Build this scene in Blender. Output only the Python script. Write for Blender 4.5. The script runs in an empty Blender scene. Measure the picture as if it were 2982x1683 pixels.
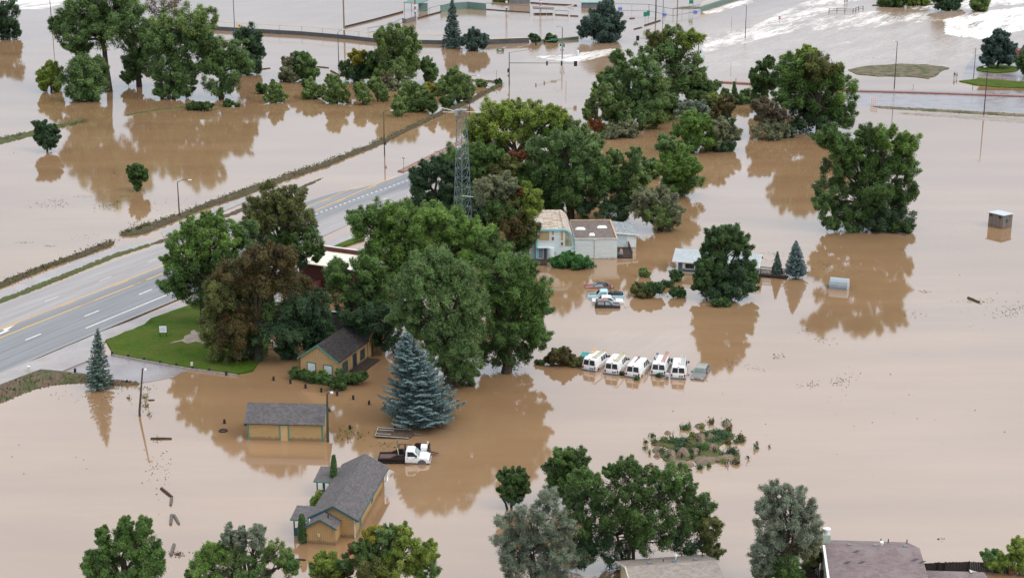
import bpy, bmesh, math, random
import numpy as np
from mathutils import Vector, Matrix, geometry

# ------------------------------------------------------------------ camera, sky, sun, exposure
PW, PH = 2982, 1683            # pixels of the photograph, used to look up ground points
FOC, PITCH, CAMH = 4640.0, math.radians(16.7), 70.0
SP, CP = math.sin(PITCH), math.cos(PITCH)
scene = bpy.context.scene
COL = scene.collection
cam_data = bpy.data.cameras.new("camera")
cam = bpy.data.objects.new("camera", cam_data)
COL.objects.link(cam)
cam.location = (0, 0, CAMH)
cam.rotation_euler = (math.pi / 2 - PITCH, 0, 0)
cam_data.sensor_width = 36.0
cam_data.lens = 36.0 * FOC / PW
cam_data.clip_start = 1.0
cam_data.clip_end = 20000.0
scene.camera = cam

SUN_ELEV, SUN_AZ = math.radians(48), math.radians(115)   # azimuth clockwise from the view direction
world = bpy.data.worlds.new("World")
scene.world = world
world.use_nodes = True
wn, wl = world.node_tree.nodes, world.node_tree.links
wn.clear()
sky = wn.new("ShaderNodeTexSky")
sky.sky_type = 'NISHITA'
sky.sun_disc = False
sky.sun_elevation = SUN_ELEV
sky.sun_rotation = SUN_AZ
sky.air_density = 1.0
sky.dust_density = 4.0
sky.ozone_density = 1.0
hsv = wn.new("ShaderNodeHueSaturation")
hsv.inputs["Saturation"].default_value = 0.42
hsv.inputs["Value"].default_value = 1.0
# overcast: a high soft cloud sheet evens out the clear sky
wtc = wn.new("ShaderNodeTexCoord")
wmap = wn.new("ShaderNodeMapping")
wmap.inputs["Scale"].default_value = (1.0, 1.0, 3.0)
wnoise = wn.new("ShaderNodeTexNoise")
wnoise.inputs["Scale"].default_value = 2.6
wnoise.inputs["Detail"].default_value = 5.0
wnoise.inputs["Roughness"].default_value = 0.5
wramp = wn.new("ShaderNodeValToRGB")
wramp.color_ramp.elements[0].position = 0.3
wramp.color_ramp.elements[0].color = (9.5, 9.5, 9.7, 1)
wramp.color_ramp.elements[1].position = 0.7
wramp.color_ramp.elements[1].color = (12.0, 12.0, 12.0, 1)
wmix = wn.new("ShaderNodeMixRGB")
wmix.inputs[0].default_value = 0.85
wbg = wn.new("ShaderNodeBackground")
wbg.inputs["Strength"].default_value = 0.11
wout = wn.new("ShaderNodeOutputWorld")
wl.new(sky.outputs[0], hsv.inputs["Color"])
wl.new(wtc.outputs["Generated"], wmap.inputs["Vector"])
wl.new(wmap.outputs[0], wnoise.inputs["Vector"])
wl.new(wnoise.outputs["Fac"], wramp.inputs["Fac"])
# an overcast sky is brightest overhead and bluer towards the horizon
wsep = wn.new("ShaderNodeSeparateXYZ")
wgrad = wn.new("ShaderNodeValToRGB")
for i, (p, c) in enumerate(((0.0, (0.28, 0.33, 0.39)), (0.15, (0.49, 0.585, 0.69)), (0.45, (0.93, 1.07, 1.20)), (1.0, (1.22, 1.16, 1.08)))):
    if i > 1: wgrad.color_ramp.elements.new(p)
    e = wgrad.color_ramp.elements[i]; e.position = p; e.color = c + (1,)
wmul = wn.new("ShaderNodeMixRGB"); wmul.blend_type = 'MULTIPLY'; wmul.inputs[0].default_value = 1.0
wl.new(wtc.outputs["Generated"], wsep.inputs[0])
wl.new(wsep.outputs[2], wgrad.inputs["Fac"])
wl.new(wramp.outputs[0], wmul.inputs[1])
wl.new(wgrad.outputs[0], wmul.inputs[2])
wl.new(hsv.outputs[0], wmix.inputs[1])
wl.new(wmul.outputs[0], wmix.inputs[2])
wl.new(wmix.outputs[0], wbg.inputs["Color"])
wl.new(wbg.outputs[0], wout.inputs["Surface"])

sun_data = bpy.data.lights.new("sun", 'SUN')
sun_data.energy = 1.0
sun_data.angle = math.radians(25)
sun_data.color = (1.0, 0.95, 0.88)
sun = bpy.data.objects.new("sun", sun_data)
COL.objects.link(sun)
sdir = Vector((math.sin(SUN_AZ) * math.cos(SUN_ELEV), math.cos(SUN_AZ) * math.cos(SUN_ELEV), math.sin(SUN_ELEV)))
sun.rotation_euler = (-sdir).to_track_quat('-Z', 'Y').to_euler()

scene.view_settings.view_transform = 'Standard'
scene.view_settings.look = 'None'
scene.view_settings.gamma = 1.0
scene.view_settings.exposure = 0.42
scene.render.engine = 'CYCLES'
scene.cycles.use_denoising = True
scene.cycles.max_bounces = 6
scene.cycles.diffuse_bounces = 3
scene.cycles.glossy_bounces = 3
scene.cycles.transmission_bounces = 2
scene.cycles.caustics_reflective = False
scene.cycles.caustics_refractive = False

# ------------------------------------------------------------------ looking up places
def ray(px, py):
    u, v = (px - PW / 2) / FOC, (py - PH / 2) / FOC
    return Vector((u, CP - v * SP, -SP - v * CP))
EYE = Vector((0, 0, CAMH))
def G(px, py, z=0.0):                       # point of the plane at height z
    d = ray(px, py)
    return EYE + d * ((z - CAMH) / d.z)
def PY(px, py, Y):                          # point at distance Y
    d = ray(px, py)
    return EYE + d * (Y / d.y)
def top(b, py):                             # height of a vertical through b
    d = ray(0, py)
    return CAMH + b.y * d.z / d.y
def mpp(p):                                 # metres one photo pixel spans there
    return (p.y * CP + (CAMH - p.z) * SP) / FOC
def px_of(x, y, z=0.0):                     # numpy: photo pixel of world points
    d = y * CP - (z - CAMH) * SP
    return PW / 2 + FOC * x / d, PH / 2 - FOC * (y * SP + (z - CAMH) * CP) / d

# ------------------------------------------------------------------ objects
def tag(o, label=None, cat=None, group=None, kind=None):
    if label: o["label"] = label
    if cat: o["category"] = cat
    if group: o["group"] = group
    if kind: o["kind"] = kind
    return o
def empty(name, loc, label, cat, group=None, rz=0.0):
    o = bpy.data.objects.new(name, None)
    COL.objects.link(o)
    o.location = loc
    o.rotation_euler = (0, 0, rz)
    o.empty_display_size = 0.3
    return tag(o, label, cat, group)
def mesh_obj(name, me, material, parent=None):
    o = bpy.data.objects.new(name, me)
    COL.objects.link(o)
    for m in (material if isinstance(material, (list, tuple)) else [material]):
        me.materials.append(m)
    if parent: o.parent = parent
    return o

class MB:
    """collects shapes of one part"""
    def __init__(s): s.v, s.f, s.m = [], [], []
    def poly(s, pts, mi=0):
        n = len(s.v); s.v += [tuple(p) for p in pts]; s.f.append(tuple(range(n, n + len(pts)))); s.m.append(mi); return s
    def box(s, x0, x1, y0, y1, z0, z1, mi=0):
        return s.hexa([(x0, y0, z0), (x1, y0, z0), (x1, y1, z0), (x0, y1, z0), (x0, y0, z1), (x1, y0, z1), (x1, y1, z1), (x0, y1, z1)], mi)
    def hexa(s, c, mi=0):
        n = len(s.v); s.v += [tuple(p) for p in c]
        for q in ((3, 2, 1, 0), (4, 5, 6, 7), (0, 1, 5, 4), (1, 2, 6, 5), (2, 3, 7, 6), (3, 0, 4, 7)):
            s.f.append(tuple(n + i for i in q)); s.m.append(mi)
        return s
    def prism(s, pts, ext, mi=0):            # closed polygon pts swept by ext
        n, k = len(s.v), len(pts); e = Vector(ext)
        s.v += [tuple(p) for p in pts] + [tuple(Vector(p) + e) for p in pts]
        s.f.append(tuple(range(n + k - 1, n - 1, -1))); s.f.append(tuple(range(n + k, n + 2 * k))); s.m += [mi, mi]
        for i in range(k):
            j = (i + 1) % k
            s.f.append((n + i, n + j, n + k + j, n + k + i)); s.m.append(mi)
        return s
    def slab(s, pts, t, mi=0):               # polygon given a thickness along its normal (downward)
        p = [Vector(q) for q in pts]
        nrm = (p[1] - p[0]).cross(p[2] - p[0]).normalized()
        if nrm.z < 0: nrm = -nrm
        return s.prism(p, -nrm * t, mi)
    def tube(s, pts, rad, seg=6, mi=0, cap=True):
        P = [Vector(p) for p in pts]; n0 = len(s.v)
        if not isinstance(rad, (list, tuple)): rad = [rad] * len(P)
        for i, p in enumerate(P):
            t = (P[min(i + 1, len(P) - 1)] - P[max(i - 1, 0)]).normalized()
            a = t.cross(Vector((0, 0, 1)) if abs(t.z) < 0.9 else Vector((1, 0, 0))).normalized(); b = t.cross(a)
            for k in range(seg):
                w = 2 * math.pi * k / seg
                s.v.append(tuple(p + (a * math.cos(w) + b * math.sin(w)) * rad[i]))
        for i in range(len(P) - 1):
            for k in range(seg):
                a0, a1 = n0 + i * seg + k, n0 + i * seg + (k + 1) % seg
                s.f.append((a0, a1, a1 + seg, a0 + seg)); s.m.append(mi)
        if cap:
            s.f.append(tuple(n0 + k for k in range(seg))[::-1]); s.f.append(tuple(n0 + (len(P) - 1) * seg + k for k in range(seg))); s.m += [mi, mi]
        return s
    def lathe(s, c, prof, seg=12, mi=0, axis='z'):   # prof: (r, h)
        n0 = len(s.v); c = Vector(c)
        for r, h in prof:
            for k in range(seg):
                w = 2 * math.pi * k / seg; a, b = r * math.cos(w), r * math.sin(w)
                s.v.append(tuple(c + (Vector((a, b, h)) if axis == 'z' else Vector((a, h, b)) if axis == 'y' else Vector((h, a, b)))))
        for i in range(len(prof) - 1):
            for k in range(seg):
                a0, a1 = n0 + i * seg + k, n0 + i * seg + (k + 1) % seg
                s.f.append((a0, a1, a1 + seg, a0 + seg)); s.m.append(mi)
        s.f.append(tuple(n0 + k for k in range(seg))[::-1]); s.f.append(tuple(n0 + (len(prof) - 1) * seg + k for k in range(seg))); s.m += [mi, mi]
        return s
    def build(s, name, material, parent=None, bevel=0.0, smooth=False, local=False, seg=2):
        off = Vector((0, 0, 0)) if (parent is None or local) else Vector(parent.location)
        me = bpy.data.meshes.new(name)
        me.from_pydata([tuple(Vector(v) - off) for v in s.v] if off.length else s.v, [], s.f)
        mats = material if isinstance(material, (list, tuple)) else [material]
        if len(mats) > 1:
            me.polygons.foreach_set("material_index", s.m)
        bm = bmesh.new(); bm.from_mesh(me)
        bmesh.ops.recalc_face_normals(bm, faces=bm.faces)
        if bevel > 0:
            es = [e for e in bm.edges if len(e.link_faces) == 2 and e.calc_face_angle(0) > 0.35]
            bmesh.ops.bevel(bm, geom=es, offset=bevel, segments=seg, profile=0.6, affect='EDGES', clamp_overlap=True)
        if smooth:
            for f in bm.faces: f.smooth = True
        bm.to_mesh(me); bm.free()
        if smooth:
            try: me.set_sharp_from_angle(angle=math.radians(40))
            except Exception: pass
        return mesh_obj(name, me, mats, parent)

# ------------------------------------------------------------------ materials
def lin(r, g, b): return tuple(((c / 255) / 12.92 if c / 255 <= 0.04045 else ((c / 255 + 0.055) / 1.055) ** 2.4) for c in (r, g, b))
class NT:
    def __init__(s, name):
        s.mat = bpy.data.materials.new(name); s.mat.use_nodes = True
        s.n, s.l = s.mat.node_tree.nodes, s.mat.node_tree.links
        s.b = s.n["Principled BSDF"]; s.out = s.n["Material Output"]
    def new(s, t, **kw):
        x = s.n.new(t)
        for k, v in kw.items():
            if k in x.inputs: x.inputs[k].default_value = v
            else: setattr(x, k, v)
        return x
    def link(s, a, b): s.l.new(a, b)
    def noise(s, scale, detail=4, rough=0.55, vec=None, stretch=None):
        if vec is None:
            vec = s.new("ShaderNodeTexCoord").outputs["Object"]
        if stretch:
            mp = s.new("ShaderNodeMapping"); mp.inputs["Scale"].default_value = stretch; s.link(vec, mp.inputs["Vector"]); vec = mp.outputs[0]
        t = s.new("ShaderNodeTexNoise", Scale=scale, Detail=detail, Roughness=rough); s.link(vec, t.inputs["Vector"]); return t.outputs["Fac"]
    def ramp(s, fac, stops):
        r = s.new("ShaderNodeValToRGB"); e = r.color_ramp.elements
        while len(e) < len(stops): e.new(0.5)
        for i, (p, c) in enumerate(stops):
            e[i].position = p; e[i].color = (c if isinstance(c, (tuple, list)) else (c, c, c))[:3] + (1,) if not isinstance(c, float) else (c, c, c, 1)
        s.link(fac, r.inputs["Fac"]); return r.outputs["Color"]
    def mix(s, fac, a, b, mode='MIX'):
        m = s.new("ShaderNodeMixRGB", blend_type=mode)
        for i, x in ((0, fac), (1, a), (2, b)):
            if hasattr(x, "is_linked") or hasattr(x, "node"): s.link(x, m.inputs[i])
            elif i == 0: m.inputs[0].default_value = x
            else: m.inputs[i].default_value = tuple(x)[:3] + (1,)
        return m.outputs[0]
    def bump(s, h, strength=0.3, dist=0.05):
        b = s.new("ShaderNodeBump", Strength=strength, Distance=dist); s.link(h, b.inputs["Height"]); s.link(b.outputs[0], s.b.inputs["Normal"])
    def base(s, c):
        if hasattr(c, "node"): s.link(c, s.b.inputs["Base Color"])
        else: s.b.inputs["Base Color"].default_value = tuple(c)[:3] + (1,)
    def set(s, **kw):
        for k, v in kw.items(): s.b.inputs[k.replace("_", " ")].default_value = v
        return s

MATS = {}
def paint(name, c, c2=None, scale=3.0, rough=0.6, spec=0.4, metal=0.0, bump=0.0):
    """plain surface with uneven tone"""
    if name in MATS: return MATS[name]
    t = NT(name)
    c2 = c2 or tuple(x * 0.72 for x in c)
    f = t.noise(scale, 5, 0.6)
    t.base(t.ramp(f, [(0.3, c2), (0.65, c)]))
    t.set(Roughness=rough, Metallic=metal)
    t.b.inputs["Specular IOR Level"].default_value = spec
    if bump: t.bump(t.noise(scale * 6, 3), bump, 0.02)
    MATS[name] = t.mat
    return t.mat
def siding(name, c, period=0.16, dirt=(0.12, 0.08, 0.05), dirt_h=0.5, vertical=False):
    """lapped boards with a muddy foot that the flood left"""
    t = NT(name)
    tc = t.new("ShaderNodeTexCoord"); sep = t.new("ShaderNodeSeparateXYZ"); t.link(tc.outputs["Object"], sep.inputs[0])
    w = t.new("ShaderNodeTexWave", wave_type='BANDS', bands_direction='X' if vertical else 'Z', wave_profile='SAW', Scale=2 * math.pi / period / 20 * 1.0, Distortion=0.0)
    t.link(tc.outputs["Object"], w.inputs["Vector"])
    line = t.ramp(w.outputs["Fac"], [(0.0, (0.55, 0.55, 0.55)), (0.22, (1, 1, 1)), (1.0, (1, 1, 1))])
    tone = t.ramp(t.noise(1.5, 6, 0.6, stretch=(0.5, 0.5, 6) if not vertical else (6, 6, 0.5)), [(0.3, tuple(x * 0.8 for x in c)), (0.65, c)])
    col = t.mix(1.0, tone, line, 'MULTIPLY')
    n = t.noise(2.5, 4)
    m = t.new("ShaderNodeMath", operation='MULTIPLY_ADD'); t.link(n, m.inputs[0]); m.inputs[1].default_value = 0.7; m.inputs[2].default_value = dirt_h - 0.35
    g = t.new("ShaderNodeMath", operation='SUBTRACT'); t.link(m.outputs[0], g.inputs[0]); t.link(sep.outputs[2], g.inputs[1])
    k = t.ramp(g.outputs[0], [(0.0, (0, 0, 0)), (0.25, (0.6, 0.6, 0.6))])
    t.base(t.mix(k, col, dirt))
    t.set(Roughness=0.75); t.b.inputs["Specular IOR Level"].default_value = 0.25
    t.bump(w.outputs["Fac"], 0.4, 0.02)
    return t.mat
def shingle(name, c, w=0.33, h=0.16, var=0.35, stain=None):
    """asphalt shingle courses"""
    t = NT(name)
    tc = t.new("ShaderNodeTexCoord")
    sep = t.new("ShaderNodeSeparateXYZ"); t.link(tc.outputs["UV"], sep.inputs[0])
    br = t.new("ShaderNodeTexBrick"); t.link(tc.outputs["UV"], br.inputs["Vector"])
    br.inputs["Scale"].default_value = 1.0; br.inputs["Brick Width"].default_value = w; br.inputs["Row Height"].default_value = h
    br.inputs["Mortar Size"].default_value = 0.012; br.inputs["Bias"].default_value = 0.0
    br.inputs["Color1"].default_value = tuple(x * (1 + var) for x in c) + (1,)
    br.inputs["Color2"].default_value = tuple(x * (1 - var) for x in c) + (1,)
    br.inputs["Mortar"].default_value = tuple(x * 0.45 for x in c) + (1,)
    n = t.ramp(t.noise(0.9, 6, 0.65, vec=tc.outputs["UV"]), [(0.3, (0.88, 0.88, 0.88)), (0.7, (1.08, 1.08, 1.08))])
    col = t.mix(1.0, br.outputs["Color"], n, 'MULTIPLY')
    sp = t.ramp(t.noise(14, 2, 0.7, vec=tc.outputs["UV"]), [(0.62, (0, 0, 0)), (0.75, (1, 1, 1))])
    col = t.mix(sp, col, tuple(min(1, x * 1.7 + 0.03) for x in c))
    if stain:
        k = t.ramp(t.noise(0.6, 4, 0.6, vec=tc.outputs["UV"]), [(0.52, (0, 0, 0)), (0.62, (1, 1, 1))])
        col = t.mix(k, col, stain)
    t.base(col); t.set(Roughness=0.85); t.b.inputs["Specular IOR Level"].default_value = 0.3
    t.bump(br.outputs["Fac"], 0.5, 0.015)
    return t.mat
def roof_uv(o):
    """metres along eave and up slope as UV, so courses follow the slope"""
    me = o.data; uv = me.uv_layers.new(name="UVMap")
    for p in me.polygons:
        n = p.normal; h = Vector((-n.y, n.x, 0))
        h = h.normalized() if h.length > 0.02 else Vector((1, 0, 0))
        s = n.cross(h)
        for li in p.loop_indices:
            co = me.vertices[me.loops[li].vertex_index].co
            uv.data[li].uv = (co.dot(h) + 50, co.dot(s) + 50)
def glass_dark(name, c=(0.02, 0.025, 0.03), rough=0.08):
    if name in MATS: return MATS[name]
    t = NT(name)
    t.base(t.ramp(t.noise(1.5, 2), [(0.3, c), (0.7, tuple(x * 1.8 + 0.004 for x in c))]))
    t.set(Roughness=rough, IOR=1.5); MATS[name] = t.mat
    return t.mat
def leaf_material(name, transl=0.34, rough=0.55):
    t = NT(name)
    a = t.new("ShaderNodeAttribute", attribute_name="leaf_colour")
    n = t.noise(1.6, 3)
    c = t.mix(1.0, a.outputs["Color"], t.ramp(n, [(0.3, (0.8, 0.8, 0.8)), (0.7, (1.15, 1.15, 1.15))]), 'MULTIPLY')
    t.base(c); t.set(Roughness=rough); t.b.inputs["Specular IOR Level"].default_value = 0.3
    tr = t.new("ShaderNodeBsdfTranslucent"); t.link(c, tr.inputs["Color"])
    mx = t.new("ShaderNodeMixShader", Fac=transl); t.link(t.b.outputs[0], mx.inputs[1]); t.link(tr.outputs[0], mx.inputs[2]); t.link(mx.outputs[0], t.out.inputs["Surface"])
    return t.mat
LEAF = leaf_material("leaves")
NEEDLE = leaf_material("needles", 0.1, 0.6)
BARK = paint("bark", (0.075, 0.058, 0.045), (0.03, 0.024, 0.02), 4, 0.9, 0.2, bump=0.6)
BARK_PALE = paint("pale_bark", (0.20, 0.17, 0.14), (0.08, 0.065, 0.05), 4, 0.9, 0.2, bump=0.5)
# ------------------------------------------------------------------ the setting: water, roads, verges
rng = np.random.default_rng(11)
random.seed(5)
def inside_soft(px, py, poly, soft):
    """1 inside the outline, fading over `soft` outside it"""
    P = np.array(poly, float); n = len(P)
    ins = np.zeros(px.shape, bool); dmin = np.full(px.shape, 1e9)
    for i in range(n):
        x0, y0 = P[i]; x1, y1 = P[(i + 1) % n]
        c = (y0 > py) != (y1 > py)
        with np.errstate(divide='ignore', invalid='ignore'):
            xi = x0 + (py - y0) * (x1 - x0) / (y1 - y0 if y1 != y0 else 1e-9)
        ins ^= c & (px < xi)
        ex, ey = x1 - x0, y1 - y0
        t = np.clip(((px - x0) * ex + (py - y0) * ey) / (ex * ex + ey * ey + 1e-9), 0, 1)
        dmin = np.minimum(dmin, np.hypot(px - x0 - t * ex, py - y0 - t * ey))
    return np.where(ins, 1.0, np.clip(1 - dmin / soft, 0, 1))

def flood_water():
    xs = np.arange(-340, 340.1, 1.6); ys = np.concatenate([np.arange(100, 320, 1.6), np.arange(320, 900, 2.0)])
    X, Y = np.meshgrid(xs, ys)
    px, py = px_of(X, Y)
    foam = np.zeros(X.shape)
    RAPIDS = [
        (0.93, 12, [(2748, 60), (2752, 98), (2800, 108), (2870, 112), (2925, 98), (3060, 70), (3060, 15), (2900, 30), (2800, 48)]),
        (0.85, 8, [(2640, 28), (2700, 18), (2780, 8), (3060, -30), (3060, 6), (2860, 22), (2740, 30)]),
        (0.82, 14, [(2045, 114), (2100, 100), (2200, 75), (2330, 10), (2420, -10), (2550, -15), (2380, 45), (2350, 60), (2345, 85), (2200, 116), (2100, 145), (2045, 155)]),
        (0.78, 14, [(2345, 60), (2420, 45), (2560, 35), (2720, 42), (2740, 60), (2600, 72), (2500, 88), (2420, 85), (2360, 90)]),
        (0.9, 8, [(-20, 8), (60, 26), (120, 28), (180, 12), (205, -10), (-20, -30)]),
        (0.86, 8, [(1560, 166), (1640, 160), (1720, 150), (1800, 141), (1830, 140), (1810, 152), (1760, 165), (1690, 180), (1600, 175)]),
        (0.85, 6, [(2041, 36), (2140, 6), (2190, -5), (2200, 5), (2100, 35), (2050, 44)]),
        (0.7, 6, [(1430, 134), (1540, 128), (1620, 126), (1600, 136), (1480, 142)]),
        (0.7, 8, [(2400, 112), (2470, 120), (2500, 132), (2440, 128), (2390, 122)]),
        (0.6, 8, [(1700, 217), (1760, 228), (1800, 226), (1750, 222)]),
        (0.66, 8, [(2230, 78), (2340, 92), (2500, 108), (2480, 114), (2330, 100), (2225, 88)]),
    ]
    for a, soft, poly in RAPIDS:
        foam = np.maximum(foam, a * inside_soft(px, py, poly, soft))
    CHOP = [(1.0, 60, [(1950, 200), (2040, 110), (2250, 40), (2500, -40), (3100, -60), (3100, 130), (2850, 160), (2600, 170), (2450, 190), (2300, 150), (2150, 180), (2040, 200)]),
            (0.8, 40, [(-60, 20), (150, 30), (230, -20), (-60, -30)]),
            (0.7, 40, [(1540, 170), (1700, 150), (1830, 140), (1900, 160), (1740, 185), (1580, 185)]),
            (0.35, 120, [(700, 60), (1300, 90), (1750, 110), (2000, 20), (700, -40)]),
            (0.30, 50, [(1770, 985), (1990, 990), (1960, 1010), (1800, 1015)])]
    chop = np.zeros(X.shape)
    for a, soft, poly in CHOP:
        chop = np.maximum(chop, a * inside_soft(px, py, poly, soft))
    ny, nx = X.shape
    Z = np.zeros(X.shape)
    co = np.stack([X, Y, Z], -1).reshape(-1, 3)
    i = np.arange(ny - 1)[:, None] * nx + np.arange(nx - 1)[None, :]
    q = np.stack([i, i + 1, i + nx + 1, i + nx], -1).reshape(-1, 4)
    n0 = len(co); B = 7000.0
    x0, x1, y0, y1 = xs[0], xs[-1], ys[0], ys[-1]
    extra = np.array([(-B, -B, 0), (B, -B, 0), (B, y0, 0), (-B, y0, 0), (-B, y1, 0), (B, y1, 0), (B, B, 0), (-B, B, 0),
                      (x0, y0, 0), (x1, y0, 0), (x1, y1, 0), (x0, y1, 0)], float)
    eq = np.array([(0, 1, 2, 3), (4, 5, 6, 7), (3, 8, 11, 4), (9, 2, 5, 10)]) + n0
    co = np.vstack([co, extra]); q = np.vstack([q, eq])
    me = bpy.data.meshes.new("flood_water")
    me.vertices.add(len(co)); me.vertices.foreach_set("co", co.ravel())
    me.loops.add(q.size); me.loops.foreach_set("vertex_index", q.ravel())
    me.polygons.add(len(q)); me.polygons.foreach_set("loop_start", np.arange(0, q.size, 4)); me.polygons.foreach_set("loop_total", np.full(len(q), 4))
    for nm, arr in (("foam", foam), ("chop", chop)):
        at = me.attributes.new(nm, 'FLOAT', 'POINT')
        at.data.foreach_set("value", np.concatenate([arr.ravel(), np.zeros(len(extra))]))
    me.update(); me.validate()
    t = NT("muddy_water")
    geo = t.new("ShaderNodeNewGeometry"); pos = geo.outputs["Position"]
    f_at = t.new("ShaderNodeAttribute", attribute_name="foam"); c_at = t.new("ShaderNodeAttribute", attribute_name="chop")
    big = t.noise(0.02, 4, 0.55, vec=pos, stretch=(1, 2.2, 1))
    mud = t.ramp(big, [(0.3, (0.245, 0.146, 0.078)), (0.7, (0.28, 0.172, 0.096))])
    silt = t.noise(0.05, 5, 0.6, vec=pos, stretch=(0.35, 1.6, 1))
    mud = t.mix(1.0, mud, t.ramp(silt, [(0.35, (0.90, 0.90, 0.91)), (0.5, (1, 1, 1)), (0.66, (1.11, 1.13, 1.16))]), 'MULTIPLY')
    rot = t.new("ShaderNodeMapping"); rot.inputs["Rotation"].default_value = (0, 0, math.radians(-62)); t.link(pos, rot.inputs["Vector"])
    streak = t.noise(1.0, 6, 0.75, vec=rot.outputs[0], stretch=(0.16, 1.0, 1.0))
    # foam where the current breaks
    streak2 = t.noise(0.16, 5, 0.7, vec=rot.outputs[0], stretch=(0.22, 1.0, 1.0))
    s3 = t.new("ShaderNodeMath", operation='MULTIPLY_ADD'); t.link(streak2, s3.inputs[0]); s3.inputs[1].default_value = 0.55; s3.inputs[2].default_value = 0.0
    s4 = t.new("ShaderNodeMath", operation='MULTIPLY_ADD'); t.link(streak, s4.inputs[0]); s4.inputs[1].default_value = 0.45; t.link(s3.outputs[0], s4.inputs[2])
    th = t.new("ShaderNodeMath", operation='MULTIPLY_ADD'); t.link(f_at.outputs["Fac"], th.inputs[0]); th.inputs[1].default_value = 0.58; th.inputs[2].default_value = -0.93
    ad = t.new("ShaderNodeMath", operation='ADD'); t.link(s4.outputs[0], ad.inputs[0]); t.link(th.outputs[0], ad.inputs[1])
    fm = t.ramp(ad.outputs[0], [(0.0, (0, 0, 0)), (0.16, (1, 1, 1))])
    fmask = t.new("ShaderNodeMath", operation='MULTIPLY'); t.link(fm, fmask.inputs[0])
    g0 = t.new("ShaderNodeMath", operation='GREATER_THAN'); t.link(f_at.outputs["Fac"], g0.inputs[0]); g0.inputs[1].default_value = 0.01
    t.link(g0.outputs[0], fmask.inputs[1])
    churn = t.ramp(s4.outputs[0], [(0.36, (0.24, 0.155, 0.10)), (0.52, (0.36, 0.265, 0.20)), (0.64, (0.44, 0.36, 0.30))])
    cm = t.new("ShaderNodeMath", operation='MULTIPLY'); t.link(c_at.outputs["Fac"], cm.inputs[0]); cm.inputs[1].default_value = 0.85
    col = t.mix(cm.outputs[0], mud, churn)
    fcol = t.ramp(f_at.outputs["Fac"], [(0.6, (0.55, 0.50, 0.46)), (0.92, (0.80, 0.79, 0.77))])
    col = t.mix(fmask.outputs[0], col, fcol)
    t.base(col)
    ro = t.new("ShaderNodeMath", operation='MULTIPLY_ADD'); t.link(fmask.outputs[0], ro.inputs[0]); ro.inputs[1].default_value = 0.5; ro.inputs[2].default_value = 0.05
    ro2 = t.new("ShaderNodeMath", operation='MULTIPLY_ADD'); t.link(c_at.outputs["Fac"], ro2.inputs[0]); ro2.inputs[1].default_value = 0.12; t.link(ro.outputs[0], ro2.inputs[2])
    t.link(ro2.outputs[0], t.b.inputs["Roughness"])
    t.set(IOR=2.3)
    # ripples: nearly still in the yards, choppy in the current
    r1 = t.noise(0.9, 3, 0.5, vec=pos, stretch=(1, 1.6, 1))
    r2 = t.noise(0.11, 3, 0.5, vec=pos)
    sm = t.new("ShaderNodeMath", operation='MULTIPLY_ADD'); t.link(r2, sm.inputs[0]); sm.inputs[1].default_value = 1.0; sm.inputs[2].default_value = 0.0
    b1 = t.new("ShaderNodeBump", Strength=0.10, Distance=0.06); t.link(sm.outputs[0], b1.inputs["Height"])
    w2 = t.noise(0.5, 5, 0.65, vec=rot.outputs[0], stretch=(0.35, 1.0, 1.0))
    hh = t.new("ShaderNodeMath", operation='MULTIPLY'); t.link(w2, hh.inputs[0]); t.link(c_at.outputs["Fac"], hh.inputs[1])
    b2 = t.new("ShaderNodeBump", Strength=0.5, Distance=0.3); t.link(hh.outputs[0], b2.inputs["Height"]); t.link(b1.outputs[0], b2.inputs["Normal"])
    t.link(b2.outputs[0], t.b.inputs["Normal"])
    tag(mesh_obj("flood_water", me, t.mat), "still brown flood water covering the whole low ground", kind="structure")
flood_water()

def resample(pl, n):
    P = [Vector(p) for p in pl]; L = [0.0]
    for a, b in zip(P, P[1:]): L.append(L[-1] + (b - a).length)
    out = []
    for k in range(n):
        s = L[-1] * k / (n - 1); i = max(0, min(len(P) - 2, next((j for j in range(len(L) - 1) if L[j + 1] >= s), len(P) - 2)))
        t = (s - L[i]) / max(1e-6, L[i + 1] - L[i]); out.append(P[i].lerp(P[i + 1], t))
    return out
def ground_sheet(name, label, pxs, z, material, jitter=0.0, step=1.2, skirt=0.5):
    """flat piece of ground with an edge that goes down into the water"""
    P = [G(x, y, z) for x, y in pxs]; ring = []
    for a, b in zip(P, P[1:] + P[:1]):
        n = max(1, int((b - a).length / step)) if jitter else 1
        for k in range(n):
            q = a.lerp(b, k / n)
            if jitter and k: q = q + Vector((random.uniform(-1, 1), random.uniform(-1, 1), 0)) * jitter
            ring.append(q)
    bm = bmesh.new()
    vs = [bm.verts.new(p) for p in ring]
    es = [bm.edges.new((vs[i], vs[(i + 1) % len(vs)])) for i in range(len(vs))]
    bmesh.ops.triangle_fill(bm, edges=es, use_beauty=True)
    for f in bm.faces:
        if f.normal.z < 0: f.normal_flip()
    lo = [bm.verts.new((p.x, p.y, p.z - skirt)) for p in ring]
    for i in range(len(vs)):
        j = (i + 1) % len(vs)
        try: bm.faces.new((vs[i], lo[i], lo[j], vs[j]))
        except ValueError: pass
    me = bpy.data.meshes.new(name); bm.to_mesh(me); bm.free()
    return tag(mesh_obj(name, me, material), label, kind="structure")
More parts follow.
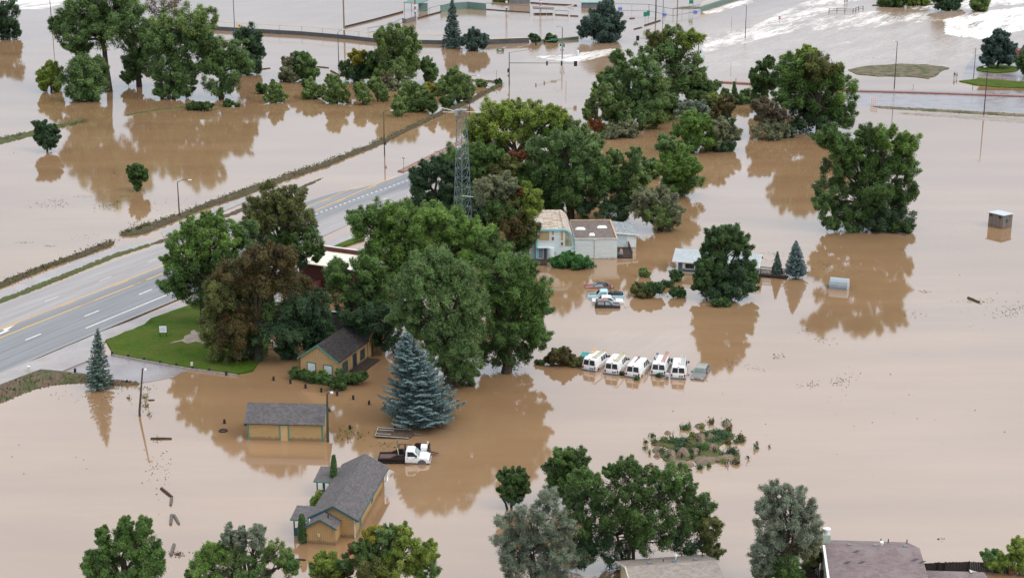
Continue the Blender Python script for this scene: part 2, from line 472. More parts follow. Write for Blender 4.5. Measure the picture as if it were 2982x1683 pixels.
def bank(name, label, upper, lower, h, material, n=120, m=7, rough=0.25, base=-0.15):
    """long low bank between two edges, humped and lumpy"""
    U = resample([G(*p) for p in upper], n); L = resample([G(*p) for p in lower], n)
    bm = bmesh.new(); rows = []
    for i in range(n):
        row = []; hi = h * (0.75 + 0.5 * random.random()) * min(1, i / 3 + 0.1, (n - 1 - i) / 3 + 0.1)
        for k in range(m):
            t = k / (m - 1); p = U[i].lerp(L[i], t)
            z = base + (hi - base) * math.sin(math.pi * t) ** 0.7 + random.uniform(-1, 1) * min(rough * h, 0.09 if m > 7 else 0.3) * (0 < k < m - 1)
            e = (U[i] - L[i]).length
            p = p + Vector((random.uniform(-1, 1), random.uniform(-1, 1), 0)) * min(0.12 * e, 0.28) * (0.6 if 0 < k < m - 1 else 1.0)
            row.append(bm.verts.new((p.x, p.y, z)))
        rows.append(row)
    for a, b in zip(rows, rows[1:]):
        for k in range(m - 1):
            f = bm.faces.new((a[k], a[k + 1], b[k + 1], b[k])); f.smooth = True
    bmesh.ops.recalc_face_normals(bm, faces=bm.faces)
    if sum(f.normal.z for f in bm.faces) < 0: bmesh.ops.reverse_faces(bm, faces=bm.faces)
    me = bpy.data.meshes.new(name); bm.to_mesh(me); bm.free()
    return tag(mesh_obj(name, me, material), label, kind="structure")

def soil(name, cols, scale=0.8, rough=0.85, spec=0.2, bump=0.5, fine=3.0):
    t = NT(name)
    f = t.noise(scale, 7, 0.68)
    c = t.ramp(f, [(0.28 + 0.44 * i / (len(cols) - 1), c) for i, c in enumerate(cols)])
    c = t.mix(1.0, c, t.ramp(t.noise(fine, 5, 0.7), [(0.3, (0.62, 0.62, 0.62)), (0.7, (1.2, 1.2, 1.2))]), 'MULTIPLY')
    t.base(c); t.set(Roughness=rough); t.b.inputs["Specular IOR Level"].default_value = spec
    t.bump(t.noise(fine * 2, 5, 0.7), bump, 0.12)
    return t.mat
M_VERGE = soil("verge_debris", [(0.04, 0.030, 0.020), (0.085, 0.062, 0.042), (0.065, 0.062, 0.028), (0.15, 0.118, 0.085)], 0.5)
M_VERGE_GRASS = soil("verge_grass", [(0.06, 0.07, 0.02), (0.09, 0.075, 0.035), (0.06, 0.10, 0.025), (0.13, 0.10, 0.06)], 0.6)
M_CORNER = soil('muddy_corner', [(0.10, 0.065, 0.045), (0.15, 0.10, 0.075), (0.07, 0.085, 0.03), (0.12, 0.085, 0.055)], 0.4)
M_LAWN = soil("lawn_grass", [(0.030, 0.060, 0.008), (0.052, 0.098, 0.012), (0.080, 0.105, 0.020), (0.10, 0.10, 0.035)], 0.22, 0.9, 0.05, 0.6, 4.0)
M_LAWN_MUD = soil("muddy_grass", [(0.07, 0.10, 0.03), (0.06, 0.07, 0.025), (0.18, 0.14, 0.10), (0.05, 0.09, 0.02)], 0.35)
M_MUD = soil("mud_bank", [(0.12, 0.085, 0.06), (0.19, 0.14, 0.10), (0.14, 0.10, 0.075)], 0.5, 0.7, 0.3)
M_SILT = soil("silt", [(0.30, 0.25, 0.21), (0.22, 0.17, 0.13), (0.36, 0.30, 0.26)], 0.35, 0.45, 0.5, 0.4)
def wet_concrete(name, c, c2, rough=0.3, cracks=True):
    t = NT(name)
    f = t.noise(0.25, 6, 0.6); col = t.ramp(f, [(0.3, c2), (0.7, c)])
    col = t.mix(1.0, col, t.ramp(t.noise(6, 4, 0.7), [(0.3, (0.86, 0.86, 0.86)), (0.7, (1.08, 1.08, 1.08))]), 'MULTIPLY')
    t.base(col)
    r = t.ramp(t.noise(0.3, 4, 0.6), [(0.35, rough - 0.12), (0.65, rough + 0.2)])
    t.link(r, t.b.inputs["Roughness"]); t.set(IOR=1.4)
    return t.mat
M_WALK = wet_concrete("wet_pavement", (0.325, 0.29, 0.28), (0.25, 0.222, 0.215))
M_LOT = wet_concrete("wet_car_park", (0.255, 0.225, 0.23), (0.20, 0.175, 0.175), 0.22)
M_BRICK = soil("brick_paving", [(0.20, 0.085, 0.065), (0.26, 0.12, 0.095), (0.17, 0.075, 0.06)], 1.2, 0.6, 0.4, 0.2)
M_KERB = paint("kerb_concrete", (0.34, 0.31, 0.29), (0.22, 0.19, 0.17), 2, 0.7)

# --- main road, laid along its own curve
R0 = G(0, 989.4); RD = (G(382, 840) - R0).normalized(); RN = Vector((RD.y, -RD.x, 0))
CS = [-60, 0, 27.7, 51.8, 80.8, 116.1, 142.9, 172.6]; CO = [1.2, 0.15, 0, -0.55, -1.62, -3.33, -6.3, -10.7]
def road_pt(s, off, z=0.0):
    return R0 + RD * s + RN * (off + float(np.interp(s, CS, CO))) + Vector((0, 0, z))
def road_z(s, off):
    return 0.27 - 0.010 * abs(off - 2.0) - 0.00235 * max(0.0, s - 8) - (0.010 * max(0.0, -off - 4)) * min(1, max(0, (s - 70) / 20)) + 0.012 * math.sin(s * 0.11 + off * 0.35) * min(1, max(0, (s - 70) / 20))
def main_road():
    S = np.arange(-34, 126, 0.8); O = np.linspace(-12.0, 10.15, 36)
    co, clean = [], []
    for s in S:
        for o in O:
            p = road_pt(s, o, road_z(s, o)); co.append(p)
    A = np.array([tuple(c) for c in co]); px, py = px_of(A[:, 0], A[:, 1])
    SS = np.repeat(S, len(O)); OO = np.tile(O, len(S))
    near = np.clip((OO + 4.2) / 3.0, 0, 1) * np.clip((10.6 - OO) / 1.5, 0, 1) * np.clip((62 - SS) / 14, 0, 1)
    far = inside_soft(px, py, [(905, 575), (1000, 548), (1099, 527), (1170, 510), (1225, 505), (1215, 532), (1160, 545), (1060, 580), (960, 620), (880, 660), (850, 650)], 22)
    cl = np.maximum(near, far)
    nx = len(O); i = np.arange(len(S) - 1)[:, None] * nx + np.arange(nx - 1)[None, :]
    q = np.stack([i, i + 1, i + nx + 1, i + nx], -1).reshape(-1, 4)
    me = bpy.data.meshes.new("road")
    me.from_pydata(A.tolist(), [], q.tolist())
    at = me.attributes.new("clean", 'FLOAT', 'POINT'); at.data.foreach_set("value", cl)
    so = np.stack([SS, OO, np.zeros(len(SS))], -1)
    al = me.attributes.new("along", 'FLOAT_VECTOR', 'POINT'); al.data.foreach_set("vector", so.ravel())
    t = NT("wet_road")
    a = t.new("ShaderNodeAttribute", attribute_name="clean"); l = t.new("ShaderNodeAttribute", attribute_name="along")
    st = t.noise(1.0, 5, 0.65, vec=l.outputs["Vector"], stretch=(0.05, 0.9, 1))
    st2 = t.noise(0.8, 4, 0.6, vec=l.outputs["Vector"], stretch=(0.02, 1.6, 1))
    k = t.new("ShaderNodeMath", operation='MULTIPLY_ADD'); t.link(a.outputs["Fac"], k.inputs[0]); k.inputs[1].default_value = 1.35
    k2 = t.new("ShaderNodeMath", operation='MULTIPLY_ADD'); t.link(st, k2.inputs[0]); k2.inputs[1].default_value = 0.9; k2.inputs[2].default_value = -0.72
    t.link(k2.outputs[0], k.inputs[2])
    m = t.ramp(k.outputs[0], [(0.0, (0, 0, 0)), (0.75, (1, 1, 1))])
    silt = t.ramp(st, [(0.3, (0.225, 0.203, 0.20)), (0.7, (0.305, 0.275, 0.268))])
    asph = t.ramp(st2, [(0.25, (0.125, 0.125, 0.132)), (0.75, (0.215, 0.21, 0.218))])
    asph = t.mix(1.0, asph, t.ramp(t.noise(9, 3, 0.7), [(0.3, (0.85, 0.85, 0.85)), (0.7, (1.1, 1.1, 1.1))]), 'MULTIPLY')
    t.base(t.mix(m, silt, asph))
    r = t.ramp(t.noise(0.4, 4, 0.6, vec=l.outputs["Vector"], stretch=(0.1, 1, 1)), [(0.35, 0.28), (0.65, 0.55)])
    t.link(r, t.b.inputs["Roughness"]); t.set(IOR=1.4)
    me.update()
    tag(mesh_obj("road", me, t.mat), "wet grey road partly coated in pink silt", kind="structure")
main_road()
M_YELLOW = paint("yellow_road_paint", (0.68, 0.37, 0.05), (0.60, 0.33, 0.06), 2.5, 0.6)
M_WHITE = paint("white_road_paint", (0.72, 0.70, 0.68), (0.58, 0.56, 0.54), 2.5, 0.6)
def stripe(mb, s0, s1, o0, o1, w, z=0.006):
    n = max(2, int(abs(s1 - s0) / 1.5))
    for k in range(n):
        a, b = s0 + (s1 - s0) * k / n, s0 + (s1 - s0) * (k + 1) / n
        oa, ob = o0 + (o1 - o0) * k / n, o0 + (o1 - o0) * (k + 1) / n
        mb.poly([road_pt(s, o, road_z(s, o) + z + 0.004) for s, o in ((a, oa - w / 2), (a, oa + w / 2), (b, ob + w / 2), (b, ob - w / 2))])
y = MB()
stripe(y, -30, 117, 0, -0.9, 0.22); stripe(y, -30, 112, -3.1, -3.4, 0.20)
for k in range(9):
    s = 4.5 + 12.1 * k
    stripe(y, s, s + 3.2, -0.34, -0.36, 0.16); stripe(y, s - 1.5, s + 1.7, -2.76, -2.78, 0.16)
tag(y.build("road_markings", M_YELLOW), kind="structure")
w = MB()
for k in range(-2, 4):
    s = 0.9 + 12.1 * k
    stripe(w, s, s + 3.1, 3.62, 3.62, 0.22)
stripe(w, 8.8, 28.2, 7.45, 7.4, 0.22)
for k in range(-2, 4): stripe(w, 4 + 12.1 * k, 7 + 12.1 * k, -6.7, -6.7, 0.12)
sd = [(79.3, 1.0), (96, 1.95), (113, 3.45)]
for k in range(22):
    s = 79.3 + 1.55 * k; o = float(np.interp(s, [a for a, b in sd], [b for a, b in sd])); stripe(w, s, s + 0.72, o, o + 0.04, 0.3)
def flat_shape(mb, pts):
    mb.poly([road_pt(s, o, road_z(s, o) + 0.012) for s, o in pts])
flat_shape(w, [(-0.4, -1.35), (-0.4, -1.55), (3.0, -1.95), (3.3, -1.4), (1.6, -1.35)])
flat_shape(w, [(2.8, -1.75), (5.4, -2.5), (3.1, -2.6)])
tag(w.build("road_markings", M_WHITE), kind="structure")
# raised brick median with its kerb, running on under the water
med = MB()
for s in range(117, 168, 3):
    for w0, w1, z0, z1, mi in ((-2.2, -1.2, -0.3, 0.22, 0), (-2.35, -2.2, -0.3, 0.25, 1), (-1.2, -1.05, -0.3, 0.25, 1)):
        wd = 1.0 if s > 120 else 0.8
        c = [road_pt(s, w0, z0), road_pt(s, w1, z0), road_pt(s + 3, w1, z0), road_pt(s + 3, w0, z0)]
        med.hexa(c + [Vector((p.x, p.y, z1)) for p in c], mi)
tag(med.build("road_median", [M_BRICK, M_KERB]), "red brick road median rising out of the water", kind="structure")
# --- north side: verge, pavement, banks of debris
ground_sheet("pavement", None, [(-80, 882), (0, 848), (130, 795), (230, 755), (330, 722), (400, 705), (440, 702), (438, 712), (330, 742), (260, 770), (130, 822), (0, 872), (-80, 906)], 0.16, M_WALK, 0.1)
ground_sheet("pavement", None, [(470, 675), (515, 655), (600, 618), (712, 574), (735, 578), (610, 634), (520, 674), (475, 690)], 0.10, M_WALK, 0.12)
bank("grass_verge", "brown grass verge between road and pavement", [(-80, 901), (0, 868), (130, 818), (260, 766), (330, 738), (445, 706)], [(-80, 921), (0, 888), (200, 808), (330, 755), (442, 716)], 0.26, M_VERGE_GRASS, 90, 5, 0.2)
bank("grass_verge", "muddy verge strewn with debris", [(440, 706), (500, 686), (600, 645), (705, 602), (830, 560), (940, 516)], [(445, 717), (505, 697), (610, 656), (715, 616), (835, 574), (940, 522)], 0.16, M_VERGE, 110, 5, 0.5)
bank("debris_bank", "brown bank of flood debris beside the road", [(-80, 858), (0, 822), (100, 783), (200, 750), (290, 715), (334, 702)], [(-80, 880), (0, 843), (150, 778), (250, 748), (334, 713)], 0.45, M_VERGE, 120, 7, 0.4)
bank("debris_bank", "long bank of flood debris reaching towards the junction",
     [(352, 683), (410, 670), (522, 626), (600, 592), (710, 552), (750, 539), (868, 501), (957, 472), (1016, 446), (1105, 414), (1194, 370), (1297, 323), (1371, 291), (1430, 257), (1460, 246)],
     [(360, 691), (420, 682), (520, 643), (600, 609), (710, 574), (760, 554), (868, 516), (960, 484), (1020, 458), (1110, 423), (1194, 381), (1297, 332), (1371, 300), (1440, 262), (1465, 250)], 0.5, M_VERGE, 300, 6, 0.5)
bank("debris_bank", "short grassy bank in the flooded field", [(-60, 418), (0, 402), (104, 378), (163, 364), (250, 349)], [(-60, 440), (0, 424), (100, 397), (180, 373), (255, 354)], 0.35, M_VERGE_GRASS, 80, 6, 0.5)
bank("debris_bank", "thin bank under the tall trees", [(360, 335), (470, 316), (560, 310), (680, 302)], [(360, 340), (470, 322), (560, 315), (680, 307)], 0.18, M_VERGE_GRASS, 60, 5, 0.7)
bank("debris_bank", "debris bank beyond the shrubs", [(1360, 232), (1420, 234), (1463, 240)], [(1360, 238), (1420, 241), (1463, 247)], 0.3, M_VERGE, 30, 5, 0.6)
# --- south side: pavement, lawn, wet yard, muddy corner
ground_sheet("pavement", None, [(-80, 1122), (0, 1086), (124, 1038), (296, 965), (424, 919), (515, 882), (600, 847), (760, 781), (940, 710), (1010, 682), (1040, 690), (960, 735), (780, 812), (600, 868), (538, 893), (420, 945), (308, 990), (272, 1042), (180, 1080), (118, 1074), (0, 1119), (-80, 1150)], 0.19, M_WALK, 0.04)
ground_sheet("lawn", "green lawn beside the pavement", [(308, 988), (420, 944), (440, 926), (538, 892), (600, 867), (760, 806), (800, 880), (780, 1010), (735, 1078), (690, 1087), (533, 1067), (420, 1045), (330, 1030)], 0.23, M_LAWN, 0.12)
ground_sheet("lawn", "strip of lawn behind the red building", [(955, 722), (1020, 696), (1060, 684), (1062, 696), (1000, 716), (960, 738)], 0.25, M_LAWN, 0.05)
ground_sheet("puddle", "muddy puddle on the lawn", [(492, 999), (520, 991), (548, 974), (566, 960), (590, 968), (592, 1000), (570, 994), (548, 1000), (530, 993)], 0.234, M_SILT, 0.25, 0.5)
ground_sheet("yard_paving", "wet grey paving between the posts", [(178, 1079), (270, 1042), (325, 1032), (533, 1069), (548, 1076), (505, 1098), (432, 1112), (390, 1116), (330, 1106), (245, 1087)], 0.035, M_LOT, 0.12)
bank("mud_bank", "brown muddy corner at the end of the pavement", [(-60, 1140), (0, 1114), (60, 1092), (118, 1073), (180, 1080), (245, 1087), (330, 1106), (405, 1117)], [(-60, 1205), (0, 1180), (60, 1154), (110, 1136), (180, 1121), (255, 1117), (330, 1124), (408, 1121)], 0.34, M_CORNER, 160, 17, 0.25)
kb = MB()
for a, b in zip([(325, 1033), (420, 1050), (533, 1071)], [(420, 1050), (533, 1071), (690, 1092)]):
    A, Bq = G(*a, 0.2), G(*b, 0.2); dn = (Bq - A).cross(Vector((0, 0, 1))).normalized() * 0.12
    kb.hexa([Vector((p.x, p.y, z)) for z in (-0.3, 0.28) for p in (A, Bq, Bq - dn, A - dn)])
tag(kb.build("kerb", M_KERB), kind="structure")
# --- second road at the upper right, its median, verges and lawns
ground_sheet("side_road", "wet side road crossing the upper right", [(2470, 257), (2700, 262), (3080, 267), (3080, 334), (2982, 331), (2760, 321), (2550, 309), (2470, 305)], 0.012, M_LOT, 0.25, 1.5)
M2 = [(1970, 238), (2100, 242.5), (2210, 248), (2350, 258), (2492, 268.5), (2700, 274), (2982, 284), (3080, 287)]
m2 = MB()
U2 = resample([G(*p) for p in M2], 60)
for a, b in zip(U2, U2[1:]):
    n = Vector((-(b - a).y, (b - a).x, 0)).normalized()
    m2.hexa([a + Vector((0, 0, -.2)), b + Vector((0, 0, -.2)), b + n * 1.7 + Vector((0, 0, -.2)), a + n * 1.7 + Vector((0, 0, -.2)), a + Vector((0, 0, .3)), b + Vector((0, 0, .3)), b + n * 1.7 + Vector((0, 0, .3)), a + n * 1.7 + Vector((0, 0, .3))], 0)
tag(m2.build("road_median", [M_BRICK]), "long brick median of the side road", kind="structure")
bank("grass_verge", "muddy verge below the side road", [(2540, 308), (2760, 319), (2982, 331), (3080, 335)], [(2545, 316), (2760, 330), (2982, 343), (3080, 348)], 0.22, M_LAWN_MUD, 90, 5, 0.4)
bank("silt_bar", "silt left along the side road", [(2600, 328), (2760, 331), (2982, 343), (3080, 348)], [(2640, 334), (2800, 348), (2982, 362), (3080, 368)], 0.10, M_SILT, 90, 7, 0.9, base=-0.05)
ground_sheet("lawn", "muddy island of grass by the junction", [(2470, 203), (2520, 193), (2620, 186), (2700, 188), (2765, 198), (2735, 212), (2705, 229), (2640, 222), (2560, 222), (2500, 217)], 0.14, M_LAWN_MUD, 0.6, 2.0)
ground_sheet("lawn", "bright green lawn at the right edge", [(2793, 236), (2850, 228.5), (2920, 235), (3080, 244), (3080, 257), (2982, 256), (2900, 253), (2840, 247)], 0.2, M_LAWN, 0.2)
ground_sheet("lawn", "dark round lawn under the pine", [(2905 + 62 * math.cos(k * 0.3142), 200 + 11 * math.sin(k * 0.3142)) for k in range(20)], 0.3, M_LAWN, 0.2)
ground_sheet("car_park", "wet grey car park at the right edge", [(2815, 190), (2840, 160), (2880, 150), (3080, 148), (3080, 243), (2920, 233), (2850, 226), (2800, 232)], 0.010, M_LOT, 0.4, 3.0)
bank("mud_bank", "brown bank where the current breaks over", [(2700, 44), (2740, 36), (2790, 32), (2810, 35)], [(2700, 49), (2750, 52), (2790, 48), (2812, 40)], 0.7, M_MUD, 30, 6, 0.4)
bank("mud_bank", "brown bank under the top trees", [(2540, 14), (2640, 8), (2720, 10)], [(2540, 20), (2640, 18), (2720, 18)], 0.4, M_VERGE, 30, 6, 0.4)
ground_sheet("lawn", "green patch on the far ball field", [(1955, 26), (1990, 20), (2035, 20), (2045, 25), (1990, 28)], 0.04, M_LAWN_MUD, 0.8, 3.0)
# ------------------------------------------------------------------ trees and shrubs
PAL = {  # two leaf tones and an accent with its share
    'dark': ((0.053, 0.094, 0.029), (0.092, 0.160, 0.040), None, 0),
    'mid': ((0.069, 0.135, 0.030), (0.127, 0.220, 0.055), None, 0),
    'bright': ((0.091, 0.171, 0.033), (0.187, 0.298, 0.063), None, 0),
    'lime': ((0.125, 0.191, 0.031), (0.267, 0.341, 0.063), (0.30, 0.25, 0.03), 0.02),
    'yellow': ((0.169, 0.172, 0.022), (0.320, 0.287, 0.036), (0.32, 0.24, 0.03), 0.08),
    'cool': ((0.083, 0.145, 0.049), (0.156, 0.247, 0.079), None, 0),
    'willow': ((0.122, 0.177, 0.058), (0.197, 0.280, 0.085), (0.26, 0.22, 0.04), 0.012),
    'olive': ((0.104, 0.119, 0.038), (0.171, 0.192, 0.057), (0.16, 0.08, 0.03), 0.05),
    'rust': ((0.072, 0.057, 0.023), (0.121, 0.103, 0.032), (0.16, 0.045, 0.018), 0.06),
    'red': ((0.140, 0.055, 0.021), (0.239, 0.090, 0.034), (0.28, 0.08, 0.03), 0.2),
    'silver': ((0.140, 0.174, 0.122), (0.241, 0.284, 0.203), (0.26, 0.17, 0.09), 0.03),
    'grey': ((0.145, 0.159, 0.092), (0.249, 0.269, 0.144), (0.11, 0.06, 0.04), 0.04),
    'deep': ((0.037, 0.075, 0.036), (0.072, 0.128, 0.056), None, 0),
    'pine': ((0.046, 0.090, 0.029), (0.085, 0.154, 0.048), None, 0),
    'blue': ((0.066, 0.104, 0.106), (0.122, 0.173, 0.171), None, 0),
    'spruce': ((0.056, 0.093, 0.077), (0.102, 0.156, 0.125), None, 0),
    'juniper': ((0.049, 0.153, 0.038), (0.090, 0.239, 0.065), None, 0),
    'bare': ((0.106, 0.085, 0.060), (0.181, 0.144, 0.089), None, 0),
}
def leaves_mesh(name, P, N, size, colr, r, slim=0.62):
    """one small folded leaf cluster per point"""
    n = len(P)
    rv = r.normal(size=(n, 3)); T = np.cross(N, rv); T /= np.linalg.norm(T, axis=1, keepdims=True) + 1e-9
    Bv = np.cross(N, T)
    s = size[:, None]
    V = np.stack([P - T * s, P - Bv * s * slim + N * s * 0.15, P + T * s, P + Bv * s * slim + N * s * 0.15], 1).reshape(-1, 3)
    me = bpy.data.meshes.new(name)
    me.vertices.add(4 * n); me.vertices.foreach_set("co", V.astype(np.float32).ravel())
    me.loops.add(4 * n); me.loops.foreach_set("vertex_index", np.arange(4 * n, dtype=np.int32))
    me.polygons.add(n); me.polygons.foreach_set("loop_start", np.arange(0, 4 * n, 4, dtype=np.int32)); me.polygons.foreach_set("loop_total", np.full(n, 4, dtype=np.int32))
    at = me.attributes.new("leaf_colour", 'FLOAT_COLOR', 'POINT')
    c4 = np.concatenate([np.clip(colr, 0, 1), np.ones((n, 1))], 1)
    at.data.foreach_set("color", np.repeat(c4, 4, axis=0).astype(np.float32).ravel())
    me.update()
    return me
def crown_points(lobes, px_m, r, dens, clump, holes, leafpx, droop=0.0, spiky=0.0, boughs=1.0):
    """lobes: (centre, radii, palette); returns leaf positions, normals, sizes, colours"""
    Ps, Ns, Ss, Cs = [], [], [], []
    ls = leafpx * px_m
    C = np.array([l[0] for l in lobes]); R = np.array([l[1] for l in lobes])
    ph = r.uniform(0, 6.28, 6)
    for li, (c, rad, pal) in enumerate(lobes):
        c = np.array(c); rad = np.array(rad)
        a, b, tone3, sh = PAL[pal]; a, b = np.array(a), np.array(b)
        rm = float(np.cbrt(rad.prod())); cr = max(clump * rm, 1.6 * ls)
        # boughs: smaller masses standing out of the lobe, with gaps between them
        nb = int(np.clip(21 * (0.8 + 0.4 * r.random()) / boughs, 10, 30))
        gi = np.arange(nb) + 0.5
        th = np.arccos(1 - 2 * gi / nb); fi = 2.39996 * gi + r.uniform(0, 6.28)
        bd = np.stack([np.cos(fi) * np.sin(th), np.sin(fi) * np.sin(th), np.cos(th)], 1) + r.normal(size=(nb, 3)) * 0.25
        bd /= np.linalg.norm(bd, axis=1, keepdims=True)
        bd = bd[~((bd[:, 2] < -0.5) & (r.random(nb) < 0.4))]; nb = len(bd)
        bf = r.uniform(0.45, 0.84, nb); br = rm * r.uniform(0.24, 0.46, nb) * boughs
        bc = c + bd * rad * bf[:, None]
        ax = bd * np.array([0.8, 0.8, 0.35]) + np.array([0, 0, -0.75 if droop > 0.35 else 0.62]) + r.normal(size=(nb, 3)) * 0.28
        ax /= np.linalg.norm(ax, axis=1, keepdims=True)
        btone = r.uniform(0.80, 1.18, nb); bmix = r.random(nb)
        pp, dd, bt, bm_ = [], [], [], []
        for k in range(nb):
            if (np.sqrt((((bc[k] - C) / R) ** 2).sum(1)) < 0.40).sum() > 0 and r.random() < 0.7: continue
            cr_k = max(clump * 1.05 * br[k], 1.2 * ls)
            nk = int(np.clip(dens * 3.2 * 4 * math.pi * br[k] ** 2 / (cr_k * cr_k) * 0.5, 8, 110))
            sv = r.random(nk) ** 0.85                      # along the plume, root to tip
            d = r.normal(size=(nk, 3)); d -= np.outer(d @ ax[k], ax[k]); d /= np.linalg.norm(d, axis=1, keepdims=True)
            d = d + bd[k] * 0.35 + np.array([0, 0, 0.15]); d /= np.linalg.norm(d, axis=1, keepdims=True)
            rw = br[k] * 0.85 * (1.0 - 0.75 * sv ** 1.5) * r.uniform(0.45, 1.12, nk)
            pp.append(bc[k] + np.outer((sv - 0.42) * br[k] * 2.1, ax[k]) + d * rw[:, None]); dd.append(d * 0.8 + ax[k] * 0.45)
            bt.append(np.full(nk, btone[k]) * (0.94 + 0.14 * sv)); bm_.append(np.full(nk, bmix[k]))
        # a loose lining so that the crown does not read hollow
        ni = int(dens * 26)
        d = r.normal(size=(ni, 3)); d /= np.linalg.norm(d, axis=1, keepdims=True)
        pp.append(c + d * rad * r.uniform(0.25, 0.6, (ni, 1))); dd.append(d); bt.append(np.full(ni, 0.95)); bm_.append(r.random(ni))
        p, d, bt, bm_ = np.concatenate(pp), np.concatenate(dd), np.concatenate(bt), np.concatenate(bm_)
        cr = max(clump * 0.46 * rm, 1.25 * ls)
        ok = np.ones(len(p), bool)
        k = 2.6 / rm
        hole = np.sin(p[:, 0] * k + ph[3]) + np.sin(p[:, 2] * k * 1.2 + ph[4]) + np.sin(p[:, 1] * k * 0.9 + ph[5])
        ok &= hole < (2.6 - 2.6 * holes)
        ok &= p[:, 2] > 0.12
        p, d, bt, bm_ = p[ok], d[ok], bt[ok], bm_[ok]; nc = len(p)
        if nc == 0: continue
        nl = int(np.clip(1.0 * (cr / ls) ** 2, 5, 26))
        ct = np.clip(bm_ * 0.7 + r.random(nc) * 0.4, 0, 1)
        cc = a + (b - a) * ct[:, None]
        cc *= bt[:, None] * (0.88 + 0.26 * r.random((nc, 1)))
        if tone3 is not None:
            m = r.random(nc) < sh; cc[m] = np.array(tone3) * (0.7 + 0.5 * r.random((m.sum(), 1)))
        g = r.normal(size=(nc, nl, 3)) * 0.74
        if spiky:                                   # tufts drawn out along the branch
            tdir = d * 0.7 + np.array([0, 0, 0.75]); tdir /= np.linalg.norm(tdir, axis=1, keepdims=True)
            along = r.normal(size=(nc, nl, 1)) * spiky
            g = g * 0.7 + tdir[:, None, :] * along
        if droop: g[:, :, 2] -= np.abs(r.normal(size=(nc, nl))) * droop
        lp = p[:, None, :] + g * cr * np.array([1, 1, 0.8])
        nn = d[:, None, :] * 0.6 + np.array([0, 0, 0.62]) + r.normal(size=(nc, nl, 3)) * 0.42
        nn /= np.linalg.norm(nn, axis=2, keepdims=True)
        sz = ls * r.uniform(0.6, 1.25, (nc, nl))
        lc = cc[:, None, :] * r.uniform(0.82, 1.2, (nc, nl, 1))
        Ps.append(lp.reshape(-1, 3)); Ns.append(nn.reshape(-1, 3)); Ss.append(sz.ravel()); Cs.append(lc.reshape(-1, 3))
    P = np.concatenate(Ps); N = np.concatenate(Ns); S = np.concatenate(Ss); Cc = np.concatenate(Cs)
    m = P[:, 2] > 0.03
    return P[m], N[m], S[m], Cc[m]
def wob(p, q, k, amp):
    """a crooked limb from p to q"""
    out = []
    for i in range(k + 1):
        t = i / k; w = math.sin(math.pi * t) * amp
        out.append(p.lerp(q, t) + Vector((random.uniform(-1, 1) * w, random.uniform(-1, 1) * w, w * 0.6 + random.uniform(-0.3, 0.3) * w)))
    out[0], out[-1] = p, q
    return out
SEED = [100]
def tree(name, label, base, lobes, pal='mid', cat='tree', group=None, dens=1.0, clump=0.26, holes=0.1, leafpx=2.35, trunk=0.04, bark=None,
         fork=0.35, stems=1, droop=0.0, depth=0.8, twigs=0, spiky=0.32, spread=0.55, leaf_part='crown'):
    """lobes in photo pixels (cx, cy, rx, ry[, palette[, push back in metres]]) give the crown its outline; depth is built to match"""
    SEED[0] += 1; r = np.random.default_rng(SEED[0]); random.seed(SEED[0])
    b = G(*base); root = empty(name, b, label, cat, group)
    L = []
    for i, l in enumerate(lobes):
        pl = l[4] if len(l) > 4 and l[4] else pal
        back = l[5] if len(l) > 5 else None
        m0 = mpp(b)
        dy = back if back is not None else r.uniform(-1, 1) * spread * l[2] * m0
        c = PY(l[0], l[1], b.y + dy); m = mpp(c)
        c.z = max(c.z, 0.2)
        L.append((tuple(c - b), (l[2] * m * 1.1, max(l[2], l[3]) * m * depth * 1.1, l[3] * m / 0.95 * 1.1), pl))
    px_m = mpp(b) * 1.0
    P, N, S, Cc = crown_points(L, px_m, r, dens, clump, holes, leafpx, droop, spiky)
    # crown_points works in the tree's own coordinates; the water line is z = 0 there
    mesh_obj(leaf_part, leaves_mesh(leaf_part, P, N, S, Cc, r), LEAF, root)
    tb = MB(); bark = bark or BARK
    zc = [l[0][2] for l in L]; xm = sum(l[0][0] for l in L) / len(L); ym = sum(l[0][1] for l in L) / len(L)
    H = max(l[0][2] + l[1][2] for l in L)
    rt = trunk * H
    for sidx in range(stems):
        off = Vector((random.uniform(-1, 1), random.uniform(-1, 1), 0)) * (0 if stems == 1 else rt * 3)
        fk = Vector((xm * fork * 0.8 + off.x * 2, ym * fork * 0.8 + off.y * 2, H * fork * random.uniform(0.85, 1.1)))
        fk.z = max(fk.z, 0.2)
        rr = rt * (1 if stems == 1 else 0.65)
        tb.tube([Vector((off.x, off.y, -0.6)), off + Vector((0, 0, 0.1))] + wob(off + Vector((0, 0, 0.25)), fk, 4, H * 0.015)[1:], [rr * 1.25, rr * 1.15, rr, rr * 0.95, rr * 0.85, rr * 0.75], 7)
        for li, (c, rad, pl) in enumerate(L):
            if stems > 1 and li % stems != sidx: continue
            e = Vector(c) + Vector((0, 0, rad[2] * 0.3))
            if e.z < fk.z * 0.8: e.z = max(e.z, 0.3)
            tb.tube(wob(fk, e, 5, H * 0.03), [rr * 0.62, rr * 0.5, rr * 0.4, rr * 0.3, rr * 0.2, rr * 0.08], 5)
            for k in range(4 + twigs):
                dv = Vector((r.normal(), r.normal(), abs(r.normal()) * 0.7)).normalized()
                st = fk.lerp(e, random.uniform(0.5, 0.95))
                en = Vector(c) + Vector((dv.x * rad[0], dv.y * rad[1], dv.z * rad[2])) * (0.85 if k < 4 else 1.08)
                tb.tube(wob(st, en, 3, H * 0.02), [rr * 0.28, rr * 0.18, rr * 0.11, rr * 0.04], 4)
    tb.build('trunk', bark, root, local=True, smooth=True)
    return root
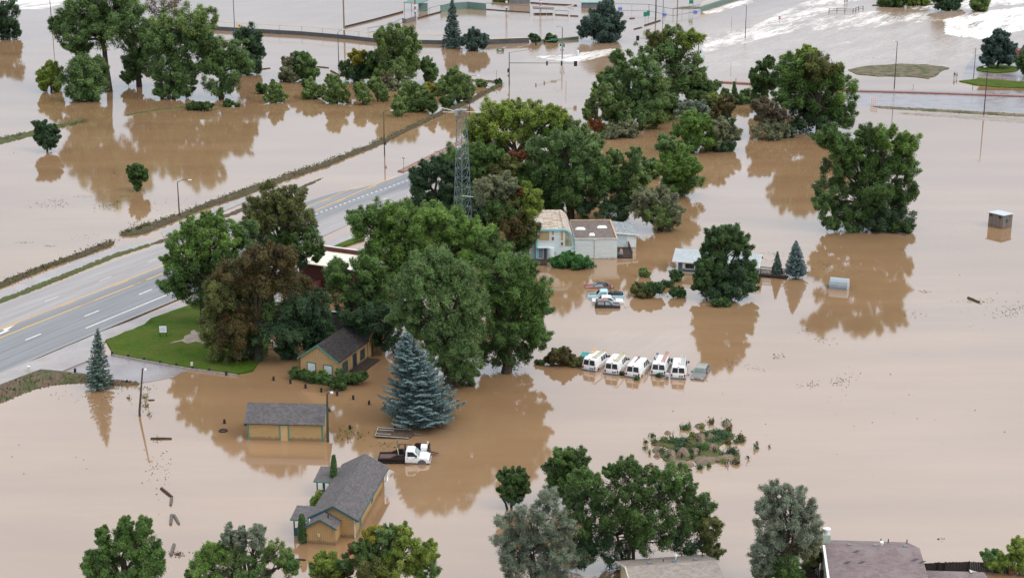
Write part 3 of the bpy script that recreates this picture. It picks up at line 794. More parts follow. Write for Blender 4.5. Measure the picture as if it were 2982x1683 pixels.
def conifer(name, label, base, tip, halfw, pal='spruce', group=None, cat='tree', droop=0.22, power=0.8, dens=1.0, leafpx=3.4, gap=0.15, jag=0.22, bottom=0.06, tip_light=1.35, sep=1.0, lift=0.0):
    """whorled spruce: real boughs, each clothed in needle sprays"""
    SEED[0] += 1; r = np.random.default_rng(SEED[0]); random.seed(SEED[0])
    b = G(*base); root = empty(name, b, label, cat, group)
    H = top(b, tip[1]); m = mpp(b); R = halfw * m; ls = leafpx * m
    lean = (PY(tip[0], tip[1], b.y).x - b.x) / H
    P, N, S, Cc = [], [], [], []
    a, bb, t3, sh = PAL[pal]; a, bb = np.array(a), np.array(bb)
    tb = MB(); tb.tube([Vector((lean * z, 0, z)) for z in (-0.5, H * 0.3, H * 0.7, H * 0.99)], [H * 0.022, H * 0.016, H * 0.008, 0.01], 6)
    z = bottom * H; layer = 0
    while z < H * 0.985:
        t = z / H; rad = R * max(0.03, (1 - t)) ** power
        nb = max(4, int(6 + 9 * (1 - t) * dens))
        a0 = r.uniform(0, 6.28)
        for k in range(nb):
            if r.random() < gap * (0.4 + 0.6 * (1 - t)): continue
            az = a0 + 6.283 * k / nb + r.uniform(-0.25, 0.25); Lb = rad * r.uniform(1 - jag, 1 + jag * 0.6)
            dh = np.array([math.cos(az), math.sin(az), 0]); side = np.array([-dh[1], dh[0], 0])
            n = int(max(5, dens * 12 * (Lb / ls / 3.0) ** 1.35))
            u = r.random(n) ** 0.62
            w = r.normal(size=n) * 0.25 * Lb * (1.05 - u) + r.normal(size=n) * ls * 0.5
            zz = z + lift * u * Lb - droop * Lb * u ** 1.1 + 0.16 * Lb * u ** 4 - np.abs(w) * 0.22 + r.normal(size=n) * ls * 0.35
            p = np.outer(u * Lb, dh) + np.outer(w, side); p[:, 2] = zz; p[:, 0] += lean * z
            nn = np.array([0, 0, 0.8]) + dh * 0.35 + r.normal(size=(n, 3)) * 0.42; nn /= np.linalg.norm(nn, axis=1, keepdims=True)
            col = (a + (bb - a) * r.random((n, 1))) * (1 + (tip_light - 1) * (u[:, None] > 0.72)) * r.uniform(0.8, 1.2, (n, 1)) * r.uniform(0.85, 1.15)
            P.append(p); N.append(nn); S.append(ls * r.uniform(0.6, 1.2, n)); Cc.append(col)
            if Lb > 0.8:
                tb.tube([Vector((lean * z, 0, z)), Vector((dh[0] * Lb * 0.6 + lean * z, dh[1] * Lb * 0.6, z + lift * Lb * .6 - droop * Lb * 0.55))], [H * 0.005, 0.012], 3, cap=False)
        z += max(0.02 * H, 0.055 * H * (1 - t) ** 0.6) * sep; layer += 1
    P, N, S, Cc = map(np.concatenate, (P, N, S, Cc))
    k = P[:, 2] > 0.02
    mesh_obj('crown', leaves_mesh('crown', P[k], N[k], S[k], Cc[k], r, 0.45), NEEDLE, root)
    tb.build('trunk', BARK, root, local=True)
    return root

# --- upper left: tall cottonwoods standing in the flood
g = 'tall cottonwoods in the upper left flood'
tree('broadleaf_tree', 'dark blue green tree cut off by the left edge', (8, 116), [(-20, 50, 45, 42), (15, 40, 38, 38), (20, 85, 36, 30), (-20, 95, 40, 25)], 'deep', group=g, holes=0.0, fork=0.2)
tree('cottonwood_tree', 'big cottonwood with a bare dark trunk forking over open water', (320, 268),
     [(205, 100, 55, 42), (250, 45, 70, 50), (345, 25, 75, 55), (300, 100, 62, 36), (225, 140, 38, 26), (385, 80, 52, 40), (300, -30, 80, 45), (175, 70, 30, 28)], 'cool', group=g, fork=0.5, trunk=0.024, dens=0.9, holes=0.22)
tree('cottonwood_tree', 'drooping tree beside the yellow bush, foliage down to the water', (246, 292), [(240, 200, 42, 40), (222, 240, 44, 42), (262, 250, 40, 42), (290, 205, 26, 45), (248, 280, 42, 22)], 'cool', group=g, droop=0.5, holes=0.08)
tree('shrub', 'yellow green bush at the left end of the tall trees', (150, 268), [(146, 215, 30, 32), (150, 243, 36, 25), (130, 240, 22, 20)], 'lime', cat='shrub', trunk=0.03)
tree('cottonwood_tree', 'slimmer cottonwood behind, between the two largest crowns', (406, 252), [(410, 130, 50, 50), (385, 185, 34, 36), (430, 190, 36, 38), (380, 222, 28, 18), (440, 100, 40, 40)], 'cool', group=g, fork=0.4, droop=0.3, holes=0.2)
tree('cottonwood_tree', 'largest cottonwood with yellow tinged top and bare crown limbs', (506, 286),
     [(495, 85, 58, 42, 'willow'), (560, 70, 55, 42, 'willow'), (455, 130, 45, 40), (520, 150, 58, 48), (600, 60, 38, 38, 'willow'), (580, 120, 48, 40), (490, 205, 46, 48), (540, 225, 34, 42), (478, 262, 34, 24), (530, 265, 32, 20)], 'cool', group=g, fork=0.4, droop=0.25, dens=0.9, holes=0.16, trunk=0.02)
tree('dead_tree', 'half dead tree with bare dark limbs above the cottonwoods', (470, 250), [(480, 30, 55, 40, 'bare'), (460, 110, 30, 30)], 'cool', group=g, dens=0.12, trunk=0.022, twigs=9, fork=0.6)
tree('cottonwood_tree', 'cottonwood at the right end, leaning over a fallen branch', (645, 286), [(600, 130, 36, 30, 'willow'), (640, 150, 48, 36, 'willow'), (690, 160, 45, 38), (610, 190, 40, 38), (665, 205, 50, 42), (640, 250, 48, 28), (715, 185, 28, 26)], 'cool', group=g, fork=0.35, droop=0.2, holes=0.18)
tree('broadleaf_tree', 'dark rounded tree behind the right end of the cottonwoods', (722, 218), [(722, 118, 40, 36), (735, 160, 34, 32), (712, 190, 36, 28), (742, 195, 26, 22)], 'deep', group=g, holes=0.05)
tree('small_tree', 'lone dark young tree in the flooded field at left', (138, 442), [(118, 372, 20, 20), (150, 390, 24, 22), (120, 402, 24, 18), (140, 412, 30, 20)], 'deep', leafpx=2.4, fork=0.45, trunk=0.03, holes=0.1)
tree('shrub', 'single upright shrub with a clear mirror image in the field', (398, 556), [(382, 503, 9, 20), (398, 497, 9, 20), (414, 503, 9, 18), (422, 514, 8, 13), (398, 525, 17, 18), (400, 545, 10, 10)], 'dark', cat='shrub', leafpx=2.3, spiky=0.5, holes=0.05, trunk=0.03)
# --- shrubs and trees across the upper middle
g = 'shrubs along the flooded ditch'
tree('shrub', 'pale grey green bush, left of a pair in open water', (846, 238), [(838, 205, 24, 28), (855, 190, 22, 30), (830, 226, 22, 14), (850, 228, 20, 12)], 'grey', cat='shrub', group=g, holes=0.1)
tree('shrub', 'taller pale grey green bush, right of a pair in open water', (890, 236), [(880, 178, 22, 30), (898, 190, 22, 32), (905, 215, 22, 20), (875, 215, 20, 20)], 'cool', cat='shrub', group=g, holes=0.1)
tree('broadleaf_tree', 'dark low tree with a golden top beside the round willow', (1045, 240), [(1010, 205, 28, 30), (1040, 168, 24, 22, 'yellow'), (1080, 185, 30, 32), (1040, 212, 36, 26, 'deep'), (1075, 220, 28, 20)], 'dark', group=g)
tree('willow_tree', 'tall rounded willow in the middle of the flooded ditch', (1156, 246), [(1130, 125, 38, 40), (1170, 112, 38, 36), (1190, 140, 28, 36), (1140, 165, 46, 34), (1110, 110, 22, 24), (1165, 200, 48, 36), (1195, 190, 26, 28), (1125, 210, 34, 28)], 'willow', group=g, droop=0.3, holes=0.05)
tree('small_tree', 'slender pointed young tree right of the round willow', (1252, 242), [(1242, 190, 15, 24), (1256, 210, 20, 22), (1250, 228, 18, 14)], 'cool', group=g, leafpx=2.4)
tree('broadleaf_tree', 'bushy tree by the street lamp at the ditch end', (1335, 300), [(1325, 222, 20, 26), (1350, 245, 26, 28), (1305, 245, 24, 26), (1335, 270, 40, 26), (1362, 272, 20, 24), (1290, 255, 18, 20)], 'willow', group=g, holes=0.05)
shr = [('round green shrub at the left end of the ditch row', (762, 274), [(762, 260, 15, 15)], 'dark'),
       ('three lobed green shrub on a scrap of ground', (800, 300), [(800, 258, 18, 16), (786, 285, 18, 14), (815, 282, 18, 18)], 'willow'),
       ('broad green shrub below the pale pair', (912, 286), [(898, 250, 20, 20), (920, 266, 26, 18), (908, 275, 28, 12)], 'willow'),
       ('tall bushy shrub below the dark low tree', (982, 302), [(970, 238, 18, 20), (980, 262, 26, 22), (995, 280, 24, 20), (965, 285, 22, 16)], 'willow'),
       ('narrow green shrub left of the thicket', (1056, 304), [(1050, 260, 16, 24), (1060, 284, 20, 20)], 'willow'),
       ('shrub mixed with grey brown dead twigs', (1130, 262), [(1125, 240, 20, 20, 'bare'), (1145, 248, 20, 18, 'grey')], 'grey'),
       ('shrub in the middle of the thicket', (1105, 296), [(1095, 250, 18, 24), (1112, 275, 20, 18)], 'willow'),
       ('broad leafy shrub in the thicket, right half', (1205, 308), [(1190, 262, 24, 26), (1210, 290, 28, 22), (1175, 290, 24, 20), (1230, 275, 20, 20)], 'willow'),
       ('yellow streaked shrub behind the thicket', (1262, 280), [(1250, 258, 16, 18, 'yellow'), (1275, 268, 18, 20), (1240, 278, 16, 14)], 'willow'),
       ('lowest shrub of the thicket with twigs at its foot', (1162, 338), [(1158, 308, 14, 18), (1164, 325, 18, 16)], 'willow'),
       ('shrub at the right foot of the thicket', (1218, 326), [(1225, 308, 20, 16), (1200, 312, 20, 14)], 'dark'),
       ('pointed shrub beside the debris bank', (1258, 330), [(1256, 298, 11, 18), (1260, 316, 15, 14)], 'dark'),
       ('rounded shrub leaning on the debris bank', (1302, 312), [(1300, 298, 20, 16)], 'dark'),
       ('tiny bush beyond the debris bank', (1402, 254), [(1394, 244, 8, 10), (1408, 246, 9, 10)], 'willow'),
       ('small green clump on the tip of the debris bank', (1452, 246), [(1452, 240, 10, 6)], 'dark'),
       ('low green bush at the foot of the cottonwoods', (580, 322), [(565, 312, 26, 10), (595, 310, 22, 9)], 'dark'),
       ('little green bush right of the low one', (668, 312), [(665, 303, 12, 9), (690, 307, 8, 5)], 'dark')]
for lb, bs, lo, pl in shr:
    tree('shrub', lb, bs, lo, pl, cat='shrub', group=g, leafpx=2.4, trunk=0.03, stems=2, fork=0.3, holes=0.04, clump=0.32)
conifer('spruce_tree', 'tall dark spruce in front of the ball field wall', (1317, 139), (1317, -4), 34, 'spruce', jag=0.15, leafpx=3.2, tip_light=1.0, group='conifers by the ball field')
tree('pine_tree', 'short round pine at the foot of the tall spruce', (1383, 146), [(1380, 102, 20, 20), (1400, 118, 24, 16), (1360, 122, 22, 14), (1388, 132, 38, 12)], 'spruce', group='conifers by the ball field', spiky=0.4, fork=0.3)
tree('pine_tree', 'broad dark pine in open water near the traffic lights', (1748, 122), [(1772, 4, 13, 18), (1762, 28, 26, 24), (1745, 60, 42, 26), (1785, 65, 28, 30), (1720, 75, 34, 20), (1760, 95, 50, 22), (1705, 96, 26, 16), (1772, 110, 36, 12)], 'spruce', group='conifers by the ball field', spiky=0.4, fork=0.4, holes=0.14, trunk=0.028)
conifer('spruce_tree', 'bluish spruce rising behind the broad dark pine', (1782, 92), (1780, -18), 24, 'blue', jag=0.15, leafpx=2.4, tip_light=1.0, group='conifers by the ball field')
# --- right of centre: trees along the creek
g = 'trees along the flooded creek'
tree('cottonwood_tree', 'tall thin crowned cottonwood with bare twigs against the current', (1966, 298),
     [(1915, 115, 34, 30, 'olive'), (1960, 115, 38, 32, 'willow'), (2010, 115, 34, 34, 'lime'), (1930, 165, 42, 34), (1990, 175, 48, 42, 'willow'), (1960, 225, 50, 44), (2020, 225, 36, 40), (1985, 270, 46, 28), (1940, 265, 44, 34, 'willow'), (2030, 280, 34, 22, 'willow')], 'cool', group=g, dens=0.62, holes=0.3, twigs=4, fork=0.35, trunk=0.022)
tree('cottonwood_tree', 'dense cottonwood left of the thin crowned one', (1840, 372),
     [(1865, 168, 36, 32, 'cool'), (1800, 172, 20, 24, 'cool'), (1810, 215, 42, 34), (1875, 220, 44, 38), (1905, 250, 40, 36, 'willow'), (1835, 270, 56, 38), (1890, 300, 52, 34), (1800, 310, 40, 36, 'willow'), (1850, 345, 60, 28), (1790, 350, 40, 30, 'willow'), (1900, 345, 36, 24, 'willow'), (1765, 235, 26, 30, 'cool')], 'cool', group=g, holes=0.16, fork=0.3)
tree('small_tree', 'leaning sparse tree with thin bare stems by the creek', (1735, 384), [(1748, 270, 30, 28), (1722, 305, 18, 22), (1715, 335, 18, 18), (1770, 300, 24, 22)], 'willow', group=g, dens=0.45, holes=0.3, twigs=3, fork=0.45, stems=2)
tree('shrub', 'rust brown shrub under the leaning tree', (1748, 388), [(1735, 368, 22, 16, 'red'), (1755, 380, 22, 12, 'olive')], 'rust', cat='shrub', group=g)
tree('shrub', 'long silver grey shrub on the left bank of the creek', (1812, 402), [(1790, 392, 36, 20), (1830, 380, 32, 20), (1765, 402, 24, 14)], 'grey', cat='shrub', group=g)
tree('shrub', 'thicket of green bushes behind the creek mouth', (2058, 300), [(2035, 262, 28, 26), (2070, 258, 26, 22), (2055, 285, 34, 18), (2025, 235, 20, 22, 'willow')], 'cool', cat='shrub', group=g, holes=0.1)
conifer('small_conifer', 'small dark conifer by a pole near the median', (2140, 304), (2138, 238), 18, 'pine', leafpx=2.4, jag=0.2, tip_light=1.0)
tree('shrub', 'low pale bush at the foot of the small conifer', (2152, 306), [(2160, 290, 16, 14), (2130, 292, 12, 12), (2112, 275, 12, 14)], 'cool', cat='shrub', group=g)
tree('broadleaf_tree', 'dark tree with red and lime tips above the creek', (2088, 398), [(2075, 295, 26, 22, 'olive'), (2110, 310, 28, 28, 'rust'), (2085, 330, 36, 28, 'rust'), (2110, 360, 28, 26, 'deep'), (2075, 285, 12, 10, 'lime')], 'rust', group=g)
tree('broadleaf_tree', 'bright round green tree at the creek bend', (2018, 444), [(2010, 355, 34, 26), (2050, 370, 28, 26), (1990, 385, 34, 28), (2035, 402, 44, 28), (2005, 420, 40, 22, 'mid')], 'bright', group=g, holes=0.03)
tree('shrub', 'silvery shrub behind the bright round tree', (2012, 402), [(2005, 315, 26, 18), (2040, 320, 26, 20), (1985, 335, 20, 16), (2050, 345, 24, 20)], 'silver', cat='shrub', group=g)
tree('shrub', 'dark grey shrub overhanging the right side of the creek', (2108, 438), [(2090, 375, 34, 28), (2130, 392, 30, 24), (2085, 415, 46, 22), (2110, 428, 36, 12, 'deep')], 'grey', cat='shrub', group=g, holes=0.05)
tree('cottonwood_tree', 'thin dark tree with gaps left of the big bright one', (2218, 330), [(2235, 190, 22, 22), (2210, 225, 26, 28), (2240, 240, 26, 30), (2215, 275, 26, 26), (2200, 300, 18, 20)], 'dark', group=g, dens=0.6, holes=0.3, fork=0.45, twigs=3)
tree('shrub', 'brown grey dying shrub at the foot of the thin dark tree', (2240, 400), [(2225, 320, 34, 32, 'bare'), (2265, 345, 34, 32, 'bare'), (2240, 378, 46, 22), (2290, 385, 30, 14, 'silver')], 'grey', cat='shrub', group=g, dens=0.8, holes=0.15)
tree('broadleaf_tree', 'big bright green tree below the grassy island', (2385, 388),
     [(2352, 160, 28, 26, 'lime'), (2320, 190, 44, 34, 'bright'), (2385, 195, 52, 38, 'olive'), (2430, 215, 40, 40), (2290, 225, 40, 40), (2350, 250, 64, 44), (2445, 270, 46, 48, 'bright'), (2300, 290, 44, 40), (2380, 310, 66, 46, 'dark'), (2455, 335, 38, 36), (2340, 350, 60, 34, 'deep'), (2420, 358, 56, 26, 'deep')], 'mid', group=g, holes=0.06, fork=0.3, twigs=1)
tree('broadleaf_tree', 'bright green bushy tree in the water below the creek', (1975, 574), [(1940, 425, 32, 28, 'cool'), (1965, 455, 42, 30), (1995, 490, 44, 32), (1945, 500, 40, 34), (1985, 530, 56, 34, 'mid'), (1950, 550, 36, 20, 'mid')], 'bright', group=g, holes=0.03)
tree('olive_tree', 'grey olive shrub-like tree with bare stems in the water', (1915, 672), [(1885, 575, 36, 28), (1930, 580, 40, 30), (1960, 615, 30, 34), (1865, 615, 32, 30), (1915, 630, 44, 28, 'willow'), (1945, 650, 34, 18)], 'grey', group=g, dens=0.7, holes=0.22, stems=3, fork=0.25, twigs=2)
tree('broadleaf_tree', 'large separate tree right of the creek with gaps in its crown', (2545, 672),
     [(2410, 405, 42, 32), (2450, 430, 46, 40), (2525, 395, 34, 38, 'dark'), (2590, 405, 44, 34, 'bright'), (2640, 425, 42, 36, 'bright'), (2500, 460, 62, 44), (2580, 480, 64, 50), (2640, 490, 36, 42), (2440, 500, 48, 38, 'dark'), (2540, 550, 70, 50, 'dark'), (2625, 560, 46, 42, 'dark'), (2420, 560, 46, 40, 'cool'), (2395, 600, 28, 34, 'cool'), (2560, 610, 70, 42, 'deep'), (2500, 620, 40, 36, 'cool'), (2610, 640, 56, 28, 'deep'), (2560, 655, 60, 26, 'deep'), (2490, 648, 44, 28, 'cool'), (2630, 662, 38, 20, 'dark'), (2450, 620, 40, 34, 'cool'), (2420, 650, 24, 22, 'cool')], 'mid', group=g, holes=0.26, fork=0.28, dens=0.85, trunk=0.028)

tree('willow_tree', 'pale grey green willow filling the creek side between the two cottonwoods', (1920, 352), [(1915, 300, 36, 34), (1940, 330, 30, 22), (1890, 330, 34, 22), (1955, 300, 22, 26, 'cool')], 'willow', group=g, droop=0.3, holes=0.1)
tree('shrub', 'pale green shrub strip on the right bank of the creek', (1985, 345), [(1980, 318, 22, 22, 'cool'), (1965, 335, 20, 14), (2000, 332, 20, 14)], 'grey', cat='shrub', group=g)
tree('shrub', 'low olive shrub left of the bright bushy tree', (1905, 520), [(1890, 480, 24, 22, 'cool'), (1910, 500, 24, 20), (1885, 512, 20, 12)], 'willow', cat='shrub', group=g)
tree('shrub', 'green shrubs between the thin dark tree and the small conifer', (2180, 300), [(2172, 280, 18, 16, 'cool'), (2190, 290, 18, 14)], 'grey', cat='shrub', group=g)
# --- the central wood
g = 'trees of the central wood'
tree('poplar_tree', 'tall yellow green poplars at the back of the central wood', (1500, 560),
     [(1430, 335, 46, 34), (1490, 325, 48, 28), (1560, 335, 50, 34), (1620, 345, 36, 32), (1400, 375, 42, 36), (1470, 385, 60, 42), (1555, 395, 60, 44), (1620, 400, 42, 40, 'bright'), (1390, 420, 34, 36), (1660, 380, 30, 32, 'willow'), (1440, 440, 60, 40, 'bright')], 'lime', group=g, fork=0.4, holes=0.12, twigs=1)
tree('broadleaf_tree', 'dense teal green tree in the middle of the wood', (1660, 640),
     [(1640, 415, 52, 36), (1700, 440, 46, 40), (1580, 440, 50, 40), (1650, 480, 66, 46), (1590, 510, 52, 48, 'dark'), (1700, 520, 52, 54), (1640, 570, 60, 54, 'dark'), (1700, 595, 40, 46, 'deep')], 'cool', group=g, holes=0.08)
tree('broadleaf_tree', 'loose tree with pointed tops at the right of the wood', (1805, 648),
     [(1790, 460, 26, 24, 'willow'), (1850, 465, 22, 34, 'cool'), (1770, 500, 40, 34), (1830, 510, 42, 34), (1860, 530, 30, 34, 'willow'), (1780, 560, 48, 44, 'dark'), (1840, 580, 40, 42), (1790, 620, 50, 34, 'deep'), (1745, 540, 36, 40, 'dark')], 'mid', group=g, holes=0.3, dens=0.8, twigs=2)
tree('broadleaf_tree', 'dark tree with a hole in its crown left of the mast', (1268, 642),
     [(1260, 490, 42, 28), (1225, 525, 34, 36), (1310, 500, 42, 34), (1320, 550, 40, 44), (1230, 580, 42, 32), (1290, 600, 50, 36), (1345, 580, 36, 40)], 'deep', group=g, holes=0.12)
tree('olive_tree', 'grey olive tree with rusty sprays behind the blue building', (1488, 766),
     [(1420, 560, 44, 34, 'grey'), (1470, 540, 36, 30, 'grey'), (1535, 570, 34, 30, 'lime'), (1500, 600, 46, 36, 'olive'), (1550, 615, 30, 46, 'lime'), (1450, 620, 44, 40, 'dark'), (1480, 660, 50, 40, 'rust'), (1540, 670, 36, 34, 'olive'), (1510, 705, 42, 30, 'dark'), (1520, 560, 14, 14, 'red'), (1445, 650, 14, 22, 'red')], 'olive', group=g, holes=0.1, leafpx=2.35)
tree('broadleaf_tree', 'reddish patched tree between the poplars and the mast', (1480, 640), [(1430, 470, 40, 34, 'mid'), (1490, 480, 34, 26, 'olive'), (1510, 455, 22, 18, 'red'), (1450, 520, 48, 36, 'olive'), (1530, 500, 36, 34, 'mid'), (1560, 460, 26, 22, 'olive'), (1385, 500, 40, 36, 'dark'), (1400, 450, 30, 30, 'mid')], 'mid', group=g)
tree('broadleaf_tree', 'dark understorey tree behind the left end of the pale blue building', (1415, 700), [(1370, 600, 50, 46), (1425, 640, 56, 48), (1365, 660, 44, 40), (1450, 590, 44, 40), (1400, 690, 40, 24)], 'deep', group=g, holes=0.0)
tree('broadleaf_tree', 'mid green tree filling the gap right of the mast', (1345, 610), [(1330, 470, 46, 40, 'mid'), (1375, 500, 50, 44), (1340, 540, 50, 44), (1395, 550, 40, 36), (1310, 580, 30, 30)], 'dark', group=g, holes=0.04)
tree('broadleaf_tree', 'darker tree filling the heart of the wood below the poplars', (1560, 640), [(1520, 540, 50, 44, 'mid'), (1570, 560, 50, 44), (1545, 600, 56, 40, 'deep'), (1600, 610, 40, 36, 'deep')], 'dark', group=g, holes=0.0)
tree('broadleaf_tree', 'leafy tree between the poplars and the silver grey shrub', (1705, 520), [(1690, 400, 40, 34, 'willow'), (1720, 430, 40, 36), (1690, 465, 44, 36), (1735, 480, 32, 30)], 'cool', group=g, holes=0.1)
g = 'trees round the yellow house'
tree('broadleaf_tree', 'broad light green tree at the top of the big clump', (1210, 965),
     [(1060, 640, 52, 38, 'mid'), (1120, 628, 50, 36), (1085, 675, 66, 48), (1180, 645, 70, 46), (1250, 640, 64, 44), (1310, 655, 66, 46), (1375, 680, 58, 50), (1160, 715, 86, 62), (1260, 715, 90, 66), (1360, 735, 72, 58), (1425, 725, 52, 50, 'mid'), (1120, 780, 76, 60, 'mid'), (1445, 775, 60, 50, 'mid'), (1210, 790, 80, 60, 'mid'), (1320, 790, 80, 60, 'mid')], 'bright', group=g, clump=0.22, fork=0.4, holes=0.0, dens=1.15)
tree('poplar_tree', 'tall grey green tree with drooping boughs behind the blue spruce', (1310, 1125),
     [(1215, 800, 44, 58), (1280, 770, 52, 60), (1340, 810, 50, 62), (1180, 850, 46, 60), (1250, 870, 64, 66), (1330, 890, 60, 64), (1385, 880, 38, 60), (1220, 940, 56, 56), (1300, 960, 70, 60), (1370, 960, 46, 60), (1340, 1040, 62, 60), (1280, 1030, 50, 50), (1350, 1090, 46, 32), (1165, 920, 30, 40)], 'cool', group=g, clump=0.2, droop=0.45, holes=0.1, fork=0.3)
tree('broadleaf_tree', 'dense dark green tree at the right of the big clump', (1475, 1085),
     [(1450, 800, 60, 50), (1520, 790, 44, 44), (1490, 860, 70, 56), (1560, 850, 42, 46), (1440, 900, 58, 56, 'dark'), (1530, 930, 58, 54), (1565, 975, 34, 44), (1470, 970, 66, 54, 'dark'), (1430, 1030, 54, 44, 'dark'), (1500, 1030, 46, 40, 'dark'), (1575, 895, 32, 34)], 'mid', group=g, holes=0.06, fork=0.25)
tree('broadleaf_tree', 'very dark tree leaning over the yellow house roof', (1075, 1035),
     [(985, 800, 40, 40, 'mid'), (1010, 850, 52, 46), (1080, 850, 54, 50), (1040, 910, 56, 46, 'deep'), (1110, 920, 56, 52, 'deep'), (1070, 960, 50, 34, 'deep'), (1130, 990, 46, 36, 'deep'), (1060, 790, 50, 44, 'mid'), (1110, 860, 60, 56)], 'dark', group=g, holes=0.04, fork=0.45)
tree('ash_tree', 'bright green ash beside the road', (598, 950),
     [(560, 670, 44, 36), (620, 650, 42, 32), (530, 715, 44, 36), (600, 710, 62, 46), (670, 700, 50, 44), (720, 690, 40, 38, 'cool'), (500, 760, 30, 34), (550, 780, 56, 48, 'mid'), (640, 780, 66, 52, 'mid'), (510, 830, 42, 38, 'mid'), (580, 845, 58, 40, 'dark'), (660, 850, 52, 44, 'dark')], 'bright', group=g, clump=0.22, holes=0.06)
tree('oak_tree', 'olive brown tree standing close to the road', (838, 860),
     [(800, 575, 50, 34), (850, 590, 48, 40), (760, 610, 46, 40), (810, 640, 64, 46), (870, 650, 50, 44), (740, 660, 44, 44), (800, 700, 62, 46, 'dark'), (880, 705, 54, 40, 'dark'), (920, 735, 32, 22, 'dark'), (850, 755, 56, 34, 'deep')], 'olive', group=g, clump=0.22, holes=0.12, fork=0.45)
tree('crab_tree', 'huge reddish brown drooping tree on the lawn', (750, 1050),
     [(740, 760, 62, 44), (810, 750, 58, 44), (680, 800, 60, 48), (760, 820, 74, 54), (840, 820, 62, 54), (640, 860, 52, 52, 'olive'), (700, 890, 66, 56), (790, 900, 72, 58, 'dark'), (870, 890, 50, 50, 'deep'), (630, 940, 48, 50, 'olive'), (690, 970, 64, 54), (770, 980, 64, 50, 'deep'), (840, 960, 50, 44, 'deep'), (650, 1010, 52, 40, 'olive'), (720, 1025, 58, 34, 'rust'), (920, 880, 40, 44, 'deep'), (610, 905, 16, 16, 'lime')], 'rust', group=g, clump=0.22, droop=0.5, holes=0.08, fork=0.3, leafpx=2.35)
tree('small_tree', 'almost black tree squeezed between the red brown tree and the house', (905, 1045), [(895, 930, 40, 44), (930, 950, 38, 40), (880, 985, 40, 40), (915, 1000, 40, 32), (950, 965, 30, 36)], 'deep', group=g)
tree('shrub', 'dark bush in the water under the red brown tree', (836, 1046), [(832, 1015, 28, 22), (840, 1032, 26, 14)], 'deep', cat='shrub')
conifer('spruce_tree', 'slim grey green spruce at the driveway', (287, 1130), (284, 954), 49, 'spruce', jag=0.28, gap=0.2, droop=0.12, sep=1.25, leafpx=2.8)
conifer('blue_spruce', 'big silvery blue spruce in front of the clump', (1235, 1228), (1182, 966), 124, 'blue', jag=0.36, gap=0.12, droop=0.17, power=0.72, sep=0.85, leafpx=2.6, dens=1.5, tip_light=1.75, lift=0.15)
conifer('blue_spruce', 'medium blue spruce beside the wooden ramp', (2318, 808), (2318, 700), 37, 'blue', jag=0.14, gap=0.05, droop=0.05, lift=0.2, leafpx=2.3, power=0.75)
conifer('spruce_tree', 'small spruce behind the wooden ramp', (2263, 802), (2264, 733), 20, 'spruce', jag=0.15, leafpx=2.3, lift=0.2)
tree('pine_tree', 'dark bushy pine in front of the grey blue house', (2105, 868),
     [(2085, 690, 36, 26), (2130, 685, 38, 26), (2065, 720, 26, 28), (2110, 725, 56, 34), (2160, 720, 28, 36), (2075, 775, 40, 26), (2130, 790, 50, 34, 'deep'), (2050, 770, 22, 24), (2060, 812, 40, 26), (2100, 820, 60, 34, 'deep'), (2170, 790, 30, 36), (2185, 825, 26, 26), (2150, 840, 46, 26, 'deep'), (2090, 850, 50, 22, 'deep'), (2035, 835, 20, 14)], 'pine', group='evergreens round the grey blue house', spiky=0.55, holes=0.12, fork=0.3, leafpx=2.3, dens=0.95)
g = 'evergreens round the grey blue house'
for lb, bs, lo, pl in [('rounded dark evergreen at the left end of the grey blue house', (1970, 818), [(1962, 797, 11, 11), (1976, 800, 11, 12), (1968, 808, 16, 8)], 'pine'),
                       ('small low evergreen left of the rounded one', (1945, 835), [(1938, 826, 11, 8), (1950, 828, 10, 9)], 'pine'),
                       ('long low brownish hedge in open water', (1890, 862), [(1862, 842, 22, 15, 'olive'), (1890, 840, 22, 15), (1915, 840, 20, 14), (1880, 855, 30, 8, 'rust')], 'pine'),
                       ('dark upright tufted evergreen right of the low hedge', (1975, 865), [(1962, 852, 12, 12), (1975, 850, 12, 13), (1988, 853, 10, 11)], 'pine'),
                       ('sprawling evergreen in front of the dark pine', (2100, 892), [(2085, 884, 14, 8), (2105, 880, 14, 9), (2118, 886, 10, 6)], 'pine'),
                       ('small twiggy shrub poking out of the water', (1877, 805), [(1873, 795, 12, 12), (1884, 800, 10, 7)], 'willow')]:
    tree('shrub', lb, bs, lo, pl, cat='shrub', group=g, leafpx=2.3, spiky=0.45, stems=2, fork=0.3, trunk=0.03, clump=0.34)
tree('juniper_shrub', 'wide flat bright green juniper in front of the pale blue building', (1665, 779), [(1630, 762, 26, 16), (1655, 755, 28, 16), (1690, 762, 28, 14), (1712, 770, 16, 10), (1660, 770, 46, 12)], 'juniper', cat='shrub', clump=0.2, leafpx=2.4, holes=0.0, dens=1.2, fork=0.3, trunk=0.03)
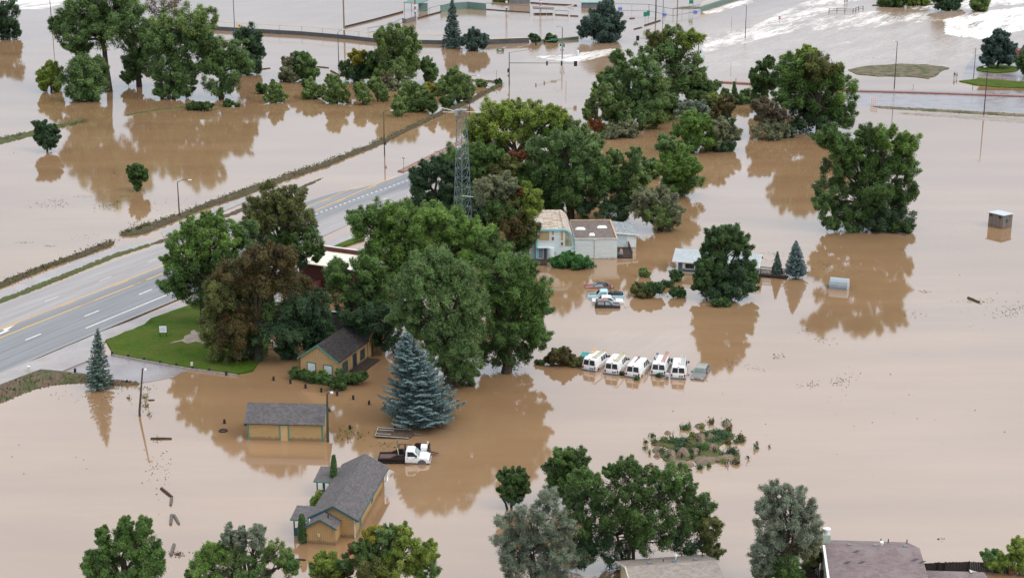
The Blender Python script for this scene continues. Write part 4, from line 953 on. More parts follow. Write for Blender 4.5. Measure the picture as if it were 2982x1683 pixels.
# hedge round the yellow house
g = 'hedge plants along the yellow house'
for k, (lb, bs, lo) in enumerate([('dark hedge bush at the left corner of the yellow house', (868, 1104), [(862, 1088, 18, 14), (885, 1095, 20, 12)]),
                                  ('dark hedge bush under the left front window', (915, 1112), [(905, 1098, 22, 13), (932, 1100, 14, 16)]),
                                  ('loose green bush between the two front windows', (945, 1118), [(938, 1096, 16, 18), (950, 1106, 16, 12)]),
                                  ('dark hedge bush at the front corner of the yellow house', (975, 1132), [(968, 1114, 20, 14), (990, 1120, 20, 14), (992, 1094, 12, 20)]),
                                  ('long dark hedge bush along the side porch', (1028, 1118), [(1010, 1112, 24, 16), (1036, 1102, 24, 14), (1056, 1096, 14, 10)])]):
    tree('hedge_bush', lb, bs, lo, 'dark' if k != 2 else 'mid', cat='shrub', group=g, leafpx=2.3, clump=0.3, holes=0.0, stems=2, fork=0.3, trunk=0.03)
# --- lower edge
g = 'trees along the lower edge'
tree('young_tree', 'young tree with several pointed leaders in the lower left corner', (362, 1790),
     [(298, 1560, 16, 30, 'mid'), (305, 1610, 28, 44), (365, 1535, 18, 32, 'mid'), (362, 1590, 36, 50), (418, 1540, 18, 36, 'mid'), (412, 1600, 34, 56), (262, 1640, 18, 40), (290, 1680, 38, 50), (350, 1690, 52, 60, 'dark'), (430, 1680, 38, 60), (458, 1620, 14, 40)], 'mid', group=g, leafpx=2.3, holes=0.14, clump=0.3)
tree('willow_tree', 'feathery light willow rising over the lower edge', (735, 1790),
     [(665, 1560, 16, 34, 'silver'), (700, 1570, 18, 36, 'silver'), (745, 1565, 22, 44, 'silver'), (620, 1610, 34, 44, 'bright'), (680, 1620, 44, 44, 'willow'), (750, 1620, 44, 50, 'cool'), (810, 1610, 34, 40, 'willow'), (840, 1650, 30, 36), (590, 1660, 36, 44, 'bright'), (550, 1690, 30, 24, 'mid'), (660, 1690, 56, 44, 'mid'), (740, 1690, 56, 44, 'cool')], 'mid', group=g, leafpx=2.2, holes=0.3, dens=0.55, clump=0.24, twigs=2)
tree('crab_tree', 'bushy tree in autumn yellow, green and red by the long yellow house', (1120, 1750),
     [(1090, 1560, 30, 30, 'yellow'), (1130, 1555, 34, 26, 'cool'), (1175, 1555, 24, 30, 'lime'), (1060, 1600, 34, 28, 'dark'), (1030, 1600, 16, 14, 'red'), (1120, 1605, 56, 38, 'mid'), (1190, 1600, 40, 36, 'lime'), (1240, 1610, 32, 38, 'lime'), (1080, 1650, 60, 38, 'olive'), (1160, 1650, 60, 38, 'lime'), (1235, 1655, 44, 34, 'mid'), (1110, 1670, 26, 16, 'red'), (1010, 1640, 26, 26, 'dark')], 'willow', group=g, leafpx=2.3, holes=0.08, clump=0.24)
tree('small_tree', 'small yellow green tree below the long yellow house', (945, 1720), [(945, 1630, 34, 22), (925, 1660, 30, 26), (970, 1655, 32, 24), (950, 1685, 40, 24, 'olive'), (1000, 1670, 26, 22, 'rust')], 'lime', group=g, leafpx=2.3, holes=0.1)
tree('small_tree', 'small dark tree standing alone left of the dense round one', (1490, 1480), [(1475, 1390, 26, 22), (1510, 1385, 28, 22), (1480, 1420, 34, 24), (1520, 1420, 26, 24), (1495, 1445, 34, 18, 'deep')], 'dark', group=g, leafpx=2.3, spiky=0.3, stems=2, fork=0.3, holes=0.14)
tree('small_tree', 'dense round dark green tree above the silver tree', (1655, 1478), [(1640, 1335, 36, 24, 'mid'), (1680, 1340, 36, 28), (1620, 1370, 36, 30), (1665, 1375, 50, 34), (1700, 1390, 30, 30), (1630, 1410, 36, 30), (1660, 1440, 38, 24, 'deep')], 'dark', group=g, leafpx=2.3, spiky=0.3, holes=0.06)
tree('silver_tree', 'pale silvery tree with dark branches showing through', (1575, 1745),
     [(1595, 1455, 30, 34), (1540, 1500, 40, 30), (1600, 1510, 44, 34), (1480, 1520, 34, 26), (1640, 1540, 36, 34), (1520, 1560, 50, 36), (1590, 1570, 50, 36), (1470, 1580, 34, 34), (1500, 1620, 46, 34), (1570, 1630, 56, 38), (1640, 1610, 44, 38), (1500, 1665, 44, 24), (1600, 1670, 56, 26)], 'silver', group=g, leafpx=2.0, dens=0.34, holes=0.34, clump=0.36, fork=0.35, stems=2, twigs=2, trunk=0.022)
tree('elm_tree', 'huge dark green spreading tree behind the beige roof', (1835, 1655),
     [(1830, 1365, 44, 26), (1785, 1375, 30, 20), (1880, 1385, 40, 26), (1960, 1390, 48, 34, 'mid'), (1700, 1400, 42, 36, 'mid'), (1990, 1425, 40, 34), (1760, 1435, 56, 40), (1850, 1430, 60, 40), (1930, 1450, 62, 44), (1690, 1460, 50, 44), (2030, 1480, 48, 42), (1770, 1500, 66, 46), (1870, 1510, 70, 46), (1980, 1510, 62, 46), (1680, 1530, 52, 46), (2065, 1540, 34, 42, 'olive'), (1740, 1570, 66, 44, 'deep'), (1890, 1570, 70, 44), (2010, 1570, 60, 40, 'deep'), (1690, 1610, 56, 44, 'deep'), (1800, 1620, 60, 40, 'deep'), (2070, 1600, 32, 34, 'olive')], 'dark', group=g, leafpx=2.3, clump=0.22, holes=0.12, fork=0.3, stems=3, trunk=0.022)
tree('silver_tree', 'tall silvery tree left of the pink roofed house', (2285, 1725),
     [(2255, 1430, 34, 30), (2310, 1440, 34, 28), (2235, 1480, 38, 34), (2290, 1490, 44, 36), (2340, 1480, 34, 34), (2360, 1520, 34, 34), (2240, 1540, 44, 38), (2300, 1560, 54, 40), (2220, 1600, 36, 40), (2280, 1620, 52, 38, 'cool'), (2350, 1600, 40, 40, 'grey'), (2215, 1650, 36, 30), (2370, 1560, 24, 28)], 'silver', group=g, leafpx=2.0, dens=0.38, holes=0.32, clump=0.36, fork=0.35, twigs=2, trunk=0.022)
tree('shrub', 'dense dark green bush at the foot of the tall silvery tree', (2265, 1715), [(2240, 1665, 40, 24), (2290, 1660, 40, 28), (2320, 1680, 26, 22)], 'mid', cat='shrub', group=g, leafpx=2.3, holes=0.0)
tree('shrub', 'yellowed bush between the silvery tree and the pink roof', (2368, 1668), [(2365, 1590, 24, 26, 'yellow'), (2372, 1625, 26, 30, 'olive'), (2360, 1650, 24, 20, 'dark')], 'olive', cat='shrub', group=g, leafpx=2.3)
tree('shrub', 'yellow green bushes behind the dark fence at the lower right', (2935, 1668), [(2885, 1620, 26, 16, 'cool'), (2920, 1630, 40, 20), (2965, 1600, 26, 32), (2975, 1640, 40, 24), (2895, 1640, 34, 14)], 'lime', cat='shrub', group=g, leafpx=2.3)
conifer('cypress_tree', 'narrow dark arborvitae beside the upper porch', (970, 1440), (972, 1323), 14, 'pine', power=0.35, jag=0.1, gap=0.0, droop=-0.3, sep=0.5, leafpx=2.6, tip_light=1.0)
conifer('cypress_tree', 'narrow dark arborvitae at the front corner of the long yellow house', (882, 1580), (878, 1496), 15, 'pine', power=0.32, jag=0.1, gap=0.0, droop=-0.3, sep=0.5, leafpx=2.6, tip_light=1.0)
tree('shrub', 'light green bush between the two porches', (925, 1470), [(932, 1448, 12, 16, 'lime'), (918, 1464, 14, 12)], 'bright', cat='shrub', leafpx=2.6)
# --- top right corner
g = 'trees beside the fast current'
tree('shrub', 'long dark bush on the far bank', (2605, 20), [(2580, 6, 26, 10), (2620, 2, 28, 14), (2600, 12, 34, 8)], 'dark', cat='shrub', group=g)
tree('small_tree', 'sparse pale tree on the far bank', (2672, 18), [(2668, 2, 14, 16), (2690, 8, 14, 10), (2648, 6, 6, 12)], 'lime', group=g, dens=0.5, holes=0.2)
tree('broadleaf_tree', 'dark tree at the edge of the white current', (2762, 32), [(2740, 0, 24, 24), (2775, -5, 26, 26), (2765, 18, 34, 14), (2750, -30, 24, 22)], 'deep', group=g)
tree('small_tree', 'pair of light bushes in the current', (2852, 34), [(2840, 12, 18, 18), (2866, 10, 14, 20), (2855, 26, 22, 9), (2838, -6, 14, 12)], 'willow', group=g, dens=0.7)
tree('pine_tree', 'broad dark pine on the round lawn', (2905, 202), [(2905, 100, 12, 14), (2925, 105, 12, 12), (2905, 122, 34, 14), (2890, 142, 34, 14), (2930, 140, 30, 16), (2905, 160, 50, 14), (2880, 175, 30, 10), (2935, 172, 32, 12)], 'spruce', spiky=0.35, fork=0.35, holes=0.1, trunk=0.03)
tree('broadleaf_tree', 'dark tree cut off by the right edge', (2985, 226), [(2985, 175, 22, 22), (2990, 200, 28, 22)], 'dark', fork=0.3)
tree('shrub', 'low hedge at the far ball field building', (1470, 6), [(1448, 2, 14, 5), (1470, 2, 16, 6)], 'willow', cat='shrub')
tree('shrub', 'dark spiky bush by the outfield wall', (1558, 124), [(1553, 112, 10, 12), (1562, 116, 10, 9)], 'deep', cat='shrub', spiky=0.5)
tree('shrub', 'green bush trapped at the outfield wall', (1606, 124), [(1600, 112, 10, 10), (1612, 116, 12, 9)], 'dark', cat='shrub')
# ------------------------------------------------------------------ buildings
M_YSIDE = siding("yellow_siding", (0.47, 0.315, 0.15))
M_YBOARD = siding("yellow_boards", (0.45, 0.30, 0.145), 0.22, vertical=True)
M_TEAL = paint("teal_trim", (0.055, 0.25, 0.20), (0.04, 0.19, 0.15), 3, 0.5)
M_TEALDK = paint("dark_teal_trim", (0.03, 0.105, 0.11), (0.02, 0.075, 0.08), 3, 0.5)
M_SHGREY = shingle("grey_shingles", (0.112, 0.102, 0.106), 0.33, 0.16, 0.22)
M_SHDARK = shingle("dark_shingles", (0.036, 0.031, 0.032), 0.5, 0.2)
M_SHBEIGE = shingle("beige_shingles", (0.30, 0.26, 0.235), 0.34, 0.15, 0.16)
M_SHPINK = shingle("pink_shingles", (0.195, 0.15, 0.155), 0.5, 0.15, 0.15, (0.205, 0.165, 0.168))
M_PALE = siding("pale_blue_siding", (0.70, 0.765, 0.775), 0.3, (0.25, 0.24, 0.22), 0.2)
M_AQUA = paint("aqua_trim", (0.26, 0.62, 0.66), (0.20, 0.50, 0.54), 2, 0.5)
M_WHITE_P = paint("white_paint", (0.80, 0.80, 0.79), (0.66, 0.66, 0.66), 2, 0.45)
M_OFFW = paint("offwhite_paint", (0.62, 0.60, 0.55), (0.46, 0.44, 0.40), 2, 0.5)
M_BLACK = paint("black_paint", (0.016, 0.015, 0.017), (0.010, 0.010, 0.011), 3, 0.5)
M_DWOOD = paint("dark_wood", (0.060, 0.042, 0.036), (0.03, 0.021, 0.018), 4, 0.8, 0.25, bump=0.4)
M_GWOOD = paint("grey_wood", (0.16, 0.135, 0.12), (0.08, 0.065, 0.055), 5, 0.85, 0.2, bump=0.4)
M_TANWOOD = paint("tan_wood", (0.55, 0.38, 0.25), (0.40, 0.26, 0.17), 4, 0.7)
M_GALV = paint("galvanised_steel", (0.36, 0.40, 0.41), (0.26, 0.29, 0.30), 3, 0.5, 0.5, 0.4)
M_STEEL = paint("grey_steel", (0.15, 0.15, 0.155), (0.10, 0.10, 0.105), 4, 0.5, 0.5, 0.3)
M_TINROOF = paint("pale_metal", (0.50, 0.54, 0.57), (0.40, 0.44, 0.47), 1.5, 0.4, 0.5, 0.2)
M_MAROON = paint("maroon_wall", (0.115, 0.030, 0.026), (0.075, 0.022, 0.019), 1.2, 0.7)
M_ROOFWHITE = paint("white_flat_roof", (0.80, 0.77, 0.68), (0.62, 0.55, 0.44), 0.5, 0.6)
M_BLIND = paint("window_blind", (0.62, 0.66, 0.62), (0.46, 0.50, 0.47), 0.8, 0.35)
M_GLASS = glass_dark("dark_glass")
M_TANPANE = paint("tan_blind", (0.46, 0.35, 0.20), (0.36, 0.27, 0.15), 1.0, 0.35)
M_GREENPANE = glass_dark("olive_glass", (0.22, 0.22, 0.15), 0.15)

def part(mb, name, m, root, bevel=0.0, smooth=False, uv=False):
    o = mb.build(name, m, root, bevel=bevel, smooth=smooth, local=True)
    if uv: roof_uv(o)
    return o
def sub(mb, name, m, p, **kw):
    o = part(mb, name, m, p, **kw); return o
def gable_y(x0, x1, y0, y1, ze, xr, zr, oh, og0, og1, t=0.14):
    """roof slabs with the ridge along y; ze is the height at the eave edge"""
    m = MB()
    m.slab([(x0 - oh, y0 - og0, ze), (xr, y0 - og0, zr), (xr, y1 + og1, zr), (x0 - oh, y1 + og1, ze)], t)
    m.slab([(xr, y0 - og0, zr), (x1 + oh, y0 - og0, ze), (x1 + oh, y1 + og1, ze), (xr, y1 + og1, zr)], t)
    return m
def gable_walls_y(x0, x1, y0, y1, zw, xr, zr, zb=-0.6):
    m = MB()
    prof = [(x0, zb), (x1, zb), (x1, zw), (xr, zr), (x0, zw)]
    m.prism([(x, y0, z) for x, z in prof], (0, y1 - y0, 0))
    return m
def rake_y(x0, xr, x1, ze, zr, y, w=0.2, t=0.05):
    m = MB()
    m.hexa([(x0, y - t, ze - w), (xr, y - t, zr - w), (xr, y, zr - w), (x0, y, ze - w), (x0, y - t, ze + .01), (xr, y - t, zr + .01), (xr, y, zr + .01), (x0, y, ze + .01)])
    m.hexa([(xr, y - t, zr - w), (x1, y - t, ze - w), (x1, y, ze - w), (xr, y, zr - w), (xr, y - t, zr + .01), (x1, y - t, ze + .01), (x1, y, ze + .01), (xr, y, zr + .01)])
    return m
def frame_xz(x0, x1, z0, z1, y, w=0.09, t=0.05):
    m = MB()
    m.box(x0 - w, x1 + w, y - t, y + .02, z1, z1 + w); m.box(x0 - w, x1 + w, y - t, y + .02, z0 - w, z0)
    m.box(x0 - w, x0, y - t, y + .02, z0, z1); m.box(x1, x1 + w, y - t, y + .02, z0, z1)
    return m
def frame_yz(y0, y1, z0, z1, x, w=0.09, t=0.05):
    m = MB()
    m.box(x - .02, x + t, y0 - w, y1 + w, z1, z1 + w); m.box(x - .02, x + t, y0 - w, y1 + w, z0 - w, z0)
    m.box(x - .02, x + t, y0 - w, y0, z0, z1); m.box(x - .02, x + t, y1, y1 + w, z0, z1)
    return m
def window_xz(root, x0, x1, z0, z1, y, fm, pm, name='window'):
    f = part(frame_xz(x0, x1, z0, z1, y), name, fm, root)
    sub(MB().box(x0, x1, y - 0.02, y + 0.015, z0, z1), 'pane', pm, f); return f
def window_yz(root, y0, y1, z0, z1, x, fm, pm, name='window'):
    f = part(frame_yz(y0, y1, z0, z1, x), name, fm, root)
    sub(MB().box(x - 0.015, x + 0.02, y0, y1, z0, z1), 'pane', pm, f); return f

# --- long yellow house near the lower edge
rt = empty("yellow_house", (-20.71, 146.93, 0), "long low yellow house with grey shingle roof, a front annex and two porches", "house", "flooded yellow buildings", math.radians(-8.53))
part(gable_walls_y(0.75, 5.0, 0, 13.1, 2.24, 2.9, 3.40), "wall", M_YSIDE, rt)
o = part(gable_y(0.75, 5.0, 0, 13.1, 2.14, 2.9, 3.56, 0.47, 0.3, 0.3), "roof", M_SHGREY, rt, uv=True)
part(rake_y(0.28, 2.9, 5.47, 2.12, 3.53, -0.3), "roof_trim", M_TEALDK, rt)
e = MB().box(5.46, 5.50, -0.3, 13.4, 1.93, 2.12); part(e, "gutter", M_TEALDK, rt)
cb = MB().box(4.93, 5.03, -0.03, 0.10, -0.5, 2.35); part(cb, "corner_board", M_OFFW, rt)
for y0, y1, z0, z1 in ((2.0, 2.5, 0.25, 1.2), (7.1, 7.6, 0.7, 1.35)): window_yz(rt, y0, y1, z0, z1, 5.0, M_TEAL, M_GLASS)
for y, z in ((4.4, 1.55), (9.6, 1.75)):
    d = MB(); d.poly([(5.02, y - 0.45, z + .1), (5.02, y - .2, z + .42), (5.02, y + .4, z + .38), (5.02, y + 0.55, z - .05), (5.02, y + 0.25, z - 0.45), (5.02, y - 0.3, z - 0.35)]); part(d, "wall_patch", M_DWOOD, rt)
ax = part(gable_walls_y(0.5, 3.5, -1.82, 0.02, 1.84, 2.0, 2.68), "annex", M_YBOARD, rt)
a2 = sub(gable_y(0.5, 3.5, -1.82, 0.3, 1.88, 2.0, 2.82, 0.18, 0.22, 0), "annex_roof", M_SHGREY, ax, uv=True)
sub(rake_y(0.32, 2.0, 3.68, 1.86, 2.80, -2.04, 0.15), "annex_trim", M_TEALDK, ax)
sub(MB().box(1.68, 1.92, -1.94, -1.83, 0.85, 1.18), "meter_box", paint("cream_box", (0.62, 0.50, 0.30)), ax, bevel=0.02)
sub(MB().tube([(0.75, -1.4, 2.0), (0.75, -1.4, 2.5)], 0.055, 8), "vent_pipe", M_WHITE_P, ax)
sub(MB().tube([(2.55, -0.95, 2.4), (2.55, -0.95, 2.95)], 0.06, 8), "vent_pipe", M_BLACK, ax)
for nm, x0, x1, y0, y1, zf, zb in (("porch", -1.5, 0.95, -0.55, 2.0, 1.92, 2.3), ("porch", -1.7, 1.1, 8.95, 12.0, 1.95, 2.38)):
    pr = part(MB().slab([(x0, y0, zf), (x1, y0, zf), (x1, y1, zb), (x0, y1, zb)], 0.12), nm, M_SHGREY, rt, uv=True)
    sub(MB().box(x0, x1, y0 - 0.04, y0 - .003, zf - 0.16, zf - 0.01).box(x0 - .04, x0 - .003, y0, y1, zf - 0.12, zf - .02), "trim", M_TEAL, pr)
    for px_, py_ in ((x0 + 0.3, y0 + 0.3), (x0 + 0.3, y1 - 0.4), (x0 + 1.1, y0 + 0.3)):
        sub(MB().box(px_ - .06, px_ + .06, py_ - .06, py_ + .06, -0.5, zf - 0.1), "post", M_TEALDK, pr)
    sub(MB().box(x0 + .3, x1 - .3, y0 + .26, y0 + .34, 0.75, 0.85).box(x0 + 0.35, x1 - .3, y0 + .28, y0 + .32, -0.2, 0.72), "railing", M_TEALDK, pr)
dish = MB().lathe((5.42, 12.45, 1.35), [(0.02, -0.10), (0.2, -0.06), (0.36, 0.02), (0.42, 0.10), (0.36, 0.04), (0.02, -0.06)], 14, axis='x')
ds = part(dish, "satellite_dish", M_WHITE_P, rt, smooth=True)
sub(MB().tube([(5.0, 12.45, 0.8), (5.3, 12.45, 0.85), (5.4, 12.45, 1.3)], 0.03, 6), "bracket", M_STEEL, ds)

# --- yellow shed with the lamp pole
rt = empty("yellow_shed", (-30.7, 172.4, 0), "low yellow shed with grey roof and a teal framed door", "shed", "flooded yellow buildings", math.radians(-3.44))
m = MB(); m.prism([(0.05, 0, -0.5), (0.05, 4.0, -0.5), (0.05, 4.0, 2.25), (0.05, 2.0, 3.75), (0.05, 0, 2.25)], (8.75, 0, 0)); part(m, "wall", M_YSIDE, rt)
m = MB(); m.slab([(-0.32, -0.32, 2.13), (9.05, -0.32, 2.13), (9.05, 2.0, 3.88), (-0.32, 2.0, 3.88)], 0.12); m.slab([(-0.32, 2.0, 3.88), (9.05, 2.0, 3.88), (9.05, 4.4, 2.08), (-0.32, 4.4, 2.08)], 0.12); part(m, "roof", M_SHGREY, rt, uv=True)
m = MB(); m.hexa([(9.05, 2.0, 3.70), (9.1, 2.0, 3.70), (9.1, 4.4, 1.9), (9.05, 4.4, 1.9), (9.05, 2.0, 3.9), (9.1, 2.0, 3.9), (9.1, 4.4, 2.1), (9.05, 4.4, 2.1)])
m.hexa([(9.05, -0.32, 1.95), (9.1, -0.32, 1.95), (9.1, 2.0, 3.7), (9.05, 2.0, 3.7), (9.05, -0.32, 2.15), (9.1, -0.32, 2.15), (9.1, 2.0, 3.9), (9.05, 2.0, 3.9)]); part(m, "roof_trim", M_TEAL, rt)
for x in (0.03, 8.66): part(MB().box(x, x + 0.16, -0.04, 0.12, -0.4, 2.13), "corner_board", M_TEAL, rt)
dr = part(MB().box(3.72, 3.88, -0.05, 0.03, -0.4, 2.02).box(4.72, 4.88, -0.05, 0.03, -0.4, 2.02).box(3.72, 4.88, -0.055, 0.03, 1.88, 2.04), "door_frame", M_TEAL, rt)
sub(MB().box(3.88, 4.72, -0.025, 0.03, -0.4, 1.88), "door", paint("yellow_door", (0.56, 0.36, 0.17), (0.48, 0.30, 0.14), 1), dr)

# --- yellow house under the big trees
rt = empty("yellow_house", (-27.29, 194.27, 0), "yellow house with dark shingle roof and two pale front windows under the big trees", "house", "flooded yellow buildings", math.radians(-19.85))
part(gable_walls_y(0, 5.25, 0, 9.1, 2.60, 2.55, 4.44), "wall", siding("yellow_house_siding", (0.49, 0.31, 0.145), 0.2), rt)
part(gable_y(0, 5.25, 0, 9.2, 2.52, 2.55, 4.60, 0.36, 0.25, 0), "roof", M_SHDARK, rt, uv=True)
part(rake_y(-0.36, 2.55, 5.61, 2.50, 4.58, -0.25, 0.2), "roof_trim", M_TEAL, rt)
g2 = MB(); g2.prism([(0.2, -0.02, 2.62), (5.05, -0.02, 2.62), (2.58, -0.02, 4.3)], (0, 0.03, 0)); part(g2, "gable_boards", M_YBOARD, rt)
part(MB().lathe((2.62, -0.03, 3.72), [(0.24, -0.03), (0.24, 0.02)], 12, axis='y'), "gable_vent", M_YSIDE, rt)
window_xz(rt, 1.0, 2.1, 0.55, 1.95, 0, M_TEALDK, M_BLIND); window_xz(rt, 3.35, 4.45, 0.45, 1.85, 0, M_TEALDK, M_BLIND)
window_yz(rt, 1.5, 2.9, 0.35, 1.75, 5.25, M_TEALDK, glass_dark("dim_glass", (0.05, 0.06, 0.06)))
f = part(frame_yz(4.6, 5.6, -0.2, 1.95, 5.25), "door_frame", M_TEALDK, rt); sub(MB().box(5.235, 5.27, 4.6, 5.6, -0.3, 1.95), "door", paint("dark_door", (0.02, 0.03, 0.035)), f)
window_yz(rt, 6.9, 8.1, 0.55, 1.75, 5.25, M_TEALDK, M_GLASS)
p_ = part(MB().box(5.28, 7.1, 3.4, 9.0, -0.4, 0.16).box(5.28, 7.12, 3.38, 3.55, 0.161, 0.22), "porch_deck", M_DWOOD, rt)
wg = part(MB().prism([(-3.5, 9.0, -0.5), (-3.5, 14.5, -0.5), (-3.5, 14.5, 3.0), (-3.5, 11.6, 5.0), (-3.5, 9.0, 3.0)], (8.9, 0, 0)), "wing", M_YSIDE, rt)
m = MB(); m.slab([(-3.8, 8.6, 2.85), (5.7, 8.6, 2.85), (5.7, 11.6, 5.15), (-3.8, 11.6, 5.15)], 0.12); m.slab([(-3.8, 11.6, 5.15), (5.7, 11.6, 5.15), (5.7, 15, 2.6), (-3.8, 15, 2.6)], 0.12)
sub(m, "wing_roof", M_SHDARK, wg, uv=True); sub(MB().box(-3.8, 5.7, 11.4, 11.8, 5.14, 5.2), "ridge_cap", M_TINROOF, wg)

# --- pale blue building with the curved roof
rt = empty("pale_blue_building", (3.91, 249.76, 0), "pale blue building with rounded roof end, aqua trim and a flat roofed wing", "building", None, math.radians(1.88))
arc = [(4.5 + 1.78 * math.sin(a), 2.0 + 3.12 * math.cos(a)) for a in np.linspace(0, math.pi / 2, 10)]
m = MB(); m.prism([(x, 0.12, z) for x, z in [(0.05, -0.5), (6.2, -0.5)] + [(min(6.2, x * 0.995), z - 0.06) for x, z in arc[::-1]] + [(0.05, 5.0)]], (0, 12.6, 0)); part(m, "wall", M_PALE, rt)
rf = MB()
prof = [(-0.1, 5.06)] + arc
for (xa, za), (xb, zb) in zip(prof, prof[1:]):
    rf.hexa([(xa, 0.02, za - 0.04), (xb, 0.02, zb - 0.04), (xb, 13.0, zb - 0.04), (xa, 13.0, za - 0.04), (xa, 0.02, za + .05), (xb + .02, 0.02, zb + .05), (xb + .02, 13.0, zb + .05), (xa, 13.0, za + .05)])
def torn_roof():
    t = NT("torn_roofing")
    tc = t.new("ShaderNodeTexCoord")
    br = t.new("ShaderNodeTexBrick", Scale=1.0); t.link(tc.outputs["Object"], br.inputs["Vector"])
    br.inputs["Brick Width"].default_value = 1.5; br.inputs["Row Height"].default_value = 0.55; br.inputs["Mortar Size"].default_value = 0.04
    br.inputs["Color1"].default_value = (0.56, 0.50, 0.44, 1); br.inputs["Color2"].default_value = (0.42, 0.37, 0.33, 1); br.inputs["Mortar"].default_value = (0.14, 0.11, 0.09, 1)
    k = t.ramp(t.noise(0.9, 5, 0.7, vec=tc.outputs["Object"], stretch=(1.0, 2.0, 1)), [(0.50, (0, 0, 0)), (0.58, (1, 1, 1))])
    c = t.mix(k, br.outputs["Color"], (0.30, 0.17, 0.09))
    k2 = t.ramp(t.noise(1.6, 4, 0.7, vec=tc.outputs["Object"], stretch=(0.6, 2.5, 1)), [(0.60, (0, 0, 0)), (0.64, (1, 1, 1))])
    c = t.mix(k2, c, (0.06, 0.05, 0.05))
    t.base(c); t.set(Roughness=0.8); return t.mat
part(rf, "curved_roof", torn_roof(), rt)
tr = MB()
trim = [(0.0, 5.12)] + arc
for (xa, za), (xb, zb) in zip(trim, trim[1:]):
    n = Vector((-(zb - za), 0, xb - xa)).normalized() * 0.26
    tr.hexa([(xa, -0.12, za - n.z), (xb, -0.12, zb - n.z), (xb, 0.0, zb - n.z), (xa, 0.0, za - n.z), (xa + n.x * -.1, -0.12, za + .07), (xb + (.07 if zb < 4.6 else 0), -0.12, zb + .05), (xb + (.07 if zb < 4.6 else 0), 0.0, zb + .05), (xa, 0.0, za + .07)])
tr.box(-0.02, 0.24, -0.13, 0.0, -0.4, 5.0); tr.box(6.05, 6.34, -0.12, 0.0, 1.9, 2.3)
part(tr, "aqua_trim", M_AQUA, rt)
# dark gaps of the torn strip along the curve
for k in range(3):
    s = MB()
    for j in range(16):
        a = 0.02 + 0.22 * k; xx = 4.35 + 1.78 * math.sin(a) + (0.09 if j % 2 else -0.09); zz = 2.0 + 3.12 * math.cos(a) + 0.058
        s.hexa([(xx - .05, 0.3 + j * .72, zz - .02), (xx + .05, 0.3 + j * .72, zz - .03), (xx + .05, 0.95 + j * .72, zz - .03), (xx - .05, 0.95 + j * .72, zz - .02), (xx - .05, 0.3 + j * .72, zz + .005), (xx + .05, 0.3 + j * .72, zz), (xx + .05, 0.95 + j * .72, zz), (xx - .05, 0.95 + j * .72, zz + .005)])
    part(s, "torn_strip", M_BLACK, rt)
M_RUST = paint("rusty_pane", (0.26, 0.13, 0.07), (0.20, 0.10, 0.055), 2)
for x0, x1, z0, z1, pm in ((0.35, 2.15, 3.2, 4.78, M_TANPANE), (2.52, 2.92, 4.12, 4.78, M_TANPANE), (2.52, 2.92, 3.22, 3.82, M_RUST), (3.98, 4.42, 3.2, 4.8, M_TANPANE), (4.0, 4.42, 2.32, 2.95, M_RUST)):
    window_xz(rt, x0, x1, z0, z1, 0.12, M_WHITE_P, pm)
m = MB(); m.poly([(4.7, 0.09, 2.25)] + [(5.80, 0.09, 2.25)] + [(4.5 + 1.36 * math.sin(a), 0.09, 2.0 + 2.78 * math.cos(a)) for a in np.linspace(1.3, 0.15, 8)]); part(m, "window", M_GREENPANE, rt)
dr = part(MB().box(0.24, 2.3, -0.5, 0.11, 2.06, 2.16), "entry_canopy", M_PALE, rt)
part(MB().box(0.28, 1.75, 0.085, 0.11, 0.2, 2.05), "entry_shade_panel", paint("shaded_entry", (0.10, 0.11, 0.125)), rt)  # flat panel on the wall; the recess's shade is put into its dark colour
f = part(frame_xz(0.4, 1.15, 0.25, 2.0, 0.08, 0.07), "door_frame", M_WHITE_P, rt); sub(MB().box(0.4, 1.15, 0.055, 0.08, 0.25, 2.0), "door", paint("grey_door", (0.22, 0.25, 0.29)), f)
part(MB().lathe((2.35, 0.1, -0.4), [(0.62, 0), (0.62, 2.45)], 16), "curved_wall", M_PALE, rt, smooth=True)
part(MB().box(3.0, 3.35, -0.0, 0.118, 1.05, 1.4), "meter_box", M_OFFW, rt, bevel=0.02)
lw = part(MB().box(-3.2, 0.04, 0.6, 9.0, -0.5, 3.25), "side_wing", M_PALE, rt)
window = sub(frame_xz(-1.6, -1.1, 1.55, 2.25, 0.6, 0.08), "window", M_WHITE_P, lw); sub(frame_xz(-1.6, -1.1, 0.55, 1.3, 0.6, 0.08), "window", M_WHITE_P, lw)
sub(MB().box(-1.6, -1.1, 0.57, 0.61, 1.55, 2.25).box(-1.6, -1.1, 0.57, 0.61, 0.55, 1.3), "pane", M_GLASS, lw)
part(MB().box(-3.4, 1.6, -3.3, -0.14, -0.3, 0.22).box(1.6, 3.3, -1.4, -0.14, -0.3, 0.2), "front_deck", M_DWOOD, rt)
